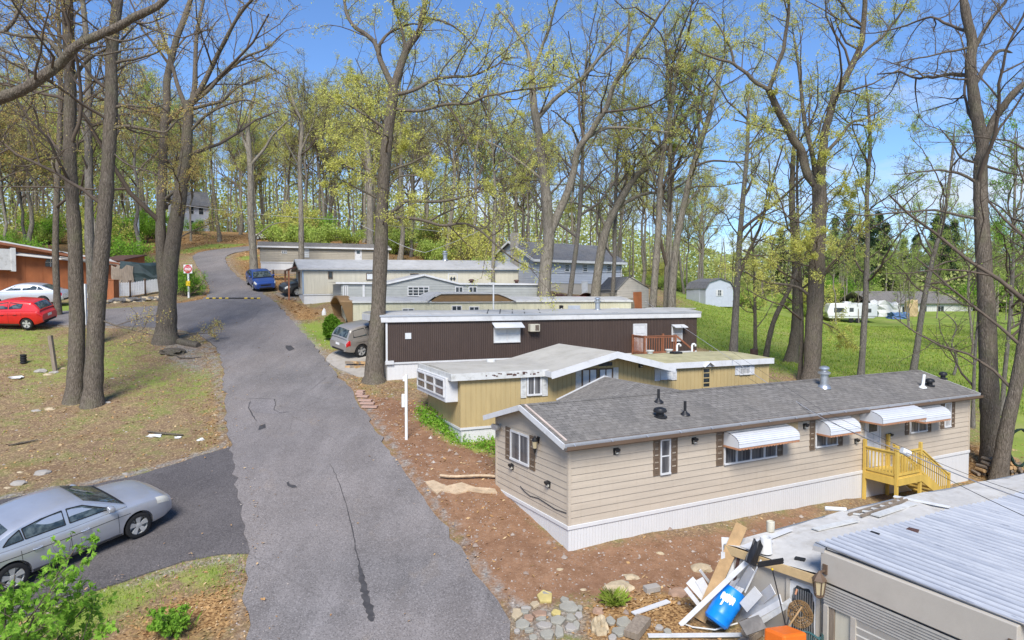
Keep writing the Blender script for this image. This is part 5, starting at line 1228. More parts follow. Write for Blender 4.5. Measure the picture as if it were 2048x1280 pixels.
# torn white sticker on the side facing the camera
q = br.rotation_quaternion; cl = q.inverted() @ (CAM-bp); an = math.atan2(cl.y, cl.x)
mb = MB(); rr = np.random.default_rng(3); K = 16
for k in range(K):
    a0 = an-.62+k/K*1.05; a1 = an-.62+(k+1)/K*1.05; lo = .52-rr.uniform(.0, .05)-(.12 if k in (4, 5) else 0); hi = .66+rr.uniform(-.02, .02)
    mb.add([(math.cos(a)*.311, math.sin(a)*.311, z) for a, z in ((a0, lo), (a1, lo), (a1, hi), (a0, hi))], [(0, 1, 2, 3)])
mb.build('torn_label', MT['signwhite'], br, fix=False)
ov_ = ax.cross(Vector((0, 0, 1))).normalized()
for i in range(5):
    board('siding_offcut', bp+Vector((0, 0, .24))+ax*.35+ov_*(.06*(i-2)), bp+Vector((0, 0, .24))+ax*(1.08+.07*math.sin(i*2.3))+ov_*(.085*(i-2)), .1, .015, 'white_vinyl', 'white siding offcut standing in the mouth of the blue barrel', 'offcut', 'siding offcuts in the blue barrel', up=ax.cross(ov_))
# big boards leaning on the roof corner
board('beam', P(1400, 1240, 15.45), P(1484, 1050, 15.55), .27, .06, 'plank', 'long knotty timber plank leaning against the white roof corner', 'plank', up=(-.5, -.8, .2))
board('board', P(1361, 1250, 15.3), P(1500, 1118, 14.85), .11, .05, 'white_trim', 'long white board slanting up to the black bag', 'board', up=(-.4, -.8, .4))
board('board', P(1448, 1212, 15.5), P(1446, 1104, 15.55), .09, .03, 'white_trim', 'narrow upright white board behind the blue barrel', 'board', up=(-.4, -.9, 0))
board('board', P(1462, 1160, 15.5), P(1458, 1075, 15.7), .34, .02, 'white_trim', 'broad white panel standing at the roof corner behind the plank', 'panel', up=(-.4, -.9, 0))
board('board', P(1460, 1215, 15.55), P(1478, 1110, 15.4), .07, .05, 'darkscrap', 'dark red brown slat leaning beside the knotty plank', 'slat', up=(-.4, -.9, 0))
mb = MB(); mb.add([(0, 0, 0), (.28, -.03, .03), (.17, -.06, -.42), (-.13, 0, -.38), (.12, -.1, -.05), (.02, -.1, -.3)], [(0, 1, 4), (1, 2, 5, 4), (2, 3, 5), (3, 0, 4, 5), (0, 3, 2, 1)])
bg_ = crumple('bag', MT['black'], 'torn black plastic bag hooked on the end of the white board', 'bag', P(1500, 1128, 14.7), .2, .16, .5, 12, .3); bg_.rotation_euler = (0, R(32), .5)
debris = [((1371,1176),(1413,1228),.10,'white_trim'),((1379,1160),(1428,1215),.22,'white_vinyl'),((1398,1158),(1440,1235),.2,'white_vinyl'),((1400,1140),(1424,1172),.06,'white_trim'),
  ((1460,1190),(1480,1155),.14,'white_vinyl'),((1466,1200),(1505,1138),.2,'white_vinyl'),((1487,1215),(1517,1182),.24,'white_trim'),((1478,1245),(1546,1178),.22,'white_vinyl'),((1470,1262),(1562,1198),.2,'white_trim'),
  ((1500,1240),(1560,1205),.12,'white_trim'),((1525,1240),(1583,1203),.14,'old_white'),((1410,1228),(1428,1250),.16,'white_trim'),((1490,1185),(1522,1120),.03,'pvc')]
lab = ['white siding plank at the far left of the debris, splayed low','wide white siding sheet splayed left of the knotty plank','white siding sheet under the long slanting board','short white trim stick poking up left of the knotty plank','short white siding piece just behind the barrel mouth','ribbed white siding sheet leaning against the beige wall','broken white panel leaning right of the barrel','wide white siding sheet lying right of the barrel','long white siding sheet nearest the push broom','narrow white trim under the broom handle','pale grey board at the right end of the debris','white offcut at the foot of the knotty plank','thin bent white pole leaning on the beige wall']
for i, (a, b, w_, m_) in enumerate(debris):
    wD = lambda q: 15.2-(q-1475)*.0086-.16 if q > 1482 else 15.62; D0 = wD(a[0])-.012*i; pa = P(*a, D0); g_ = gz(pa.x, pa.y)+.03
    if a[1] > 1195: pa.z = max(pa.z, g_)
    pb = P(*b, wD(b[0])+(.25 if b[0] < 1482 and b[1] < 1190 else 0)-.012*i); pb.z = max(pb.z, gz(pb.x, pb.y)+.04)
    board('siding_plank', pa, pb, w_, .02, m_, lab[i], 'siding', 'white siding debris', up=(-.35, -.75, .55))
board('roofing_scrap', P(1485, 1258, 13.9), P(1525, 1243, 14.0), .3, .03, 'darkstone', 'dark grey shingle scrap below the white siding debris', 'scrap', up=(-.2, -.6, .7))
board('trim_board', gp(1266, 1231, .05), gp(1337, 1206, .05), .15, .03, 'white_trim', 'short white trim board lying alone on the dead leaves', 'board')
board('trim_board', gp(1296, 1279, .05), gp(1485, 1276, .06), .14, .03, 'white_trim', 'long white trim board lying along the bottom edge of the photo', 'board')
mb = MB(); pts = [gp(1361, 1250, .04), gp(1385, 1262, .06), gp(1430, 1268, .1), gp(1475, 1262, .16)]
c0 = pts[0].copy(); tag(MB().tube([p-c0 for p in pts], .018, 6).build('hose', MT['old_white'], None, loc=c0), 'pale hose curling from the white board under the blue barrel', 'hose')
# push broom standing against the wall
a = P(1571, 1250, 13.9); b = P(1543, 1132, 14.15)
pb = thing('push_broom', 'black push broom standing head up against the beige wall', 'broom', a)
MB().tube([(0, 0, 0), (b-a)*.97], .013, 8).build('handle', MT['black'], pb); d_ = (P(1566, 1124, 14.0)-P(1516, 1132, 14.3)); e0 = P(1516, 1132, 14.3)-a
MB().beam(e0, e0+d_, .08, .05).build('broom_head', MT['black'], pb); MB().beam(e0+Vector((0, 0, .05)), e0+d_+Vector((0, 0, .05)), .07, .06).build('bristles', MT['rubber'], pb)
MB().tube([(b-a)*.93, (b-a)*.965], .02, 8).build('collar', MT['yellowpl'], pb)
a = P(1573, 1252, 13.85); b = P(1594, 1178, 14.0); rk = thing('rake', 'dark rake with orange grip leaning by the ornamental window', 'rake', a); MB().tube([(0, 0, 0), (b-a)*.85], .016, 8).build('handle', MT['cable'], rk); MB().tube([(b-a)*.85, b-a], .02, 8).build('grip', MT['copper'], rk)
board('stick', P(1575, 1256, 13.8), P(1603, 1214, 13.7), .035, .03, 'plank', 'short pale brown stick leaning beside the orange box', 'stick')
# woven wicker hoop
hp = P(1600, 1228, 13.75); mb = MB()
for r_ in (.26, .235, .2, .15, .09): mb.tube([(r_*math.cos(t*math.pi/12), .02*math.sin(t*1.7), r_*math.sin(t*math.pi/12)) for t in range(25)], .015, 5, False)
for k in range(16): t = k*math.pi/8; mb.tube([(.06*math.cos(t), .01, .06*math.sin(t)), (.27*math.cos(t+.2), -.01, .27*math.sin(t+.2))], .012, 4)
wv = mb.build('wicker_hoop', MT['brownband'], None, loc=hp); wv.rotation_euler = (R(-14), 0, R(-52)); tag(wv, 'round brown wicker hoop leaning under the ornamental window', 'wicker hoop')
# plastic garden chair
def garden_chair(label, loc, yaw):
    c = thing('garden_chair', label, 'chair', loc, yaw); m = MT['greenchair']
    bm = MB(); N = 8
    for i in range(N):
        for j in range(N):
            f = lambda u, v: ((u-.5)*.46, (v-.5)*.46, .42-.03*math.sin(math.pi*u)*math.sin(math.pi*v))
            bm.add([f(i/N, j/N), f((i+1)/N, j/N), f((i+1)/N, (j+1)/N), f(i/N, (j+1)/N)], [(0, 1, 2, 3)]); bm.add([tuple(Vector(f(a_, b_))-Vector((0, 0, .025))) for a_, b_ in ((i/N, j/N), (i/N, (j+1)/N), ((i+1)/N, (j+1)/N), ((i+1)/N, j/N))], [(0, 1, 2, 3)])
    bm.build('seat', m, c, fix=False)
    for sx_, sy in ((-1, -1), (1, -1), (-1, 1), (1, 1)): MB().beam((sx_*.21, sy*.2, .42), (sx_*.26, sy*.26, 0), .06, .045, (0, 1, 0), .8).build('leg', m, c)
    bk_ = MB(); top = [(-.25+.5*t/12, .24+.1-.03*math.cos(t/12*math.pi*2-math.pi), .86-.15*abs(t/12-.5)**2*4*.5) for t in range(13)]
    bk_.tube(top, .025, 8)
    for t in range(1, 12): bk_.beam(top[t], (top[t][0]*.75, .23, .43), .022, .012, (0, 1, 0))
    bk_.build('backrest', m, c)
    for sx_ in (-1, 1): MB().tube([(sx_*.25, .32, .80), (sx_*.3, .2, .68), (sx_*.3, -.1, .66), (sx_*.28, -.24, .62), (sx_*.25, -.26, .42)], .026, 8).build('armrest', m, c, smooth=40)
    return c
cpos = P(1612, 1306, 13.6); garden_chair('dark green plastic garden chair below the ornamental window', (cpos.x, cpos.y, P(1612, 1243, 13.75).z-.86), R(155))
ob = P(1570, 1300, 13.2); mb = MB(); mb.box(-.33, .33, -.25, .25, 0, .36); o = mb.build('tool_box', MT['orange'], None, bevel=.05, loc=(ob.x, ob.y, P(1570, 1262, 13.2).z-.36), rot=(R(-6), R(8), R(28))); tag(o, 'bright orange plastic box beside the green garden chair', 'box')
# firewood stack by the big trunk
rr = np.random.default_rng(21); fwb = G(1998, 950)
fwx = []
for row in range(5):
    for k in range(11-row):
        p = fwb+Vector((-.9+(k+row*.5)*.19+rr.normal(0, .02), rr.normal(0, .08), .07+row*.15)); ln = rr.uniform(.4, .55); r_ = rr.uniform(.065, .09)
        o = MB().lathe([(r_, -ln/2), (r_*1.03, 0), (r_*.96, ln/2)], (0, 0, 0), 'y', 7).build('firewood_log', MT['plank' if rr.random() < .45 else 'oldwood'], None, loc=p); o.rotation_euler = (rr.normal(0, .08), rr.uniform(0, 6), rr.normal(0, .12))
        tag(o, 'split log in the firewood stack under the right edge tree', 'log', 'firewood logs')
# dark garland loop on the right trunk
c0 = P(2040, 895, 27.4); mb = MB(); ring = [(.75*math.cos(t*.33+.9)*.55, .04*math.sin(t*2), .75*math.sin(t*.33+.9)) for t in range(18)]
mb.tube(ring, [.05+.015*math.sin(i*2.2) for i in range(18)], 6); tag(mb.build('garland', M('dark_green_garland', (.01,.03,.02), .9, var=.5, scale=20, bump=.6), None, loc=c0), 'dark green garland loop hanging at the right edge trunk', 'garland')
# overhead wires to the tan home
def wire(name, pts, r_, mat, label, sag=0):
    P0 = Vector(pts[0]); out = []
    for a, b in zip(pts[:-1], pts[1:]):
        a = Vector(a); b = Vector(b)
        for i in range(12): t = i/12; q = a.lerp(b, t); q.z -= sag*4*t*(1-t); out.append(q-P0)
    out.append(Vector(pts[-1])-P0)
    return tag(MB().tube(out, r_, 5).build(name, MT[mat], None, loc=P0), label, 'wire')
wire('power_line', [P(1290, 602, 50), P(1637, 832, 22), P(1811, 904, 15.5), P(2120, 1022, 10)], .011, 'wcable', 'twisted pale service cable crossing over the tan home, with white splice', .05)
wire('power_line', [P(1295, 607, 50), P(1500, 758, 29), P(1640, 830, 22), P(1800, 905, 15.4), P(2130, 1068, 9.5)], .006, 'cable', 'thin dark cable hanging lowest over the tan home', .06)
wire('power_line', [P(1310, 602, 50), P(1640, 818, 22), P(1900, 935, 14), P(2140, 1015, 10)], .005, 'cable', 'thin dark cable running above the pale service cable', .03)
sp = P(1811, 904, 15.5); tag(MB().tube([(-.09, 0, .04), (.09, 0, -.04)], .075, 10).build('cable_splice', MT['pvc'], None, smooth=40, loc=sp), 'white splice sleeve on the service cable', 'splice')
wire('power_line', [P(-30, 373, 70), P(110, 380, 70), P(330, 405, 72), P(700, 440, 76), P(1100, 480, 85)], .02, 'wcable', 'long pale wire running across the far woods', .3)
wire('power_line', [P(640, 400, 70), P(760, 468, 60), P(850, 505, 60), P(1000, 440, 68)], .018, 'wcable', 'slack wire drooping beyond the central tree', .2)
wire('power_line', [P(1065, 545, 56), P(1330, 538, 60), P(1400, 500, 64)], .018, 'cable', 'dark wire passing in front of the blue grey house', .2)
# ---------------------------------------------------------------- cars
KINDS = {
 'sedan': dict(L=4.9, W=1.86, wb=(1.46, -1.34), wr=.335, top=[(-2.45,.72),(-2.40,.96),(-2.2,1.03),(-1.75,1.06),(-1.2,1.03),(0,1.0),(.9,1.0),(1.25,.99),(1.7,.95),(2.15,.87),(2.34,.79),(2.45,.66)],
   wid=[(-2.45,.72),(-2.35,.84),(-1.9,.90),(-.5,.93),(1.4,.92),(2.0,.89),(2.3,.82),(2.45,.68)], low=[(-2.45,.42),(-2.2,.30),(-1.6,.24),(1.6,.22),(2.2,.24),(2.45,.30)],
   gh=[(-1.98,1.04),(-1.6,1.20),(-1.15,1.38),(-.7,1.45),(-.15,1.475),(.3,1.43),(.7,1.25),(1.22,.995)], tum=.36,
   side=[[(-1.42,1.10),(-1.28,1.22),(-1.05,1.33),(-1.02,1.10)],[(-.98,1.10),(-1.0,1.335),(-.6,1.39),(-.16,1.40),(-.16,1.08)],[(-.06,1.08),(-.06,1.40),(.28,1.36),(.55,1.22),(.86,1.06)]],
   ws=(.36, 1.14), rg=(-1.9, -1.22), doors=(-1.12, -.11, .98), hl=(1.98, 2.36), tl=(-2.42, -2.1)),
 'hatch': dict(L=3.95, W=1.76, wb=(1.25, -1.22), wr=.30, top=[(-1.97,.70),(-1.93,.95),(-1.8,1.02),(-1.2,1.04),(0,.97),(.7,.97),(1.05,.95),(1.5,.84),(1.82,.68),(1.97,.5)],
   wid=[(-1.97,.70),(-1.85,.80),(-1.5,.86),(-.4,.88),(1.2,.87),(1.65,.79),(1.9,.64),(1.97,.5)], low=[(-1.97,.4),(-1.75,.28),(-1.2,.2),(1.3,.2),(1.8,.22),(1.97,.3)],
   gh=[(-1.86,1.0),(-1.74,1.2),(-1.5,1.40),(-1.1,1.46),(-.3,1.48),(.15,1.42),(.6,1.2),(1.02,.96)], tum=.36,
   side=[[(-.98,1.13),(-1.05,1.34),(-.5,1.40),(-.42,1.41),(-.40,1.08)],[(-.32,1.08),(-.32,1.41),(.12,1.34),(.42,1.18),(.68,1.03)]],
   ws=(.2, .95), rg=(-1.83, -1.52), doors=(-1.0, -.36, .82), hl=(1.5, 1.86), tl=(-1.93, -1.72)),
 'suv': dict(L=4.75, W=1.9, wb=(1.42, -1.42), wr=.375, top=[(-2.37,.80),(-2.33,1.06),(-2.25,1.14),(-1.2,1.15),(0,1.13),(.9,1.13),(1.3,1.11),(1.8,1.06),(2.2,.96),(2.32,.8),(2.37,.6)],
   wid=[(-2.37,.78),(-2.28,.88),(-1.8,.93),(-.4,.95),(1.5,.94),(2.05,.89),(2.3,.76),(2.37,.65)], low=[(-2.37,.48),(-2.1,.38),(-1.4,.30),(1.5,.30),(2.1,.32),(2.37,.4)],
   gh=[(-2.26,1.13),(-2.1,1.42),(-1.92,1.66),(-1.6,1.73),(-.4,1.75),(.2,1.7),(.62,1.5),(1.25,1.12)], tum=.30,
   side=[[(-1.86,1.22),(-1.82,1.58),(-1.1,1.63),(-1.0,1.22)],[(-.9,1.2),(-.98,1.64),(-.25,1.66),(-.2,1.18)],[(-.1,1.18),(-.12,1.66),(.2,1.6),(.5,1.42),(.82,1.18)]],
   ws=(.28, 1.16), rg=(-2.22, -1.95), doors=(-1.25, -.15, .95), hl=(2.0, 2.3), tl=(-2.34, -2.18))}
def ipl(tab, x):
    a = np.array(tab); xs, zs = a[:, 0], a[:, 1]
    k = np.linspace(-.12, .12, 7); return float(np.mean(np.interp(np.clip(x+k, xs[0], xs[-1]), xs, zs)))
def boolean(o, cutters):
    for c in cutters:
        md = o.modifiers.new('b', 'BOOLEAN'); md.operation = 'DIFFERENCE'; md.object = c; md.solver = 'EXACT'
    dg = bpy.context.evaluated_depsgraph_get(); dg.update()
    me = bpy.data.meshes.new_from_object(o.evaluated_get(dg)); o.modifiers.clear(); old = o.data; o.data = me; me.name = old.name
    for c in cutters: bpy.data.objects.remove(c)
def car(kind, label, cat, loc, yaw, pm, rot=None, s=1., group=None, name='parked_car', detail=True):
    K = KINDS[kind]; rt = thing(name, label, cat, loc, yaw, group, rot, s); pm = MT[pm]; L2 = K['L']/2
    sec = [(0,1,.018),(.4,1,.016),(.75,1,.004),(.90,1,-.02),(.97,1,-.06),(1.,1,-.14),(1.008,.62,0),(1.,.35,0),(.975,.13,0),(.93,.02,0),(.80,0,0),(0,0,0)]
    def B(x, k, off=0):
        w = ipl(K['wid'], x); zt = ipl(K['top'], x); zl = ipl(K['low'], x)
        k0 = int(min(k, len(sec)-2)); t = k-k0; p = []
        for q in (sec[k0], sec[k0+1]): p.append((q[0]*w, zl+(zt-zl)*q[1]+q[2] if q[1] == 1 else zl+(zt-zl)*q[1]))
        y = p[0][0]*(1-t)+p[1][0]*t; z = p[0][1]*(1-t)+p[1][1]*t
        if off:
            dy, dz = p[1][0]-p[0][0], p[1][1]-p[0][1]; ln = math.hypot(dy, dz) or 1; y += -dz/ln*off; z += dy/ln*off
        return (x, y, z)
    xs = list(np.concatenate([np.linspace(-L2, -L2+.4, 8), np.linspace(-L2+.5, L2-.5, 34), np.linspace(L2-.4, L2, 8)]))
    m = len(sec); mb = MB(); ring = 2*m-2
    for x in xs:
        h_ = [B(x, k) for k in range(m)]
        mb.v += h_+[(a, -b, c) for a, b, c in h_[-2:0:-1]]
    mb.f = [(i*ring+k, i*ring+(k+1) % ring, (i+1)*ring+(k+1) % ring, (i+1)*ring+k) for i in range(len(xs)-1) for k in range(ring)]+[tuple(range(ring-1, -1, -1)), tuple((len(xs)-1)*ring+k for k in range(ring))]
    mb.mi = [0]*len(mb.f)
    body = mb.build('body', pm)
    cut = []
    for ax in K['wb']:
        for sg in (-1, 1): cut.append(MB().lathe([(K['wr']+.055, -.24), (K['wr']+.055, .3)], (ax, sg*(K['W']/2-.02), K['wr']+.01), 'y', 32).build('cut', MT['dark']))
    bpy.context.view_layer.update(); boolean(body, cut); body.parent = rt; body.data.shade_smooth(); body.data.set_sharp_from_angle(angle=R(32))
    # greenhouse
    gz_ = lambda x: ipl(K['gh'], x) if K['gh'][0][0]+.13 < x < K['gh'][-1][0]-.13 else float(np.interp(x, *np.array(K['gh']).T))
    bw = lambda x: ipl(K['wid'], x)*.955
    ys = lambda x, z: bw(x)-K['tum']*max(0, z-ipl(K['top'], x)+.03)-.25*max(0, z-ipl(K['top'], x)-.33)
    gx_ = np.linspace(K['gh'][0][0], K['gh'][-1][0], 44); mb = MB(); n = 13
    for x in gx_:
        zt = gz_(x); zb = min(ipl(K['top'], x)-.04, zt-.001); row = []
        for q in (0, .25, .5, .75, .93): z = zb+(zt-zb)*q; row.append((x, ys(x, z), z))
        yt = ys(x, zt)
        row += [(x, yt*.93, zt+.012), (x, yt*.6, zt+.028), (x, 0, zt+.036)]
        mb.v += row+[(a, -b, c) for a, b, c in row[-2::-1]]
    r_ = 15
    mb.f = [(i*r_+k, i*r_+k+1, (i+1)*r_+k+1, (i+1)*r_+k) for i in range(len(gx_)-1) for k in range(r_-1)]; mb.mi = [0]*len(mb.f)
    mb.build('cabin', pm, body, smooth=35)
    for sg in (-1, 1):
        for poly in K['side']:
            # clip to below roof line, bow outward 6 mm
            pts = [(x, sg*(ys(x, z)+.007), z) for x, z in poly]
            g = MB().face(*pts); o = g.build('side_window', MT['carglass'], body, fix=False)
            if detail:
                fr = MB(); pp = pts+[pts[0]]
                for a, b in zip(pp[:-1], pp[1:]): fr.beam(a, b, .022, .012, (0, 1, 0))
                fr.build('window_seal', MT['rubber'], o)
    def toppatch(x0, x1, ins, name, mat, n=8):
        mb = MB()
        for i in range(n+1):
            x = x0+(x1-x0)*i/n; z = gz_(x); yt = max(.05, ys(x, z)*.96-ins)
            for j in range(7): q = -1+2*j/6; mb.v.append((x, yt*q, z+.036-.024*abs(q)**2+.012))
        mb.f = [(i*7+j, i*7+j+1, (i+1)*7+j+1, (i+1)*7+j) for i in range(n) for j in range(6)]; mb.mi = [0]*len(mb.f)
        return mb.build(name, mat, body, smooth=40, fix=False)
    ws = toppatch(*K['ws'], .05, 'windscreen', MT['carglass']); toppatch(*K['rg'], .08, 'rear_window', MT['carglass'])
    if detail:
        toppatch(K['ws'][1]-.01, K['ws'][1]+.09, .04, 'cowl', MT['rubber'], 3)
    def patch(x0, x1, k0, k1, name, mat, off=.006, both=True, nx=6, nk=4, parent=None):
        for sg in ((1, -1) if both else (1,)):
            mb = MB()
            for i in range(nx+1):
                for j in range(nk+1): p = B(x0+(x1-x0)*i/nx, k0+(k1-k0)*j/nk, off); mb.v.append((p[0]+(.004 if x0 > 1.4 else (-.004 if x1 < -1.6 else 0)), sg*p[1], p[2]))
            mb.f = [(i*(nk+1)+j, i*(nk+1)+j+1, (i+1)*(nk+1)+j+1, (i+1)*(nk+1)+j) for i in range(nx) for j in range(nk)]; mb.mi = [0]*len(mb.f)
            mb.build(name, mat, parent or body, smooth=40, fix=False)
    patch(*K['hl'], 3.2, 5.4, 'headlight', MT['lamp'], .007); patch(*(K['tl'] if kind != 'suv' else (-2.345, -2.1)), 3.0 if kind != 'suv' else 3.8, 5.6 if kind != 'suv' else 6.3, 'tail_light', MT['tail'], .007)
    # grille, bumper slot, plates
    fx = L2; zt = ipl(K['top'], fx-.1); zl = ipl(K['low'], fx)
    g = MB(); g.box(fx-.06, fx+.012, -.42, .42, zl+.22, zl+.34); g.build('grille', MT['black'], body, bevel=.01)
    MB().box(fx-.08, fx+.006, -.55, .55, zl-.02, zl+.1).build('air_intake', MT['black'], body, bevel=.01)
    MB().box(-L2-.012, -L2+.05, -.18, .18, ipl(K['top'], -L2)-.16, ipl(K['top'], -L2)-.03).build('plate', MT['signwhite'], body)
    MB().box(-L2-.004, -L2+.08, -.6, .6, ipl(K['low'], -L2)-.02, ipl(K['low'], -L2)+.1).build('rear_bumper_trim', MT['black' if kind == 'suv' else 'rubber'], body, bevel=.01)
    if detail:
        for dx in K['doors']: patch(dx, dx+.010, 4.9, 8.8, 'door_gap', MT['rubber'], .003, True, 1, 8)
        patch(K['wb'][1]+K['wr']+.07, K['wb'][0]-K['wr']-.07, 8.3, 9.5, 'sill', MT['rubber' if kind == 'suv' else 'darkcar'], .004, True, 12, 2)
        patch(K['doors'][0], K['doors'][-1], 8.05, 8.2, 'sill_line', MT['rubber'], .003, True, 12, 1)
        patch(K['doors'][0]-.5, K['doors'][-1]+.3, 5.52, 5.60, 'waist_trim', MT['rubber'], .004, True, 14, 1)
        for dx in K['doors'][:-1]:
            for sg in (-1, 1): p = B(dx+.22, 5.35, .02); MB().tube([(p[0], sg*p[1], p[2]), (p[0]+.05, sg*(p[1]+.025), p[2]+.003), (p[0]+.15, sg*(p[1]+.025), p[2]+.003), (p[0]+.2, sg*p[1], p[2])], .017, 8).build('door_handle', pm, body, smooth=40)
        xk = K['ws'][1]-.32
        for sg in (-1, 1):
            o = MB(); c = (xk, sg*(ys(xk, 1.05)+.12), ipl(K['top'], xk)+.09); N = 10
            prof = [(.02, -.1), (.07, -.085), (.085, 0), (.07, .08), (.02, .1)]
            o.lathe(prof, c, 'y', 12); o.beam((xk+.02, sg*ys(xk, 1.05), c[2]-.04), (c[0], c[1], c[2]-.03), .04, .04); o.build('mirror', pm, body, smooth=40)
    # wheels
    wr = K['wr']
    for ax in K['wb']:
        for sg in (-1, 1):
            c = (ax, sg*(K['W']/2-.115), wr); t = MB()
            t.lathe([(wr*.70, -.1), (wr*.9, -.105), (wr*.98, -.09), (wr, -.05), (wr, .05), (wr*.98, .09), (wr*.9, .105), (wr*.70, .1), (wr*.68, .02), (wr*.68, -.1)], (0, 0, 0), 'y', 30, cap=False)
            wh = t.build('wheel', MT['tyre'], rt, smooth=40, loc=c)
            r = MB(); y = sg*.085
            r.lathe([(wr*.73, y), (wr*.72, y+sg*.004), (wr*.66, y-sg*.02), (wr*.64, y-sg*.1)], (0, 0, 0), 'y', 30, cap=False)
            for k in range(5):
                for d in (-.13, .13):
                    a = 2*math.pi*k/5+.3; r.beam((math.cos(a+d*.6)*.05, y-sg*.02, math.sin(a+d*.6)*.05), (math.cos(a+d)*wr*.69, y-sg*.01, math.sin(a+d)*wr*.69), .06, .03, (0, 1, 0), 1.3)
            r.lathe([(.07, y-sg*.03), (.065, y-sg*.002), (.03, y+sg*.004), (0.001, y+sg*.004)], (0, 0, 0), 'y', 16)
            r.build('rim', MT['chrome'], wh, smooth=40); MB().lathe([(wr*.64, y-sg*.07), (0.001, y-sg*.07)], (0, 0, 0), 'y', 20).build('brake_disc', MT['galv'], wh)
    return rt
def car_at(kind, label, front, rear, pm, s=1., **k):
    """stand a car on the ground with its right/left wheels near two surveyed ground points"""
    f = Vector(front); r = Vector(rear); d = f-r; yaw = math.atan2(d.y, d.x); K = KINDS[kind]
    mid = f*.5+r*.5
    pitch = math.atan2(ter(f.x, f.y)-ter(r.x, r.y), d.xy.length)
    nx_, ny_ = -math.sin(yaw), math.cos(yaw); roll = math.atan2(ter(mid.x+nx_*.8, mid.y+ny_*.8)-ter(mid.x-nx_*.8, mid.y-ny_*.8), 1.6)
    c = mid-Vector((math.cos(yaw), math.sin(yaw), 0))*(sum(K['wb'])/2*s)
    e = (Matrix.Rotation(yaw, 3, 'Z') @ Matrix.Rotation(-pitch, 3, 'Y') @ Matrix.Rotation(roll, 3, 'X')).to_euler()
    return car(kind, label, 'car', (c.x, c.y, ter(c.x, c.y)+k.pop('dz', .06)), 0, pm, rot=e, s=s, **k)
def off(p, q, d):   # centreline from the near wheels: shift left of travel by d
    v = (Vector(q)-Vector(p)).normalized(); return Vector((-v.y, v.x, 0))*d
f, r = G(276, 1076), G(26, 1184); s_ = (f-r).length/2.8; o = off(r, f, .82*s_); car_at('sedan', 'silver four door sedan parked on the dark driveway in the foreground', f+o, r+o, 'silver', s_, dz=.05)
r = P(84, 646, 41); r.z = ter(r.x, r.y); d = Vector((-.97, -.12, 0)).normalized(); o = off(r, r+d, -.8)
car_at('hatch', 'bright red hatchback at the left edge on the side street', r+d*2.5-o, r-o, 'carred', 1.08)
r = P(98, 603, 48.5); d = Vector((-.97, -.22, 0)).normalized(); car_at('sedan', 'pale silver sedan parked behind the red hatchback by the orange brown shed', r+d*2.9, r, 'silver2', 1.05, detail=False)
p = P(524, 585, 56); d = Vector((.46, -.89, 0)).normalized(); car_at('sedan', 'blue saloon car facing down the lane at its right kerb', p+d*.4+Vector((0, .3, 0)), p-d*2.3, 'carblue', .95)
p = G(719, 717); d = Vector((.70, .71, 0)).normalized(); o = off(p, p+d, .8); car_at('suv', 'champagne estate car with red tail lights parked beside the brown home', p+d*2.85+o, p+o, 'champagne', .95)
p = P(588, 592, 54.5); d = Vector((-.75, -.5, 0)).normalized(); car_at('sedan', 'dark car half hidden behind the blue banded home end', p, p-d*2.8, 'darkcar', 1., detail=False)
for px, py, D, l_, pm in ((538, 480, 96, 'white car parked far up the hill above the taupe home, left one', 'carwhite'), (566, 481, 97, 'grey car parked far up the hill above the taupe home, right one', 'silver2')):
    p = P(px, py, D); z = p.z; t = car('sedan', l_, 'car', (p.x, p.y, z), R(172), pm, s=.85, detail=False)
p = at(1650, 632, 108, 0); car('suv', 'dark red pickup sized vehicle parked left of the travel trailer', 'vehicle', p, R(170), 'carred', detail=False)
# ---------------------------------------------------------------- left side of the lane
A = P(30, 600, 46); B = P(236, 590, 58)
h = Home('shack', 'orange brown plywood shack with crumbling white roof on the left', 'shack', P(-60, 605, 52), P(236, 600, 60), P(100, 600, 56).z-.3, group=None); rt = h.root; L = h.L
W = 4.5; zl = h.w(-60, 476)[1]; zr_ = h.w(236, 528)[1]
zt = lambda x: zl+(zr_-zl)*x/L
mb = MB(); groove(mb, mf(), 0, L, -.6, zt, 1.2, .03, .015); mb.prism([(0, .03, -.6), (L, .03, -.6), (L, .03, zr_-.05), (0, .03, zl-.05)], (0, W, 0)); mb.build('wall', MT['rustwood'], rt, fix=False)
mb = MB(); n = 26; rr = np.random.default_rng(31)
for i in range(n+1):
    for j in range(5):
        x = -.3+(L+.6)*i/n; mb.v.append((x, -.45+(W+.6)*j/4, zt(x)+.08+.35*math.sin(j/4*math.pi)+rr.normal(0, .05 if x > L*.55 else .015)))
mb.f = [(i*5+j, (i+1)*5+j, (i+1)*5+j+1, i*5+j+1) for i in range(n) for j in range(4)]; mb.mi = [0]*len(mb.f)
mb.build('roof', MT['white_roof'], rt, smooth=30, fix=False)
mb = MB(); mb.prism([(0, -.47, zt(0)-.12), (L, -.47, zt(L)-.12), (L, -.47, zt(L)+.08), (0, -.47, zt(0)+.08)], (0, .04, 0)); mb.build('fascia', MT['redwood'], rt)
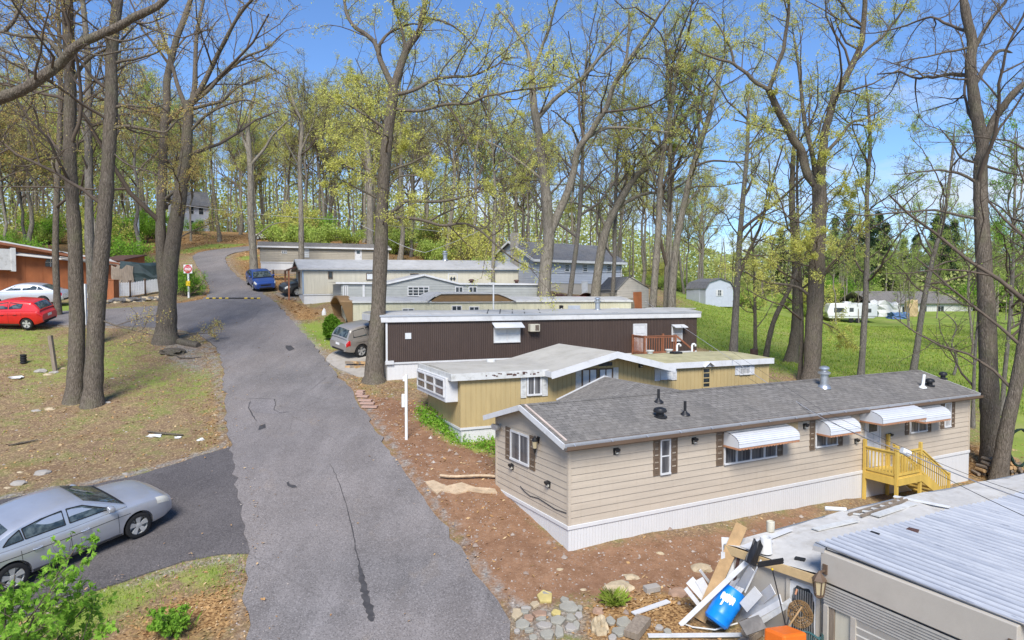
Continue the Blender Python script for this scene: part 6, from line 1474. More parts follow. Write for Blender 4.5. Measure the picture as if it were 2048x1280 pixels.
# canopy strip with torn white flashing
a, z0 = h.w(28, 505); b, z1 = h.w(232, 526); mb = MB(); mb.prism([(a, -.02, z0), (b, -.02, z1), (b, -.6, z1-.25), (a, -.6, z0-.25)], (0, 0, .05)); mb.build('canopy', MT['white_roof'], rt)
for px0, px1, y0, y1 in ((90, 111, 516, 533),):
    a, zt1 = h.w(px0, y0); b, _ = h.w(px1, y0); zb = h.w(px0, y1)[1]; m_ = mf(); fr = MB(); N = 10; c = (a+b)/2; hw = (b-a)/2
    arc = [(c-hw*math.cos(math.pi*k/N), zb+(zt1-zb)*.45+(zt1-zb)*.55*math.sin(math.pi*k/N)) for k in range(N+1)]
    fr.add([m_(a, zb, .03)]+[m_(*q, .03) for q in arc]+[m_(b, zb, .03)], [tuple(range(N+3))]); o = fr.build('window', MT['glass'], rt, fix=False)
    bar = MB(); bar.beam(m_(c, zb, .05), m_(c, zt1, .05), .05, .03, (0, 1, 0)); bar.beam(m_(a, (zb+zt1)/2, .05), m_(b, (zb+zt1)/2, .05), .05, .03, (0, 1, 0)); bar.build('window_bar', MT['old_white'], o)
a, z = h.w(2, 498); b, _ = h.w(24, 498); zb = h.w(2, 540)[1]
fbox(MB(), mf(), a-1.6, b-.2, zb, z, 0, .5).build('screened_porch', MT['old_white'], rt); fbox(MB(), mf(), b-.2, b+.1, zb-.1, z+.1, .0, .55).build('corner_post', MT['old_white'], rt)
# collapsed right end
for i, (x, zz, l_) in enumerate(((L*.62, .2, 2.2), (L*.7, .35, 2.6), (L*.76, .15, 2.0), (L*.82, .3, 2.4))):
    mb = MB(); mb.beam((x-.6, -.7, zt(x)-.25+zz*.2), (x-.6+l_, -.5, zt(x)-.32-.25*zz), .2, .05); mb.build('loose_board', MT['oldwood' if i % 2 else 'old_white'], rt)
turtle_vent(rt, (L*.72, 1.2, zt(L*.72)+.35), .25, 'galv')
sd2 = Home('shack', 'small brown end shed with leaning plywood wall right of the crumbling shack', 'shed', P(250, 565, 60), P(290, 562, 62), P(250, 565, 60).z-.5); rt2 = sd2.root; L2_ = sd2.L
z1 = sd2.w(255, 517)[1]; mb = MB(); mb.prism([(0, 0, 0), (L2_, 0, 0), (L2_, 0, z1+.3), (0, 0, z1-.2)], (0, 3, 0)); mb.build('wall', MT['rustwood'], rt2); mb = MB(); mb.prism([(-.2, -.2, z1-.2), (L2_+.1, -.2, z1+.35), (L2_+.1, -.2, z1+.45), (-.2, -.2, z1-.1)], (0, 3.4, 0)); mb.build('roof', MT['darkscrap'], rt2)
# dark dumpster-like box and clutter behind the fence
crumple('covered_trailer', MT['darkscrap'], 'dark green covered trailer behind the white picket fence', 'trailer', at(290, 588, 56, -.1), 3.2, 1.6, 2.2, 41, .3).data.materials[0] = M('dark_green_cover', (.03,.05,.05), .6, var=.4)
crumple('plywood_wall', MT['oldwood'], 'weathered grey plank stack between the shack and the covered trailer', 'planks', at(248, 598, 55, -.1), 1.6, .5, 2.1, 42, .2)
# picket fence panels between brown posts
fpx = [(161, 598), (213, 595.5), (232, 594), (259, 593), (262, 593), (289, 588.5), (292, 588), (317, 584)]
def picket(a, b, n, label):
    t = thing('picket_fence', label, 'fence', a, math.atan2(b.y-a.y, b.x-a.x), 'white picket fence panels'); Lp = (b-a).xy.length; dz = b.z-a.z
    for i in range(n):
        x = Lp*(i+.5)/n; z = dz*(i+.5)/n; mb = MB(); w_ = .05; mb.prism([(x-w_, 0, z+.05), (x+w_, 0, z+.05), (x+w_, 0, z+1.0), (x, 0, z+1.1), (x-w_, 0, z+1.0)], (0, .025, 0)); mb.build('picket', MT['white_trim'], t)
    for zz in (.3, .8): MB().beam((0, .05, zz), (Lp, .05, dz+zz), .04, .09).build('rail', MT['white_trim'], t)
D_ = 50.0
for (i, j), n, l in (((0, 1), 12, 'white picket fence panel nearest the silver car'), ((2, 3), 8, 'white picket panel between the rusty gate pier and the first brown post'), ((4, 5), 8, 'middle white picket panel between two brown posts'), ((6, 7), 8, 'white picket panel at the right end of the fence')):
    a = P(*fpx[i], D_+.6*i); b = P(*fpx[j], D_+.6*j); picket(a, b, n, l)
for i, (px, py, D, w_, hh, mt_, l) in enumerate(((224, 601, 51, .7, 1.5, 'rustwood', 'thick rusty brown gate pier in the picket fence'), (260.5, 596, 52.4, .14, 1.3, 'browntrim', 'thin brown post between picket panels, nearest the pier'), (290.5, 592, 53.6, .14, 1.3, 'browntrim', 'thin brown post between picket panels, farthest right'))):
    p = P(px, py, D); mb = MB(); mb.box(-w_/2, w_/2, -w_/2, w_/2, -.4, hh); mb.box(-w_/2-.03, w_/2+.03, -w_/2-.03, w_/2+.03, hh, hh+.06); tag(mb.build('fence_post', MT[mt_], None, bevel=.01, loc=p), l, 'post')
# dry stone wall under the fence
rr = np.random.default_rng(44)
for i in range(26):
    t = i/25; p = P(212+(322-212)*t, 606-(606-596)*t+rr.uniform(-3, 5), 49.5+1.8*t); o = blob('wall_stone', MT['darkstone' if i % 3 else 'tanstone'], 'mossy field stone in the low wall under the picket fence', 'stone', p, (rr.uniform(.25, .5), .25, rr.uniform(.14, .24)), 100+i, 'stones of the low wall', 2, .1)
# no-entry sign
sp = G(377, 596); sp.z = gz(sp.x, sp.y); sD = sp.y
t = thing('road_sign', 'white square no entry sign with red disc on a white post', 'sign', sp); top = P(378, 531, sD).z-sp.z; ctr = P(378, 538, sD).z-sp.z
MB().box(-.06, .06, -.0, .1, -.2, top-.05).build('post', MT['pvc'], t)
sg = .33; o = MB().box(-sg, sg, -.03, -.0, ctr-sg, ctr+sg).build('sign_panel', MT['signwhite'], t, bevel=.01)
MB().lathe([(.315, -.036), (.315, -.031)], (0, 0, ctr), 'y', 40).build('red_disc', MT['red'], o)
MB().box(-.24, .24, -.042, -.037, ctr-.045, ctr+.045).build('white_bar', MT['signwhite'], o)
def text(body, size, loc, mat, parent, name='lettering', rot=(R(90), 0, 0)):
    c = bpy.data.curves.new(name, 'FONT'); c.body = body; c.size = size; c.align_x = 'CENTER'; c.align_y = 'CENTER'; c.extrude = .002
    ob = bpy.data.objects.new(name, c); COL.objects.link(ob); dg = bpy.context.evaluated_depsgraph_get(); dg.update(); me = bpy.data.meshes.new_from_object(ob.evaluated_get(dg)); bpy.data.objects.remove(ob)
    o = link(name, me, MT[mat], parent); o.location = loc; o.rotation_euler = rot; return o
text('DO NOT', .145, (0, -.04, ctr+.14), 'signwhite', o); text('ENTER', .145, (0, -.04, ctr-.14), 'signwhite', o)
zc = P(378, 567, sD).z-sp.z; MB().box(-.17, .17, -.05, .0, zc-.2, zc+.2).build('reflector', MT['yellowpl'], t, bevel=.03)
# speed bump of black and yellow blocks
a = G(413, 598.5); b = G(521, 598.5); sb = thing('speed_bump', 'black and yellow speed bump across the lane', 'speed bump', a, math.atan2(b.y-a.y, b.x-a.x)); Lb = (b-a).xy.length; n = 17
for i in range(n):
    x0, x1 = Lb*i/n, Lb*(i+1)/n-.01; q0 = wm(sb) @ Vector(((x0+x1)/2, 0, 0)); z = ter(q0.x, q0.y)+.055-a.z; mb = MB()
    mb.prism([(x0, -.16, z), (x0, .16, z), (x0, .09, z+.06), (x0, -.09, z+.06)], (x1-x0, 0, 0)); mb.build('rubber_block', MT['yellowpl' if i % 2 == 0 and i not in (8, 10) else 'rubber'], sb)
# white posts
def simple_post(name, p, hh, w_, mat, label, extra=None, lean=(0, 0)):
    t = MB(); t.beam((0, 0, -.3), (lean[0], lean[1], hh), w_, w_)
    if extra: extra(t)
    return tag(t.build(name, MT[mat], None, bevel=.006, loc=p), label, 'post')
p = gp(813, 879); hh = P(809, 749, p.y).z-p.z
wp = thing('lot_post', 'slim white post with small box beside the lane at the yellow home', 'post', p); MB().box(-.05, .05, -.05, .05, -.2, hh).build('post', MT['pvc'], wp, bevel=.01); MB().box(-.17, -.052, -.06, .06, hh*.50, hh*.70).build('meter_box', MT['pvc'], wp, bevel=.01); MB().box(-.12, -.05, -.05, .05, hh*.9, hh*.97).build('bracket', MT['pvc'], wp)
p = P(171, 640, 41.5); p.z = ter(p.x, p.y); simple_post('lot_post', p, 2.5, .16, 'pvc', 'white square post behind the twin trunks on the side street')
p = gp(112, 741); simple_post('wooden_post', p, 1.75, .17, 'oldwood', 'short leaning weathered wooden post left of the twin trunks', None, (-.25, 0))
p = gp(47, 727); mb = MB()
for i in range(4): mb.lathe([(.12, i*.12), (.15, i*.12+.03), (.15, i*.12+.09), (.12, i*.12+.115)], (0, 0, 0), 'z', 14)
tag(mb.build('drain_pipe', MT['black'], None, smooth=40, loc=p), 'short ribbed black pipe standing in the dry yard', 'pipe')
p = gp(35, 756, .03); blob('litter_bag', MT['pvc'], 'flat white scrap lying left of the wooden post', 'scrap', p, (.35, .22, .07), 51)
p = G(277, 478); tag(MB().tube([(0, 0, -1), (0, 0, P(277, 380, 72).z-P(277, 480, 72).z)], .11, 8).build('utility_pole', MT['galv'], None, loc=(P(277, 480, 72).x, 72, P(277, 480, 72).z)), 'pale slender utility pole among the shrubs on the left', 'pole')
# white house glimpsed on the wooded rise
h = Home('house', 'pale grey two storey house glimpsed through the woods at the top left', 'house', P(350, 463, 112), P(418, 461, 115), ter(P(384, 463, 112).x, 112)-.3); rt = h.root; L = h.L
mb = MB(); lap(mb, mf(), 0, L, 0, 5, .25); lap(mb, ml(), 0, 6, 0, 5, .25); mb.box(.03, L, .05, 6, 0, 5); mb.build('wall', MT['bluegrey'], rt, fix=False); gable_roof(rt, -.4, L+.4, -.5, 6.5, lambda y: 5+2.4*(1-abs(y-3)/3), MT['shingle_dark'], th=.1)
for x in (.6, 2.1, 3.6): window(rt, mf(), x, x+.8, 3.2, 4.5, h=(.5,), pane='glass'); window(rt, mf(), x, x+.8, .9, 2.2, h=(.5,), pane='glass')
# flagstones and rocks near the bottom edge
def slab(name, mat, label, px, py, wpx, hpx, seed, group=None, thick=.08, rise=0):
    c = gp(px, py, .02+rise); a = G(px-wpx/2, py); b = G(px+wpx/2, py); d0 = G(px, py-hpx/2); d1 = G(px, py+hpx/2); w_ = (b-a).length; dd = (d0-d1).length
    r = np.random.default_rng(seed); n = r.integers(5, 8); an = np.sort(r.uniform(0, 6.28, 1)+np.arange(n)*6.28/n+r.normal(0, .16, n))
    pts = [(math.cos(t)*w_/2*r.uniform(.85, 1.1), math.sin(t)*dd/2*r.uniform(.85, 1.1), 0) for t in an]
    o = MB().prism(pts, (0, 0, thick)).build(name, MT[mat], None, bevel=.018, loc=c-Vector((0, 0, .03))); sl = R(9); o.rotation_euler = (sl+r.normal(0, .07), r.normal(0, .07), 0)
    return tag(o, label, 'stone', group)
FL = [(1090,1197,38,28,'yellowstone','bright yellow stone at the top of the flagstone patch'),(1070,1212,21,17,'tanstone','pale rounded stone left of the bright yellow stone'),(1094,1190,24,9,None,None),(1033,1231,24,27,'tanstone','pale blocky stone at the left edge of the flagstones'),
 (1052,1219,25,8,None,None),(1050,1227,18,9,None,None),(1057,1238,21,16,'redstone','dusty purple stone in the flagstone patch'),(1080,1230,36,19,'redstone','broad reddish flagstone in the middle of the patch'),(1112,1227,21,13,'yellowstone','small ochre stone beside the broad reddish flagstone'),
 (1138,1215,42,24,None,None),(1128,1202,20,14,None,None),(1141,1236,24,15,None,None),(1158,1231,18,15,None,None),(1083,1240,24,11,None,None),(1115,1241,36,20,None,None),(1045,1252,36,19,None,None),(1089,1253,32,18,None,None),(1093,1270,31,17,None,None),
 (1058,1263,22,11,None,None),(1118,1264,22,30,None,None),(1142,1256,27,18,None,None),(1066,1278,22,12,None,None),(1153,1252,17,18,None,None),(1096,1279,20,7,None,None),(1034,1265,14,9,None,None),(1221,1245,20,15,None,None),(1248,1248,36,22,None,None),(1240,1268,38,20,None,None),(1225,1280,20,14,None,None),(1262,1262,24,14,None,None),(1160,1216,12,14,None,None),(1335,1270,20,13,None,None),(1318,1262,20,10,None,None)]
for i, (px, py, w_, hh, mt_, l) in enumerate(FL): slab('flagstone', mt_ or ('flagstone' if i % 4 else 'concrete'), l or 'grey flagstone in the loose patch at the bottom of the lane', px, py, w_, hh, 200+i, None if l else 'grey flagstones of the loose patch')
p = gp(1199, 1262, -.05); o = blob('boulder', MT['tanstone'], 'tall rough tan boulder right of the flagstones', 'boulder', p, (.20, .18, .42), 61, None, 3, .12)
p = gp(1196, 1222, 0); blob('rock', MT['redstone'], 'reddish rock left of the dry grass clump', 'rock', p, (.14, .12, .12), 62, None, 2, .1)
board('timber_block', gp(1262, 1284, .12), gp(1288, 1252, .12), .34, .16, 'oldwood', 'short weathered timber block beside the tan boulder')
p = gp(1303, 1182, 0); o = MB().box(-.2, .2, -.1, .1, 0, .14).build('concrete_block', MT['concrete'], None, bevel=.01, loc=p, rot=(R(5), 0, .4)); tag(o, 'grey concrete block lying in the red soil', 'block')
for i, (px, py, sx_, m_, l) in enumerate(((1166, 1176, .09, 'tanstone', 'small upright pale stone above the flagstones'), (1240, 1176, .42, 'tanstone', 'wide flat pale rock in the soil above the dry grass'), (1262, 1155, .2, 'tanstone', 'tan rock in the red soil above the concrete block'), (1251, 1164, .11, 'flagstone', 'small pale rock left of the tan rock in the soil'), (1320, 1110, .12, 'tanstone', 'pale chip of stone in front of the tan home corner'), (1120, 1143, .1, 'tanstone', 'pale small stone below the tan home corner'), (1206, 858, .1, 'darkstone', 'stone at the yellow home corner'), (1360, 1185, .3, 'redstone', 'reddish boulder left of the debris'), (1400, 1136, .32, 'tanstone', 'tan boulder behind the debris'))):
    if i == 6: continue
    p = gp(px, py, -.02); blob('rock', MT[m_], l, 'rock', p, (sx_, sx_*.7, sx_*.5), 300+i, None, 2, .13)
for i, (px, py, sx_) in enumerate(((40, 966, .3), (40, 945, .14), (84, 946, .3), (16, 975, .14), (250, 947, .13), (116, 940, .1), (108, 744, .25), (95, 748, .22), (82, 742, .35), (126, 736, .15), (226, 756, .13), (430, 830, .14), (278, 876, .09), (415, 855, .08), (72, 822, .2), (100, 818, .25), (215, 805, .2))):
    p = gp(px, py, -.03); blob('field_rock', MT['tanstone' if i % 2 else 'concrete'], 'half buried pale field rock in the dry yard', 'rock', p, (sx_, sx_*.7, sx_*.4), 330+i, 'field rocks in the dry yard', 2, .12)
for i, (px, py, w_) in enumerate(((325, 868, .28), (282, 868, .12), (400, 880, .12))):
    p = gp(309+i*46, 873+i*4, .02); blob('paper_scrap', MT['pvc'], ('crumpled white paper in the middle of the dry yard', 'small white scrap near the lane edge of the yard', 'white scrap closest to the lane in the yard')[i], 'scrap', p, (w_, w_*.6, .08), 350+i, None, 2, .25)
for i, (px, py, wpx) in enumerate(((720, 789, 15), (726, 794, 22), (731, 802, 26), (735, 808, 28), (740, 815, 30), (722, 784, 13))):
    a = gp(px-wpx/2, py, .05); b = gp(px+wpx/2, py+1, .05); board('paver', a, b, .3, .07, 'paver', 'pink stepping paver in the flight at the yellow home path', 'paver', 'pink pavers beside the lane')
# fallen branches, log by the forked trunk
def log(pts, r_, label, mat='bark', name='fallen_branch'):
    c = gp(*pts[0], .05); tag(MB().tube([gp(*p, .06)-c for p in pts], r_, 7).build(name, MT[mat], None, smooth=60, loc=c), label, 'branch')
log([(358, 686), (375, 690), (397, 694)], [.22, .25, .2], 'short thick log beside the forked brown trunk', name='log')
log([(295, 865), (330, 870), (366, 873)], [.03, .045, .03], 'fallen branch lying in the dead leaves of the yard')
log([(16, 893), (45, 888), (76, 882)], [.02, .04, .02], 'thin mossy branch at the left of the yard'); log([(350, 711), (360, 718), (385, 719), (402, 716)], [.03, .03, .03, .02], 'curved twig by the lane corner near the forked trunk')
p = gp(347, 706, 0); blob('stump', MT['bark'], 'low dark stump heap right of the forked trunk', 'stump', p, (.7, .5, .28), 71, None, 3, .14)
# erosion cloth
EC = [(845, 962), (866, 962), (885, 970), (900, 974), (925, 972), (950, 975), (975, 976), (993, 979), (993, 986), (972, 985), (940, 984), (912, 988), (885, 984), (868, 990), (858, 978)]
tag(sheet('erosion_cloth', wpoly(EC), MT['burlap'], .05, .2, .05, .06, None, gzA), 'torn tan erosion cloth on the red bank before the tan home', 'cloth')
c0 = gp(886, 958, .1); tag(MB().tube([gp(880+i*16, 958+math.sin(i)*1.5+i*.4, .12)-c0 for i in range(8)], .05, 6).build('erosion_roll', MT['burlap'], None, loc=c0), 'long rolled strip of tan cloth above the torn erosion cloth', 'cloth roll')
# low timber bench beyond the blue car
t = thing('timber_bench', 'weathered timber bench and rail beside the blue saloon car', 'bench', at(575, 568, 60, 0)); MB().box(-1.4, 1.4, -.2, .2, .42, .48).build('seat', MT['oldwood'], t); MB().box(-1.4, 1.4, .2, .26, .6, .95).build('backrest', MT['oldwood'], t)
for x in (-1.3, 1.3): MB().box(x-.06, x+.06, -.2, .25, -.2, .95).build('leg', MT['oldwood'], t)
p = at(648, 625, 46, 0); blob('garden_ornament', MT['white_trim'], 'small white garden ornament before the grey green home', 'ornament', p, (.16, .14, .4), 77, None, 2, .1)
p = at(1508, 697, 47, 0); tag(MB().lathe([(.24, 0), (.26, .05), (.26, .8), (.24, .84)], (0, 0, 0), 'z', 14).build('rust_barrel', MT['darkscrap'], None, smooth=40, loc=p), 'dark rusty drum beside the leaning slim trunk', 'barrel')
# stack of split logs in front of the estate car
rr = np.random.default_rng(23)
for i in range(14):
    p = gp(700+(i % 7)*9, 733+(i//7)*3.5, .08+.13*(1-(i//7))); o = MB().box(-.24, .24, -.09, .09, -.06, .06).build('split_log', MT['plank' if i % 2 else 'oldwood'], None, bevel=.01, loc=p); o.rotation_euler = (rr.normal(0, .15), rr.normal(0, .1), rr.normal(0, .3)); tag(o, 'split log in the low stack by the estate car', 'log', 'split logs by the estate car')
# ---------------------------------------------------------------- trees
def nrm(v): return v/np.maximum(np.linalg.norm(v, axis=-1, keepdims=True), 1e-9)
def tubes(Pn, Rn, k):
    B, n, _ = Pn.shape
    T = nrm(np.gradient(Pn, axis=1)); m = nrm(T.mean(1)); ref = np.where(np.abs(m[:, 2:3]) < .8, np.array([[0, 0, 1.]]), np.array([[1., 0, 0]]))
    U_ = nrm(np.cross(T, ref[:, None, :])); W_ = np.cross(U_, T)
    a = np.arange(k)*2*np.pi/k
    V = Pn[:, :, None]+(U_[:, :, None]*np.cos(a)[None, None, :, None]+W_[:, :, None]*np.sin(a)[None, None, :, None])*Rn[:, :, None, None]
    base = (np.arange(B)*n*k)[:, None, None]; i = np.arange(n-1)[None, :, None]*k; j = np.arange(k)[None, None, :]; j2 = (j+1) % k
    Q = np.stack(np.broadcast_arrays(base+i+j, base+i+j2, base+i+k+j2, base+i+k+j), -1).reshape(-1, 4)
    return V.reshape(-1, 3), Q
def polys(starts, dirs, L, r0, n, wig, up, rng, taper=.35):
    B = len(starts); P_ = np.empty((B, n, 3)); P_[:, 0] = starts; d = nrm(dirs); st = (L/(n-1))[:, None]
    for i in range(1, n):
        d = nrm(d+rng.normal(0, wig, (B, 3))+np.array([0, 0, up])); P_[:, i] = P_[:, i-1]+d*st
    return P_, r0[:, None]*np.linspace(1, taper, n)[None]
def spawn(P_, R_, L_, cnt, rng, t0=.25, t1=1., lf=.5, ang=(35, 70), up=.15, n=5, wig=.18, rf=.02, curve=.04, rmin=.008):
    B, m, _ = P_.shape; idx = np.repeat(np.arange(B), cnt)
    s = (np.tile(np.arange(cnt), B)+rng.uniform(0, 1, B*cnt))/cnt; t = t0+(t1-t0)*s; f = t*(m-1)*.9999; i = f.astype(int); u = (f-i)[:, None]
    pos = P_[idx, i]*(1-u)+P_[idx, i+1]*u; tan = nrm(P_[idx, i+1]-P_[idx, i]); r = R_[idx, i]*(1-u[:, 0])+R_[idx, i+1]*u[:, 0]
    v = rng.normal(0, 1, (len(idx), 3)); v -= (v*tan).sum(1, keepdims=True)*tan; v = nrm(v)
    a = np.radians(rng.uniform(ang[0], ang[1], len(idx)))[:, None]
    d = tan*np.cos(a)+v*np.sin(a); d[:, 2] += up
    L = L_[idx]*lf*(1-.5*t)*rng.uniform(.6, 1.3, len(idx)); r0 = np.maximum(rmin, np.minimum(r*.72, rf*L))
    Q_, Rr = polys(pos, d, L, r0, n, wig, curve, rng); return Q_, np.maximum(Rr, rmin*.6), L
def leafquads(pos, rng, size, droop=.5, asp=.42):
    n = len(pos); d = rng.normal(0, 1, (n, 3)); d[:, 2] -= droop; d = nrm(d); w = nrm(np.cross(d, rng.normal(0, 1, (n, 3)))); s = (size*rng.uniform(.6, 1.35, n))[:, None]
    V = np.stack([pos, pos+d*s*.5+w*s*asp*.5, pos+d*s, pos+d*s*.5-w*s*asp*.5], 1).reshape(-1, 3)
    return V, np.arange(4*n).reshape(-1, 4)
def along(P_, cnt, rng, t0, t1, jit):
    B, m, _ = P_.shape; idx = np.repeat(np.arange(B), cnt); f = rng.uniform(t0, t1, len(idx))*(m-1)*.9999; i = f.astype(int); u = (f-i)[:, None]
    return P_[idx, i]*(1-u)+P_[idx, i+1]*u+rng.normal(0, jit, (len(idx), 3))
def catmull(p, k=5):
    p = np.asarray(p, float); q = np.vstack([2*p[0]-p[1], p, 2*p[-1]-p[-2]]); out = []
    for i in range(1, len(q)-2):
        for j in range(k):
            t = j/k; out.append(.5*((2*q[i])+(-q[i-1]+q[i+1])*t+(2*q[i-1]-5*q[i]+4*q[i+1]-q[i+2])*t*t+(-q[i-1]+3*q[i]-3*q[i+1]+q[i+2])*t**3))
    out.append(p[-1]); return np.array(out)
def resample(p, r, n):
    s = np.concatenate([[0], np.cumsum(np.linalg.norm(np.diff(p, axis=0), axis=1))]); t = np.linspace(0, s[-1], n)
    return np.stack([np.interp(t, s, p[:, k]) for k in range(3)], 1), np.interp(t, s, r), s[-1]
def assemble(root, trunks, lim, lvls, leaves, bark_, twig, leafm):
    """trunks: list of (P,R) heavy wood; lim: level list of (P,R,k) thin wood"""
    V = []; Q = []; o = 0
    for p, r in trunks:
        v, q = tubes(p[None], r[None], 12); V.append(v); Q.append(q+o); o += len(v)
    np_mesh('trunk', np.concatenate(V), np.concatenate(Q), MT[bark_], root, True)
    V = []; Q = []; o = 0
    for p, r, k in lim:
        v, q = tubes(p, r, k); V.append(v); Q.append(q+o); o += len(v)
    if V: np_mesh('branches', np.concatenate(V), np.concatenate(Q), MT[twig], root, True)
    if leaves is not None and len(leaves[0]): np_mesh('foliage', leaves[0], leaves[1], MT[leafm], root)
def crown(P_, R_, L_, rng, dens=1., lf=(.5, .5, .55), leafn=4, leafsize=.14, lvl1=6, lvl2=5, lvl3=4, up=.12, jit=.08, wig=.2, rmin=.011, maxl=1e9):
    a = spawn(P_, R_, L_, lvl1, rng, .22, 1., lf[0], (35, 75), up, 6, wig, .013, .03, rmin*1.5)
    km = rng.random(len(a[2])) < np.clip(np.repeat(L_, lvl1)/5., .2, 1); a = (a[0][km], a[1][km], np.minimum(a[2], maxl)[km])
    b = spawn(a[0], a[1], a[2], lvl2, rng, .2, 1., lf[1], (30, 75), up*.6, 5, wig, .011, .02, rmin*1.15)
    c = spawn(b[0], b[1], b[2], lvl3, rng, .2, 1., lf[2], (25, 70), 0, 4, wig, .009, .0, rmin)
    pos = np.concatenate([along(c[0], max(1, int(leafn*dens)), rng, .3, 1, jit), along(b[0], 2, rng, .5, 1, jit)])
    if dens < 1: pos = pos[rng.random(len(pos)) < max(dens, .25)]
    lv = leafquads(pos, rng, leafsize*.54, .5, .5)
    return [(a[0], a[1], 6), (b[0], b[1], 4), (c[0], c[1], 3)], lv
HEROES = []
def hero(name, label, D, limbs, seed, leafm='leaf_y', bark_='bark', twig='twig', auto=6, dens=1., leafsize=.15, leafn=7, drift=.35, lvl=(8, 6, 4), flare=1.55, spread=1., base=None, group=None, autolen=.3, autot=(.45, 1), rmin=None, lf=(.5, .5, .55)):
    rng = np.random.default_rng(seed); px = D/FPX; base_p = None; trunks = []; LP = []; LR = []; LL = []
    for li, (pts, w0, w1) in enumerate(limbs):
        q = np.array([tuple(P(x, y, D)) for x, y in pts])
        if li == 0:
            q[0, 2] = ter(q[0, 0], q[0, 1])-.35 if base is None else base
            base_p = q[0].copy(); base_p[2] += .35
        c = catmull(q, 5); s = np.concatenate([[0], np.cumsum(np.linalg.norm(np.diff(c, axis=0), axis=1))])
        r = np.interp(s/s[-1], [0, 1], [w0*px*.41, w1*px*.41])
        if li == 0:
            r = r*(1+(flare-1)*np.exp(-(s/.7)**1.2)); c[:, 1] += .25*np.sin(s*.25+seed)*np.clip(s/4, 0, 1)
        else:
            # the limb leaves the trunk towards or away from the viewer as well as sideways
            k = rng.uniform(-drift, drift); t = s/s[-1]; c[:, 1] += k*s*t
            c += np.stack([np.interp(np.arange(len(c)), np.arange(0, len(c), 3), rng.normal(0, .05*px*33, len(np.arange(0, len(c), 3)))) for _ in range(3)], 1)*np.clip(t*3, 0, 1)[:, None]
        r = r*(1+rng.normal(0, .035, len(r)))
        if li > 0:
            prev = np.concatenate([t_[0] for t_ in trunks])+base_p; dd_ = np.hypot(prev[:, 0]-c[0, 0], prev[:, 2]-c[0, 2]); j = dd_.argmin()
            if dd_[j] < 14*px: sh = prev[j]-c[0]; c[:, 1] += sh[1]; c += np.array([sh[0], 0, sh[2]])*np.exp(-s/(25*px))[:, None]
        r = r*np.clip((s[-1]-s)/(s[-1]*.12)+.3, .3, 1) if not any(abs(q2[0][0]-pts[-1][0])+abs(q2[0][1]-pts[-1][1]) < 45 for q2, *_ in [(l_[0],) for l_ in limbs if l_[0] is not pts]) else r
        c -= base_p; trunks.append((c, r))
        if li > 0 or len(limbs) == 1:
            p_, r_, L = resample(c, r, 14); LP.append(p_); LR.append(r_); LL.append(L)
    tr_p, tr_r, tr_L = resample(*trunks[0], 14)
    xtra = []
    if auto:
        a = spawn(tr_p[None], tr_r[None], np.array([tr_L]), auto, rng, autot[0], autot[1], autolen*1.6, (45, 85), .25, 14, .17, .011, .03, .015)
        xtra = [(a[0], a[1], 7)]; LP += list(a[0]); LR += list(a[1]); LL += list(a[2])
    top = (tr_p[None, 7:], tr_r[None, 7:], np.array([tr_L*.45]))
    P_ = np.array(LP); R_ = np.array(LR); L_ = np.array(LL)*spread
    rm = rmin or max(.006, .11*px)
    lim, lv = crown(P_, R_, L_, rng, dens, lf, leafn, leafsize, *lvl, rmin=rm)
    lim2, lv2 = crown(P_[:, 5:], R_[:, 5:], L_*.28, rng, dens, lf, leafn, leafsize, max(3, lvl[0]//2), lvl[1], lvl[2], rmin=rm)
    lvv = (np.concatenate([lv[0], lv2[0]]), np.concatenate([lv[1], lv2[1]+len(lv[0])]))
    t = thing(name, label, 'tree', tuple(base_p), group=group)
    assemble(t, trunks, xtra+lim+lim2, None, lvv, bark_, twig, leafm)
    HEROES.append(t); return t
hero('oak_tree', 'left stem of the twin grey trunks in the dry yard', 30, [([(148,812),(149,740),(148,650),(147,560),(148,480),(146,400),(144,300),(148,180),(142,60),(136,-60),(128,-220)],38,17), ([(142,330),(110,320),(70,335),(30,330)],7,2), ([(150,345),(120,300),(80,270),(40,250)],6,2), ([(148,180),(180,120),(240,80),(280,20)],9,3), ([(144,120),(100,60),(60,10),(20,-40)],9,3)], 1, 'leaf_o', auto=7, dens=.8, leafsize=.13, autot=(.4, .95))
hero('oak_tree', 'right stem of the twin grey trunks, leaning slightly to the road', 29.6, [([(184,810),(186,740),(191,650),(199,580),(208,500),(218,400),(225,300),(228,200),(226,110),(234,0),(242,-160)],42,20), ([(226,265),(262,256),(300,263),(338,266),(358,250),(380,235)],10,3), ([(229,218),(265,213),(312,221),(360,214)],8,2), ([(224,130),(262,122),(310,118),(350,104)],8,3), ([(222,300),(262,330),(310,350),(340,370)],5,2), ([(195,640),(240,655),(300,665),(350,668)],4,1.5)], 2, 'leaf_o', auto=7, dens=.8, leafsize=.13, autot=(.4, .95))
hero('oak_tree', 'slender trunk directly behind the twin grey trunks', 38, [([(190,652),(187,560),(184,460),(183,380),(178,250),(172,120),(160,0),(150,-80)],24,10), ([(182,300),(160,240),(120,180),(90,120)],8,2)], 3, 'leaf_o', 'bark_grey', auto=6, dens=.8)
hero('oak_tree', 'slim straight trunk left of the twin grey trunks, farther back', 44, [([(116,650),(116,560),(115,400),(116,250),(115,100),(112,-50)],16,8)], 4, 'leaf_o', 'bark', auto=7, dens=.9)
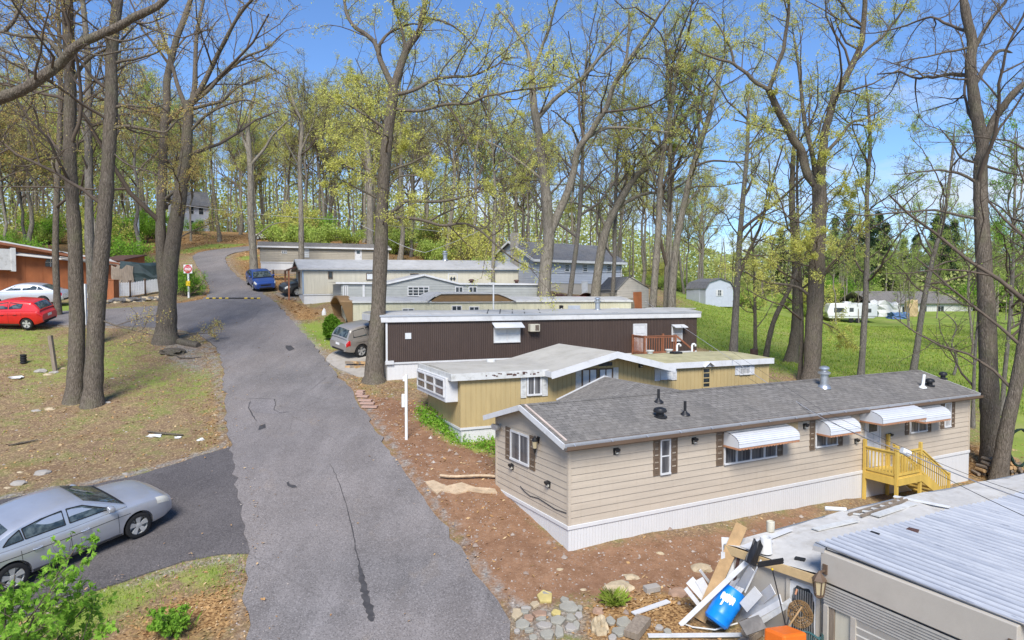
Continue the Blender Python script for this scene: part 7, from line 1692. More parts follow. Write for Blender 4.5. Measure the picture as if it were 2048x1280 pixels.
hero('oak_tree', 'thick brown forked trunk on the lane corner, fanning into many limbs', 39, [([(333,706),(333,670),(336,620),(340,540),(347,470),(357,390),(367,310),(372,240),(374,200)],46,22), ([(328,600),(322,500),(318,420),(318,330),(312,250),(308,180),(306,80),(318,0),(330,-110)],26,12), ([(373,230),(385,160),(380,60),(388,-40)],14,6), ([(373,215),(410,160),(450,100),(500,40),(560,15),(605,-5)],14,4), ([(377,208),(420,170),(470,112),(515,80),(552,30)],11,3), ([(378,218),(430,200),(472,170),(520,138)],9,3), ([(370,222),(345,150),(320,80),(290,10)],12,5), ([(370,262),(420,225),(480,200),(532,214)],8,3), ([(325,402),(350,378),(382,345),(402,328)],9,3), ([(345,480),(400,450),(440,430)],4,1.5), ([(335,660),(380,668),(440,664)],3,1.2)], 5, 'leaf_o', auto=5, dens=.9, leafsize=.14, flare=1.7)
hero('oak_tree', 'big central oak beside the lane before the brown home', 33, [([(748,764),(750,715),(755,630),(758,540),(761,460),(763,400),(768,330),(776,260),(784,208),(788,168)],42,24), ([(783,178),(765,130),(752,95),(735,68),(710,50),(690,20),(678,-20),(660,-60)],15,5), ([(752,97),(772,68),(800,48),(850,38)],8,3), ([(788,172),(803,130),(820,90),(838,55),(848,5),(856,-70)],20,10), ([(812,105),(802,60),(792,25),(786,-30)],9,4), ([(796,190),(830,180),(870,155),(905,148),(950,140),(985,120),(1010,95),(1045,88)],10,3), ([(795,217),(840,222),(890,212),(940,212),(990,200),(1040,197),(1112,203)],9,3), ([(768,434),(795,415),(815,402),(870,402),(930,390),(980,372)],11,4), ([(772,437),(830,438),(890,450),(940,450),(985,480),(1030,520),(1075,545)],9,2.5), ([(768,262),(745,240),(715,218),(685,205),(650,188)],8,3), ([(760,352),(725,345),(690,330),(650,296)],7,2), ([(848,30),(890,36),(930,62),(960,90)],6,2), ([(765,350),(810,330),(860,310),(900,322)],7,2), ([(762,400),(720,380),(680,360),(655,368)],6,2), ([(764,380),(800,350),(840,352),(880,340)],6,2)], 6, 'leaf_y', auto=6, dens=1.0, leafsize=.16, autolen=.26, autot=(.5, .85), flare=1.7, lvl=(9, 6, 5))
hero('oak_tree', 'tall forked oak rising behind the grey green home', 52, [([(1086,614),(1091,540),(1098,470),(1092,390),(1085,330),(1078,270),(1068,220),(1063,150)],34,16), ([(1098,474),(1120,420),(1140,370),(1155,310),(1170,280),(1200,240),(1215,200),(1240,150),(1280,100),(1312,56)],22,5), ([(1165,284),(1200,266),(1240,262),(1290,268),(1335,276)],9,3), ([(1064,160),(1050,90),(1020,40),(990,0)],10,4), ([(1075,240),(1110,200),(1160,165),(1200,120),(1255,66)],12,4), ([(1064,150),(1085,100),(1100,50),(1120,-10)],9,4), ([(1215,202),(1245,130),(1238,60)],9,3), ([(1090,360),(1050,330),(1000,290),(960,270)],7,2.5)], 7, 'leaf_y', 'bark_far', auto=8, dens=1.4, leafsize=.17, flare=1.35)
hero('oak_tree', 'crooked oak leaning right in front of the blue grey house', 57, [([(1186,606),(1198,530),(1212,460),(1240,402),(1272,352),(1302,328),(1342,260),(1360,200)],26,8), ([(1205,480),(1230,420),(1290,390),(1345,382),(1400,350)],12,4), ([(1214,455),(1190,420),(1150,404),(1110,400)],8,3), ([(1290,335),(1330,300),(1390,290)],7,2)], 8, 'leaf_y', 'bark_far', auto=5, leafsize=.18, dens=1.6)
hero('slim_tree', 'thin straight trunk between the forked oak and the crooked oak', 56, [([(1135,606),(1146,540),(1156,460),(1164,340),(1168,200),(1176,80)],13,5)], 9, 'leaf_y', 'bark_grey', 'twig_grey', auto=8, leafsize=.15, dens=.7)
hero('slim_tree', 'thin trunk right of the crooked oak, in front of the house end', 58, [([(1222,606),(1228,520),(1230,440),(1236,300),(1250,160),(1256,60)],11,5)], 10, 'leaf_g', 'bark_grey', 'twig_grey', auto=8, leafsize=.15, dens=.7)
hero('tall_tree', 'left trunk of the moss trimmed trio behind the brown home', 54, [([(1300,620),(1310,545),(1318,450),(1325,330),(1345,200),(1362,70)],20,8), ([(1322,380),(1290,300),(1270,230)],6,2), ([(1335,270),(1370,180),(1400,100)],7,3)], 11, 'leaf_y', 'bark_far', auto=10, leafsize=.16, dens=1.1)
hero('tall_tree', 'middle trunk of the moss trimmed trio behind the brown home', 55, [([(1330,618),(1336,520),(1340,400),(1340,280),(1334,150),(1328,40)],15,6)], 12, 'leaf_g', 'bark_far', auto=10, leafsize=.16, dens=1.1)
hero('tall_tree', 'right trunk of the moss trimmed trio, leaning to the meadow', 53.5, [([(1340,620),(1350,525),(1362,440),(1385,335),(1420,220),(1452,90)],22,8), ([(1365,430),(1400,380),(1440,350)],7,2), ([(1400,290),(1390,200),(1400,110)],8,3)], 13, 'leaf_y', 'bark_far', auto=10, leafsize=.16, dens=1.1)
hero('oak_tree', 'large spreading oak behind the roof of the tan home', 40, [([(1622,760),(1628,690),(1632,600),(1634,500),(1636,420),(1634,365)],42,32), ([(1628,378),(1609,351),(1598,312),(1582,285),(1547,241),(1513,199)],22,15), ([(1513,200),(1530,158),(1541,117),(1544,69),(1534,34),(1500,-10)],11,4), ([(1515,202),(1480,175),(1451,148),(1410,137),(1362,116)],10,3), ([(1451,149),(1440,110),(1412,72),(1380,50)],6,2), ([(1636,372),(1642,300),(1645,262),(1657,220),(1678,172),(1699,127),(1709,93),(1710,40),(1706,-50)],22,8), ([(1648,312),(1680,270),(1702,245),(1740,235),(1775,212)],10,3), ([(1636,410),(1622,330),(1606,230),(1600,150),(1588,50)],13,5), ([(1698,130),(1740,90),(1766,60),(1792,0)],8,3), ([(1709,70),(1675,30),(1640,0)],7,3), ([(1620,602),(1595,575),(1550,566),(1505,556),(1478,542)],8,3), ([(1640,640),(1670,655),(1712,690)],4,1.5), ([(1590,300),(1560,270),(1500,262),(1440,256)],6,2)], 14, 'leaf_y', auto=8, dens=1.5, leafsize=.16, flare=1.7, lvl=(9, 6, 5))
hero('bare_tree', 'tall nearly leafless tree at the right edge, forking above the roof line', 29, [([(1986,945),(1982,850),(1975,760),(1968,650),(1962,560),(1957,470),(1955,400),(1957,330),(1962,300),(1957,255),(1950,200),(1945,130),(1950,80),(1940,30),(1925,-70)],46,18), ([(1963,302),(1980,250),(2000,210),(2030,180),(2070,155)],20,12), ([(1952,172),(1985,120),(2010,95),(2060,90)],12,6), ([(1947,112),(1970,60),(2000,20),(2034,-30)],11,6), ([(1955,374),(1920,350),(1890,340),(1850,345),(1795,346)],8,2), ([(1950,327),(1910,315),(1890,290),(1856,262)],6,2), ([(1948,160),(1900,156),(1850,140)],5,2), ([(1946,92),(1910,100),(1860,105),(1805,112)],6,2), ([(1950,442),(1880,425),(1800,425),(1730,430),(1662,420)],7,2), ([(1966,332),(2010,345),(2060,352)],7,3)], 15, 'leaf_p', 'bark', auto=5, dens=.45, leafsize=.10, leafn=3, lvl=(9, 7, 5), flare=1.6, autot=(.55, 1))
hero('bare_tree', 'dark trunk leaning off the right edge, hung with the garland', 27.4, [([(1996,912),(2010,845),(2028,745),(2044,660),(2062,560),(2085,400),(2100,200)],34,18)], 16, 'leaf_g', auto=5, dens=.7, leafsize=.11, leafn=3)
for i, (lb, D, limbs, lm, au, dn) in enumerate((
  ('straight slim tree on the meadow edge between shed and big oak', 48, [([(1466,706),(1474,610),(1478,500),(1484,400),(1492,300),(1496,190)],19,7)], 'leaf_y', 12, 1.6),
  ('thin dark sapling beside the rusty drum', 50, [([(1512,706),(1510,620),(1505,520),(1498,440)],10,4)], 'leaf_o', 6, .8),
  ('dark trunk leaning strongly right between drum and big oak', 47, [([(1528,712),(1545,645),(1575,580),(1600,525),(1640,455),(1660,400)],14,5), ([(1575,580),(1560,530),(1520,500)],4,2)], 'leaf_g', 6, .8),
  ('thick trunk with a swollen base left of the big oak', 50, [([(1580,722),(1590,660),(1592,600),(1591,500),(1586,400),(1592,260)],28,9)], 'leaf_y', 10, 1.6),
  ('thin dark trunk touching the left side of the big oak', 41, [([(1599,768),(1603,650),(1601,500),(1597,350),(1600,230)],11,4)], 'leaf_g', 6, .7),
  ('slim mottled tree just right of the big oak', 43, [([(1720,760),(1728,680),(1735,600),(1738,480),(1735,380),(1738,280),(1726,150)],16,6), ([(1732,560),(1780,520),(1830,500)],3,1.2), ([(1737,420),(1690,390),(1660,350)],3,1.2)], 'leaf_g', 14, 1.7),
  ('slim leaning tree in the middle of the meadow edge', 44, [([(1822,752),(1838,690),(1852,600),(1868,510),(1885,440),(1896,350),(1905,250)],16,5), ([(1868,510),(1840,450),(1820,400)],4,1.5)], 'leaf_g', 12, 1.6),
  ('thin trunk right behind the tan home far end', 34, [([(1945,880),(1950,780),(1952,700),(1956,600),(1950,500)],9,4)], 'leaf_g', 6, .8),
  ('thin leafy tree right of the bare tree', 36, [([(2004,830),(2010,700),(2018,560),(2026,400),(2034,250)],11,4)], 'leaf_b', 14, 1.6),
  ('small crooked bare sapling out on the meadow', 46, [([(1905,760),(1912,720),(1900,685),(1908,650),(1880,620)],6,2)], 'leaf_p', 4, .3))):
    hero('slim_tree', lb, D, limbs, 20+i, lm, 'bark' if i in (1, 2, 3, 4) else 'bark_grey', auto=au, dens=dn, leafsize=.14, lvl=(6, 5, 3), autolen=.24, autot=(.3, 1))
hero('oak_tree', 'dark trunk beside the upper lane, nearest the taupe home', 61, [([(508,549),(506,500),(503,440),(503,360),(500,300),(496,250)],20,11), ([(500,330),(530,300),(555,270),(592,238)],8,3), ([(500,310),(480,250),(465,210),(440,178)],8,3), ([(497,262),(502,200),(512,140)],8,3), ([(505,480),(540,450),(580,440)],4,1.5), ([(505,450),(470,430),(440,415)],4,1.5)], 40, 'leaf_y', 'bark_far', auto=5, leafsize=.17)
hero('oak_tree', 'bare armed tree in front of the taupe home window', 63, [([(602,548),(604,470),(603,400),(600,320),(603,255),(586,205),(574,165)],15,7), ([(602,300),(625,255),(640,200)],6,2), ([(600,330),(575,290),(560,240)],5,2)], 41, 'leaf_y', 'bark_far', auto=6, leafsize=.17, dens=.8)
hero('oak_tree', 'grey trunk right behind the big central oak', 70, [([(740,548),(741,480),(740,400),(738,330),(728,260),(700,180)],20,8), ([(740,380),(760,320),(790,260)],7,3)], 42, 'leaf_y', 'bark_far', auto=7, leafsize=.18)
hero('slim_tree', 'slim dark trunk growing up between the cream homes', 57, [([(985,580),(987,500),(990,420),(988,330),(980,240),(975,150)],10,4)], 43, 'leaf_y', 'bark_far', auto=8, leafsize=.16, dens=.8)
# tree outside the frame whose heavy limb crosses the top left corner
J = [([(-420,900),(-410,700),(-390,500),(-330,360),(-250,300)],60,40), ([(-250,300),(-100,232),(0,192),(60,170),(110,132),(150,96),(200,72),(260,45),(330,6),(390,-50)],34,14), ([(128,114),(90,78),(40,70),(-10,60)],12,5), ([(60,172),(40,120),(0,100),(-60,60)],8,4), ([(200,72),(250,86),(300,70),(345,62)],6,2), ([(150,98),(190,110),(240,100),(300,96)],6,2), ([(0,60),(30,20),(60,-30)],10,5), ([(260,46),(300,50),(350,20)],5,2)]
hero('oak_tree', 'heavy rough limb of an oak reaching across the top left corner', 15, J, 50, 'leaf_y', auto=0, dens=.5, leafsize=.075, leafn=3, lvl=(6, 4, 3), drift=.15, lf=(.34, .45, .5), rmin=.005, flare=1.2)
# ---- forest
def proto(seed, H, r0, leafm, leafsize=.2, nl=11, t0=.38, bark_='bark_far', lvl=(8, 6, 4), dens=1., leafn=5, autolen=.3, ang=(30, 65)):
    rng = np.random.default_rng(seed); n = 14; z = np.linspace(-.5, H*.92, n); p = np.stack([np.cumsum(rng.normal(0, .16, n)), np.cumsum(rng.normal(0, .16, n)), z], 1); p[:, :2] -= p[1, :2]
    r = r0*.78*np.linspace(1, .28, n)*(1+.4*np.exp(-np.linspace(0, 14, n)))
    a = spawn(p[None], r[None], np.array([H]), nl, rng, t0, .98, autolen*1.7, ang, .35, 10, .14, .012, .05, .03)
    lim, lv = crown(a[0], a[1], a[2], rng, dens, (.5, .5, .55), leafn, leafsize, *lvl, rmin=.010, jit=.12)
    t = thing('forest_tree', None, 'tree'); assemble(t, [(p, r)], [(a[0], a[1], 6)]+lim, None, lv, bark_, 'twig', leafm); return t
PR = [proto(101, 20, .30, 'leaf_y', .22, 12), proto(102, 22, .34, 'leaf_y', .22, 11, .45), proto(103, 18, .24, 'leaf_o', .22, 11, .35), proto(104, 19, .22, 'leaf_g', .22, 12, .4), proto(105, 23, .36, 'leaf_y', .22, 12, .5, dens=.8), proto(106, 16, .18, 'leaf_g', .2, 12, .25), proto(107, 21, .28, 'leaf_p', .2, 12, .42, dens=.8, bark_='bark_grey')]
FIRST = [True]*len(PR)
def plant(k, x, y, s, label, group, dz=0):
    rz = rnd.uniform(0, 6.28); sc_ = (s, s, s*rnd.uniform(.92, 1.1)); loc = (x, y, ter(x, y)+dz)
    if FIRST[k]:
        FIRST[k] = False; o = PR[k]; o.location = loc; o.rotation_euler = (0, 0, rz); o.scale = sc_; o['label'] = label; o['group'] = group
    else: o = dup(PR[k], loc, (rnd.uniform(-.04, .04), rnd.uniform(-.04, .04), rz), sc_, label, group)
    return o
occ = []
def scatter(n, pxr, dr, kinds, label, group, smin=.8, smax=1.1, gap=2.6, avoid=None):
    c = 0; tries = 0
    while c < n and tries < n*30:
        tries += 1; D = rnd.uniform(*dr); px = rnd.uniform(*pxr); x = (px-1024)/FPX*D; y = D
        if any((x-a)**2+(y-b)**2 < gap**2 for a, b in occ): continue
        if avoid and avoid(px, D): continue
        occ.append((x, y)); plant(rnd.choice(kinds), x, y, rnd.uniform(smin, smax), label, group); c += 1
lane_av = lambda px, D: (370 < px < 530 and D < 88) or (340 < px < 600 and 98 < D < 112 and px < 440)
scatter(46, (-60, 360), (64, 125), [0, 1, 2, 3, 5, 6], 'slender tree of the dense wood at the upper left', 'trees of the left wood', .75, 1.1, 2.4, lane_av)
scatter(34, (360, 760), (88, 138), [0, 1, 3, 4, 6], 'tall tree of the wood up the hill behind the taupe home', 'trees of the hill wood', .75, 1.05, 2.6, lane_av)
scatter(36, (740, 1080), (74, 135), [0, 1, 4, 4, 6, 3], 'tall straight tree of the wood behind the cream homes', 'trees of the middle wood', .75, 1.05, 2.6, lambda px, D: D < 80 and px > 980)
scatter(22, (1040, 1420), (88, 140), [0, 1, 3, 4, 6], 'tree standing behind the blue grey house', 'trees behind the house', .7, 1.0, 3)
scatter(14, (1480, 2100), (128, 165), [3, 5, 3, 0], 'leafy tree of the wood line beyond the far white building', 'trees of the far wood line', .55, .8, 4)
scatter(7, (1940, 2200), (52, 80), [3, 5, 6], 'green tree at the far right of the meadow', 'trees at the right of the meadow', .6, .8, 4)
scatter(9, (1640, 2060), (84, 112), [3, 5], 'thin pale green tree in the middle of the meadow', 'thin trees on the meadow', .5, .72, 5)
# conifers
def conifer(seed, H):
    rng = np.random.default_rng(seed); p = np.stack([np.zeros(8), np.zeros(8), np.linspace(-.5, H, 8)], 1); r = np.linspace(.22, .03, 8)
    nb = 150; z = H*rng.uniform(.08, .99, nb)**.9; L = (H-z)*.27+.3; a = rng.uniform(0, 6.28, nb); st = np.stack([np.zeros(nb), np.zeros(nb), z], 1); d = np.stack([np.cos(a), np.sin(a), -.15+.3*(z/H)], 1)
    b, br = polys(st, d, L*rng.uniform(.75, 1.15, nb), np.full(nb, .03), 6, .06, -.03, rng)
    pos = along(b, 46, rng, .12, 1, .16); lv = leafquads(pos, rng, .42, .6, .3)
    t = thing('conifer', None, 'tree'); assemble(t, [(p, r)], [(b, br, 3)], None, lv, 'bark_far', 'twig', 'needle'); return t
cf = [conifer(201, 15), conifer(202, 13)]
for i, (px, D, s) in enumerate(((1695, 138, 1.25), (1738, 142, 1.35), (1770, 138, 1.1), (1870, 140, 1.4), (1905, 136, 1.15), (1560, 150, 1.1), (1668, 142, 1.15), (1805, 146, 1.05), (1990, 146, 1.2), (1620, 145, 1.0), (1720, 134, .95), (1888, 146, 1.3), (1755, 150, 1.3), (1830, 140, 1.1))):
    x = (px-1024)/FPX*D; l = (x, D, ter(x, D)); lb = 'dark evergreen in the conifer row beyond the far white building'
    if i < 2: cf[i].location = l; cf[i].scale = (s,)*3; tag(cf[i], lb, None, 'far evergreens')
    else: dup(cf[i % 2], l, (0, 0, i*1.3), s, lb, 'far evergreens')
# understorey shrubs
def shrub_proto(seed, H, Wd, leafm, n=2600, ls=.16, ns=9, name='shrub'):
    rng = np.random.default_rng(seed); a = rng.uniform(0, 6.28, ns); st = np.stack([rng.normal(0, .15, ns), rng.normal(0, .15, ns), np.full(ns, -.1)], 1); d = np.stack([np.cos(a)*Wd/H*.6, np.sin(a)*Wd/H*.6, np.ones(ns)], 1)
    P_, R_ = polys(st, d, H*rng.uniform(.7, 1.05, ns), np.full(ns, .02+.012*H), 8, .12, .02, rng); L = np.full(ns, H)
    b = spawn(P_, R_, L, 8, rng, .15, 1, .5, (30, 70), .15, 5, .18, .02, .02, .01); c = spawn(b[0], b[1], b[2], 5, rng, .2, 1, .55, (30, 70), 0, 4, .2, .015, 0, .007)
    k = max(1, n//len(c[0])); pos = along(c[0], k, rng, .2, 1, .12*H/2)
    t = thing(name, None, 'shrub'); lv = leafquads(pos, rng, ls, .1, .5)
    V = []; Q = []; o = 0
    for p, r, kk in ((P_, R_, 6), (b[0], b[1], 4), (c[0], c[1], 3)): v, q = tubes(p, r, kk); V.append(v); Q.append(q+o); o += len(v)
    np_mesh('stem', np.concatenate(V), np.concatenate(Q), MT['twig'], t, True); np_mesh('foliage', lv[0], lv[1], MT[leafm], t); return t
SHP = [shrub_proto(301, 3.2, 2.6, 'leaf_b', 5200), shrub_proto(302, 2.4, 2.8, 'leaf_g', 4800), shrub_proto(303, 4.2, 2.8, 'leaf_y', 5200, .18)]
SF = [True]*3
def shrub(k, px, D, s, label, group):
    x = (px-1024)/FPX*D; l = (x, D, ter(x, D)-.05)
    if SF[k]: SF[k] = False; o = SHP[k]; o.location = l; o.scale = (s,)*3; tag(o, label, None, group)
    else: o = dup(SHP[k], l, (0, 0, rnd.uniform(0, 6)), s, label, group)
for i in range(17): shrub(rnd.choice([0, 0, 1, 2]), rnd.uniform(-40, 355), rnd.uniform(63, 92), rnd.uniform(.8, 1.3), 'bright green shrub in the undergrowth of the left wood', 'undergrowth of the left wood')
for i in range(9): shrub(rnd.choice([0, 1, 2]), rnd.uniform(530, 790), rnd.uniform(80, 100), rnd.uniform(.9, 1.3), 'green shrub in the undergrowth behind the taupe home', 'undergrowth behind the taupe home')
for i in range(11): shrub(rnd.choice([0, 1, 1, 2]), rnd.uniform(780, 1070), rnd.uniform(70, 92), rnd.uniform(.9, 1.4), 'green shrub in the undergrowth behind the cream homes', 'undergrowth behind the cream homes')
for i in range(14): shrub(rnd.choice([1, 1, 2]), rnd.uniform(1310, 1640), rnd.uniform(98, 120), rnd.uniform(.9, 1.4), 'green shrub along the far meadow edge behind the shed', 'shrubs of the meadow edge')
for i in range(16): shrub(rnd.choice([0, 1, 1]), rnd.uniform(1640, 2080), rnd.uniform(124, 136), rnd.uniform(1.2, 1.9), 'green bush behind the far white building', 'bushes behind the far building')
for px, D, s, l in ((262, 66, 1.0, 'yellow green bush standing beside the pale utility pole'), (372, 53, .62, 'leafy bush directly behind the no entry sign'), (352, 55, .7, 'leafy bush between the picket fence and the forked trunk'), (392, 100, .7, 'low round bush below the grey wooded house')): shrub(0, px, D, s, l, None)
# two clipped evergreen bushes
def arbor(seed, W_, H_, px, py, D, label):
    rng = np.random.default_rng(seed); n = 7000; u = rng.normal(0, 1, (n, 3)); u = nrm(u); r = rng.uniform(.72, 1.03, n)[:, None]; pos = u*r*np.array([W_/2, W_/2, H_/2])*(1+.07*np.sin(u[:, :1]*7+u[:, 2:]*9)); pos[:, 2] += H_/2+.12; pos[:, :2] *= (1.12-.25*(pos[:, 2:]/H_))
    p = P(px, py, D); t = thing('evergreen_bush', label, 'bush', (p.x, p.y, gz(p.x, p.y)))
    lv = leafquads(pos, rng, .15, -.9, .4); np_mesh('foliage', lv[0], lv[1], MT['cedar'], t)
    bm = bmesh.new(); bmesh.ops.create_icosphere(bm, subdivisions=2, radius=1); me = bpy.data.meshes.new('inner'); bm.transform(Matrix.LocRotScale((0, 0, H_/2+.12), None, (W_*.36, W_*.36, H_*.38))); bm.to_mesh(me); bm.free(); link('inner_growth', me, MT['cedar'], t)
    MB().lathe([(.07, -.2), (.05, .5)], (0, 0, 0), 'z', 8).build('stem', MT['twig'], t)
arbor(401, 1.0, 1.3, 664, 653, 40.3, 'rounded clipped evergreen bush nearer the cream home, left one'); arbor(402, 1.12, 1.25, 684, 665, 38.6, 'rounded clipped evergreen bush right behind the estate car')
# foreground sapling bottom left
rng = np.random.default_rng(77); bx, by = -8.6, 10.6; bz = ter(bx, by)
def palmate(pos, rng, size):
    V = []; n = len(pos); ax = nrm(rng.normal(0, 1, (n, 3))*np.array([1, 1, .35])); upv = nrm(np.cross(ax, rng.normal(0, 1, (n, 3)))); upv[:, 2] = np.abs(upv[:, 2]); out = []
    side = nrm(np.cross(ax, upv))
    for k in range(5):
        a = (k-2)*.55; d = ax*math.cos(a)+side*math.sin(a); d[:, 2] -= .2; w_ = nrm(np.cross(d, upv)); s = size*(1-.12*abs(k-2))*rng.uniform(.8, 1.2, (n, 1))
        out.append(np.stack([pos, pos+d*s*.5+w_*s*.17, pos+d*s, pos+d*s*.5-w_*s*.17], 1))
    V = np.concatenate(out).reshape(-1, 3); return V, np.arange(len(V)).reshape(-1, 4)
def sapling(label, pts, seed, lm, size=.14, base=None, nsp=(9, 5), leafn=3):
    rng = np.random.default_rng(seed); b0 = Vector(base); t = thing('sapling', label, 'sapling', b0); LP = []; LR = []
    for tgt in pts:
        e = np.array(tgt-b0); c = catmull(np.array([[0, 0, -.2], e*np.array([.25, .25, .5]), e*np.array([.6, .6, .85]), e]), 5); p_, r_, L = resample(c, np.linspace(.03, .008, len(c)), 12); LP.append(p_); LR.append(r_)
    P_ = np.array(LP); R_ = np.array(LR); L = np.linalg.norm(P_[:, -1]-P_[:, 0], axis=1)
    a = spawn(P_, R_, L*.6, nsp[0], rng, .35, 1, .5, (35, 75), .1, 6, .12, .012, .0, .006); b = spawn(a[0], a[1], a[2], nsp[1], rng, .2, 1, .55, (30, 70), 0, 4, .12, .01, 0, .004)
    V = []; Q = []; o = 0
    for p, r, kk in ((P_, R_, 8), (a[0], a[1], 5), (b[0], b[1], 4)): v, q = tubes(p, r, kk); V.append(v); Q.append(q+o); o += len(v)
    np_mesh('stem', np.concatenate(V), np.concatenate(Q), MT['twig'], t, True)
    pos = np.concatenate([along(b[0], leafn, rng, .3, 1, .03), along(a[0], 3, rng, .5, 1, .03)]); v, q = palmate(pos, rng, size); np_mesh('foliage', v, q, MT[lm], t)
sapling('bright green leafy sapling in the bottom left corner, over the rear of the silver car', [P(30, 1150, 10.5), P(150, 1098, 11), P(90, 1190, 10), P(10, 1215, 10), P(170, 1215, 11), P(60, 1262, 9.8), P(130, 1275, 10.5), P(-40, 1190, 10), P(-10, 1265, 9.6), P(200, 1265, 10.8)], 78, 'leaf_b', .095, (bx+.6, by, bz), (12, 6), 4)
g_ = gp(338, 1272, 0); sapling('low bright green bush in the dead leaves by the lane', [g_+Vector((math.cos(k)*.45, math.sin(k)*.35, .35+.2*math.sin(k*2.3)**2)) for k in np.arange(0, 6.2, .8)], 79, 'leaf_b', .07, g_, (8, 5), 4)
g_ = gp(372, 1258, 0); rng = np.random.default_rng(80); t = thing('iris_clump', 'clump of upright sword leaves right of the low bush', 'plant', g_); V = []
for k in range(22):
    a = rng.uniform(0, 6.28); o = Vector((rng.normal(0, .1), rng.normal(0, .08), 0)); l = Vector((math.cos(a)*.28, math.sin(a)*.28, rng.uniform(.3, .5))); w_ = Vector((-math.sin(a), math.cos(a), 0))*.018
    V += [o-w_, o+l*.55+Vector((0, 0, .05))-w_, o+l, o+l*.55+Vector((0, 0, .05))+w_]
np_mesh('leaf_blade', np.array([tuple(v) for v in V]), np.arange(len(V)).reshape(-1, 4), MT['leaf_b'], t)
# far woodland mass closing the horizon: thin stems and a haze of leaves
rng = np.random.default_rng(90); n = 190000
ang = rng.uniform(-1.1, 1.1, n); D = rng.uniform(150, 205, n); x = np.sin(ang)*D; y = np.cos(ang)*D
top = np.interp(ang, [-1.1, -.6, -.3, .0, .2, .35, 1.1], [19, 19, 15, 14, 13, 9, 10])+2.5*np.sin(ang*19)+1.5*np.sin(ang*53+1)
z = terA(x, y)+.4+top*rng.uniform(0, 1, n)**1.25; v, q = leafquads(np.stack([x, y, z], 1), rng, .62, .2, .7)
fw = np_mesh('far_woodland', v, q, MT['leaf_f']); tag(fw, 'far woodland closing the horizon behind everything', 'woodland', None, 'stuff')
n = 420; ang = rng.uniform(-1.05, 1.0, n); D = rng.uniform(140, 170, n); x = np.sin(ang)*D; y = np.cos(ang)*D; z = terA(x, y); hh = np.interp(ang, [-1.1, 0, .2, .35, 1.1], [21, 19, 16, 9, 9])*rng.uniform(.8, 1.1, n)
st = np.stack([x, y, z-.5], 1); p_, r_ = polys(st, np.tile([[0, 0, 1.]], (n, 1)), hh, rng.uniform(.1, .24, n), 7, .04, .05, rng, .3); v, q = tubes(p_, r_, 5)
tag(np_mesh('far_trunks', v, q, MT['bark_far']), 'far trunks of the woodland on the horizon', 'woodland', None, 'stuff')
# ---------------------------------------------------------------- ground cover
rng = np.random.default_rng(500)
def field(A, x, y):
    i = np.clip(np.searchsorted(gx, x)-1, 0, nx-2); j = np.clip(np.searchsorted(gy, y)-1, 0, ny-2); return A[j, i]
nx, ny = len(gx), len(gy)
def cover(name, label, cat, n, box, wfun, shape, mat, **k):
    x = rng.uniform(box[0], box[1], n); y = rng.uniform(box[2], box[3], n); w_ = wfun(x, y); keep = rng.random(n) < w_; x, y = x[keep], y[keep]
    s = field(sdl, x, y); keep = (s < -.04) if not k.get('road') else (s > .02); x, y = x[keep], y[keep]; z = gzA(x, y)+(.115 if k.get('road') else 0); pos = np.stack([x, y, z], 1); m = len(pos)
    if shape == 'flat':
        a = rng.uniform(0, 6.28, m); d = np.stack([np.cos(a), np.sin(a), rng.normal(0, .3, m)], 1); e = np.stack([-np.sin(a), np.cos(a), rng.normal(0, .35, m)], 1); s = (k['size']*rng.uniform(.5, 1.4, m))[:, None]
        pos[:, 2] += .015+.02*rng.random(m); V = np.stack([pos-d*s, pos+e*s*.55, pos+d*s, pos-e*s*.55], 1)
        Q = np.arange(4*m).reshape(-1, 4)
    elif shape == 'blade':
        a = rng.uniform(0, 6.28, m); h_ = (k['size']*rng.uniform(.5, 1.4, m))[:, None]; d = np.stack([np.cos(a)*.5, np.sin(a)*.5, np.ones(m)], 1); e = np.stack([-np.sin(a), np.cos(a), np.zeros(m)], 1)*k.get('w', .02)
        V = np.stack([pos-e, pos+e, pos+e*.6+d*h_*.6, pos+d*h_], 1); Q = np.arange(4*m).reshape(-1, 4)
    elif shape == 'leafy':
        pos[:, 2] += .3*rng.random(m)**1.3*k.get('h', 1); V, Q = leafquads(pos, rng, k['size'], -.3, .55); V = V.reshape(-1, 4, 3)
    else:
        s = (k['size']*rng.uniform(.4, 1.6, m)**1.5)[:, None]; oc = np.array([[1, 0, 0], [0, 1, 0], [-1, 0, 0], [0, -1, 0], [0, 0, .8]]); ang = rng.uniform(0, 6.28, m); c, s_ = np.cos(ang), np.sin(ang)
        b = oc[None]*rng.uniform(.6, 1.2, (m, 5, 1)); V = np.stack([b[:, :, 0]*c[:, None]-b[:, :, 1]*s_[:, None], b[:, :, 0]*s_[:, None]+b[:, :, 1]*c[:, None], b[:, :, 2]], -1)*s[:, :, None]+pos[:, None]; 
        Q = (np.array([[0, 1, 4], [1, 2, 4], [2, 3, 4], [3, 0, 4]])[None]+np.arange(m)[:, None, None]*5).reshape(-1, 3)
    return tag(np_mesh(name, V.reshape(-1, 3), Q, MT[mat]), label, cat, None, 'stuff')
near = (-30, 26, 9, 46)
cover('dead_leaves', 'dead oak leaves strewn over yard and verges', 'leaves', 130000, near, lambda x, y: np.clip(field(LEAF, x, y)*.85+.10*(x < 0)+.02-field(GRASS, x, y)*.1, 0, 1), 'flat', 'litter', size=.055)
cover('dead_leaves', 'dead leaves drifted along the upper lane', 'leaves', 40000, (-45, 8, 46, 100), lambda x, y: field(LEAF, x, y)*.8, 'flat', 'litter', size=.11)
cover('stone_chips', 'small stone chips scattered in the red soil', 'gravel', 70000, (-12, 14, 11, 40), lambda x, y: np.clip(field(RED, x, y)*.35+field(GRAV, x, y)*.5, 0, 1), 'pebble', 'gravelm', size=.022)
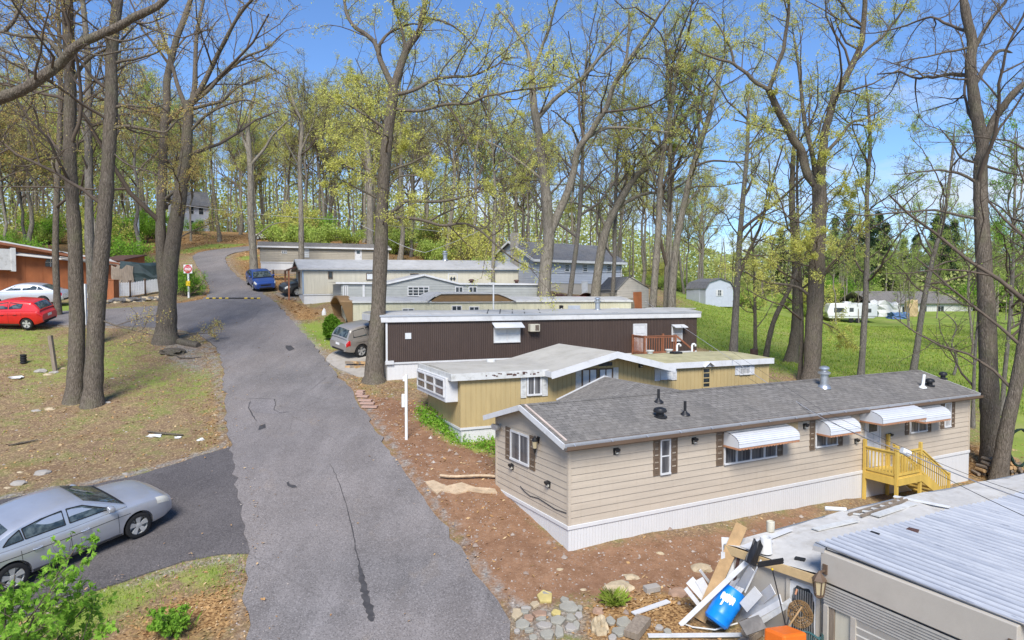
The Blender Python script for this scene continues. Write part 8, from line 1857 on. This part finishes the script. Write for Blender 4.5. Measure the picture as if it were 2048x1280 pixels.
cover('stone_chips', 'larger stone chips scattered in the red soil', 'gravel', 3500, (-12, 14, 11, 40), lambda x, y: np.clip(field(RED, x, y)*.4+field(GRAV, x, y)*.3, 0, 1), 'pebble', 'gravelm', size=.06)
cover('stone_chips', 'pale stone chips scattered in the dry yard', 'gravel', 9000, (-30, -3, 12, 44), lambda x, y: .12+field(GRAV, x, y)*.6, 'pebble', 'gravelm', size=.035)
cover('dead_leaves', 'dead leaves blown onto the asphalt edges', 'leaves', 60000, (-30, 6, 11, 60), lambda x, y: .012+.5*np.exp(-(field(sdl, x, y)/.16)**2), 'flat', 'litter', size=.04, road=True)
cover('stone_chips', 'grit and stone chips washed over the asphalt edges', 'gravel', 60000, (-30, 6, 11, 60), lambda x, y: .015+.8*np.exp(-(field(sdl, x, y)/.2)**2), 'pebble', 'gravelm', size=.018, road=True)
tuft = lump(GX, GY, 1.6, 17)
cover('grass', 'thin grass tufts of the dry yard and verges', 'grass', 150000, near, lambda x, y: np.clip(field(GRASS, x, y)*.7*(x < 14)+np.clip(field(tuft, x, y)-.25, 0, 1)*1.1*(field(RED, x, y) < .3)*(x < 0), 0, 1)*(field(LEAF, x, y) < .75), 'blade', 'grassblade', size=.075, w=.012)
cover('grass', 'short green grass on the verge by the driveway mouth', 'grass', 60000, (-16, -3.5, 11.5, 19), lambda x, y: field(GRASS, x, y)*.9, 'blade', 'grassblade', size=.06, w=.008)
cover('grass', 'meadow grass beyond the mobile homes', 'grass', 120000, (8, 62, 36, 95), lambda x, y: field(GRASS, x, y)*.8, 'blade', 'grassblade', size=.13, w=.03)
ivy = soft([(820,822),(850,824),(905,858),(925,892),(990,882),(1000,918),(900,893),(862,868),(828,852)], .18)
cover('ground_ivy', 'lush green weeds along the skirting of the yellow home', 'weeds', 60000, (-7, 2, 20, 32), lambda x, y: ivy[np.clip(np.searchsorted(gy, y)-1, 0, ny-2), np.clip(np.searchsorted(gx, x)-1, 0, nx-2)]**2, 'leafy', 'leaf_b', size=.10)
cover('dandelions', 'yellow dandelions dotted over the yard', 'flowers', 260, (-28, 12, 12, 44), lambda x, y: .25*(field(tuft, x, y) > .15), 'flat', 'dandelion', size=.05)
# dry grass clump in the leaves
c = gp(1228, 1205); m = 500; a = rng.uniform(0, 6.28, m); d = np.stack([np.cos(a)*.35, np.sin(a)*.3, rng.uniform(.08, .4, m)], 1); p0 = rng.normal(0, .06, (m, 3))*np.array([1, 1, 0]); e = np.stack([-np.sin(a), np.cos(a), np.zeros(m)], 1)*.006
V = np.stack([p0-e, p0+e, p0+d*.6+e+[0, 0, .05], p0+d*rng.uniform(.6, 1, (m, 1))], 1).reshape(-1, 3); o = np_mesh('grass_clump', V, np.arange(len(V)).reshape(-1, 4), MT['grassblade']); o.location = c; tag(o, 'dry grass clump among the dead leaves by the debris', 'grass clump')
# ---------------------------------------------------------------- camera, sun, sky
cd = bpy.data.cameras.new('camera'); cam = bpy.data.objects.new('camera', cd); COL.objects.link(cam)
cam.location = CAM; cam.rotation_euler = (math.pi/2-PITCH, 0, 0)
cd.sensor_fit = 'HORIZONTAL'; cd.sensor_width = 36; cd.lens = 36*FPX/2048; cd.clip_end = 2000; cd.clip_start = .1
SC.camera = cam
SUN_EL, SUN_AZ = R(46), R(184)   # azimuth clockwise from +Y: behind the camera, to the right
sd = bpy.data.lights.new('sun', 'SUN'); so = bpy.data.objects.new('sun', sd); COL.objects.link(so)
sd.energy = 3.0; sd.angle = R(24); sd.color = (1, .955, .89)
dv = Vector((math.sin(SUN_AZ)*math.cos(SUN_EL), math.cos(SUN_AZ)*math.cos(SUN_EL), math.sin(SUN_EL)))
so.rotation_euler = dv.to_track_quat('Z', 'Y').to_euler(); so.location = dv*60
w = bpy.data.worlds.new('World'); SC.world = w; w.use_nodes = True
n = w.node_tree.nodes; l = w.node_tree.links; bg = n['Background']
sk = n.new('ShaderNodeTexSky'); sk.sky_type = 'NISHITA'; sk.sun_disc = False; sk.sun_elevation = SUN_EL; sk.sun_rotation = SUN_AZ
sk.air_density = 1.0; sk.dust_density = .3; sk.ozone_density = 5.0; sk.altitude = 200
tc = n.new('ShaderNodeTexCoord'); mp = n.new('ShaderNodeMapping'); mp.inputs['Scale'].default_value = (1, 1, 4.2); l.new(tc.outputs['Generated'], mp.inputs[0])
nz = n.new('ShaderNodeTexNoise'); nz.inputs['Scale'].default_value = 3.1; nz.inputs['Detail'].default_value = 7; nz.inputs['Roughness'].default_value = .58; l.new(mp.outputs[0], nz.inputs['Vector'])
sx = n.new('ShaderNodeSeparateXYZ'); l.new(tc.outputs['Generated'], sx.inputs[0])
el = n.new('ShaderNodeMapRange'); el.inputs[1].default_value = .13; el.inputs[2].default_value = .30; el.inputs[3].default_value = 0.; el.inputs[4].default_value = .34; l.new(sx.outputs[2], el.inputs[0])
ad = n.new('ShaderNodeMath'); ad.operation = 'SUBTRACT'; l.new(nz.outputs['Fac'], ad.inputs[0]); l.new(el.outputs[0], ad.inputs[1])
mr_ = n.new('ShaderNodeMapRange'); mr_.inputs[1].default_value = .40; mr_.inputs[2].default_value = .62; mr_.inputs[3].default_value = 0; mr_.inputs[4].default_value = .8; l.new(ad.outputs[0], mr_.inputs[0])
mx = n.new('ShaderNodeMix'); mx.data_type = 'RGBA'; l.new(mr_.outputs[0], mx.inputs[0]); tn = n.new('ShaderNodeMix'); tn.data_type = 'RGBA'; tn.blend_type = 'MULTIPLY'; tn.inputs[0].default_value = 1; tn.inputs[7].default_value = (.76, .88, 1.04, 1); l.new(sk.outputs[0], tn.inputs[6]); l.new(tn.outputs[2], mx.inputs[6]); mx.inputs[7].default_value = (4.6, 4.9, 5.4, 1)
l.new(mx.outputs[2], bg.inputs[0]); bg.inputs[1].default_value = .10
SC.view_settings.view_transform = 'Standard'; SC.view_settings.look = 'None'; SC.view_settings.exposure = .9; SC.view_settings.gamma = 1
SC.render.engine = 'CYCLES'; SC.cycles.max_bounces = 6; SC.cycles.transparent_max_bounces = 6
SC.cycles.use_denoising = True
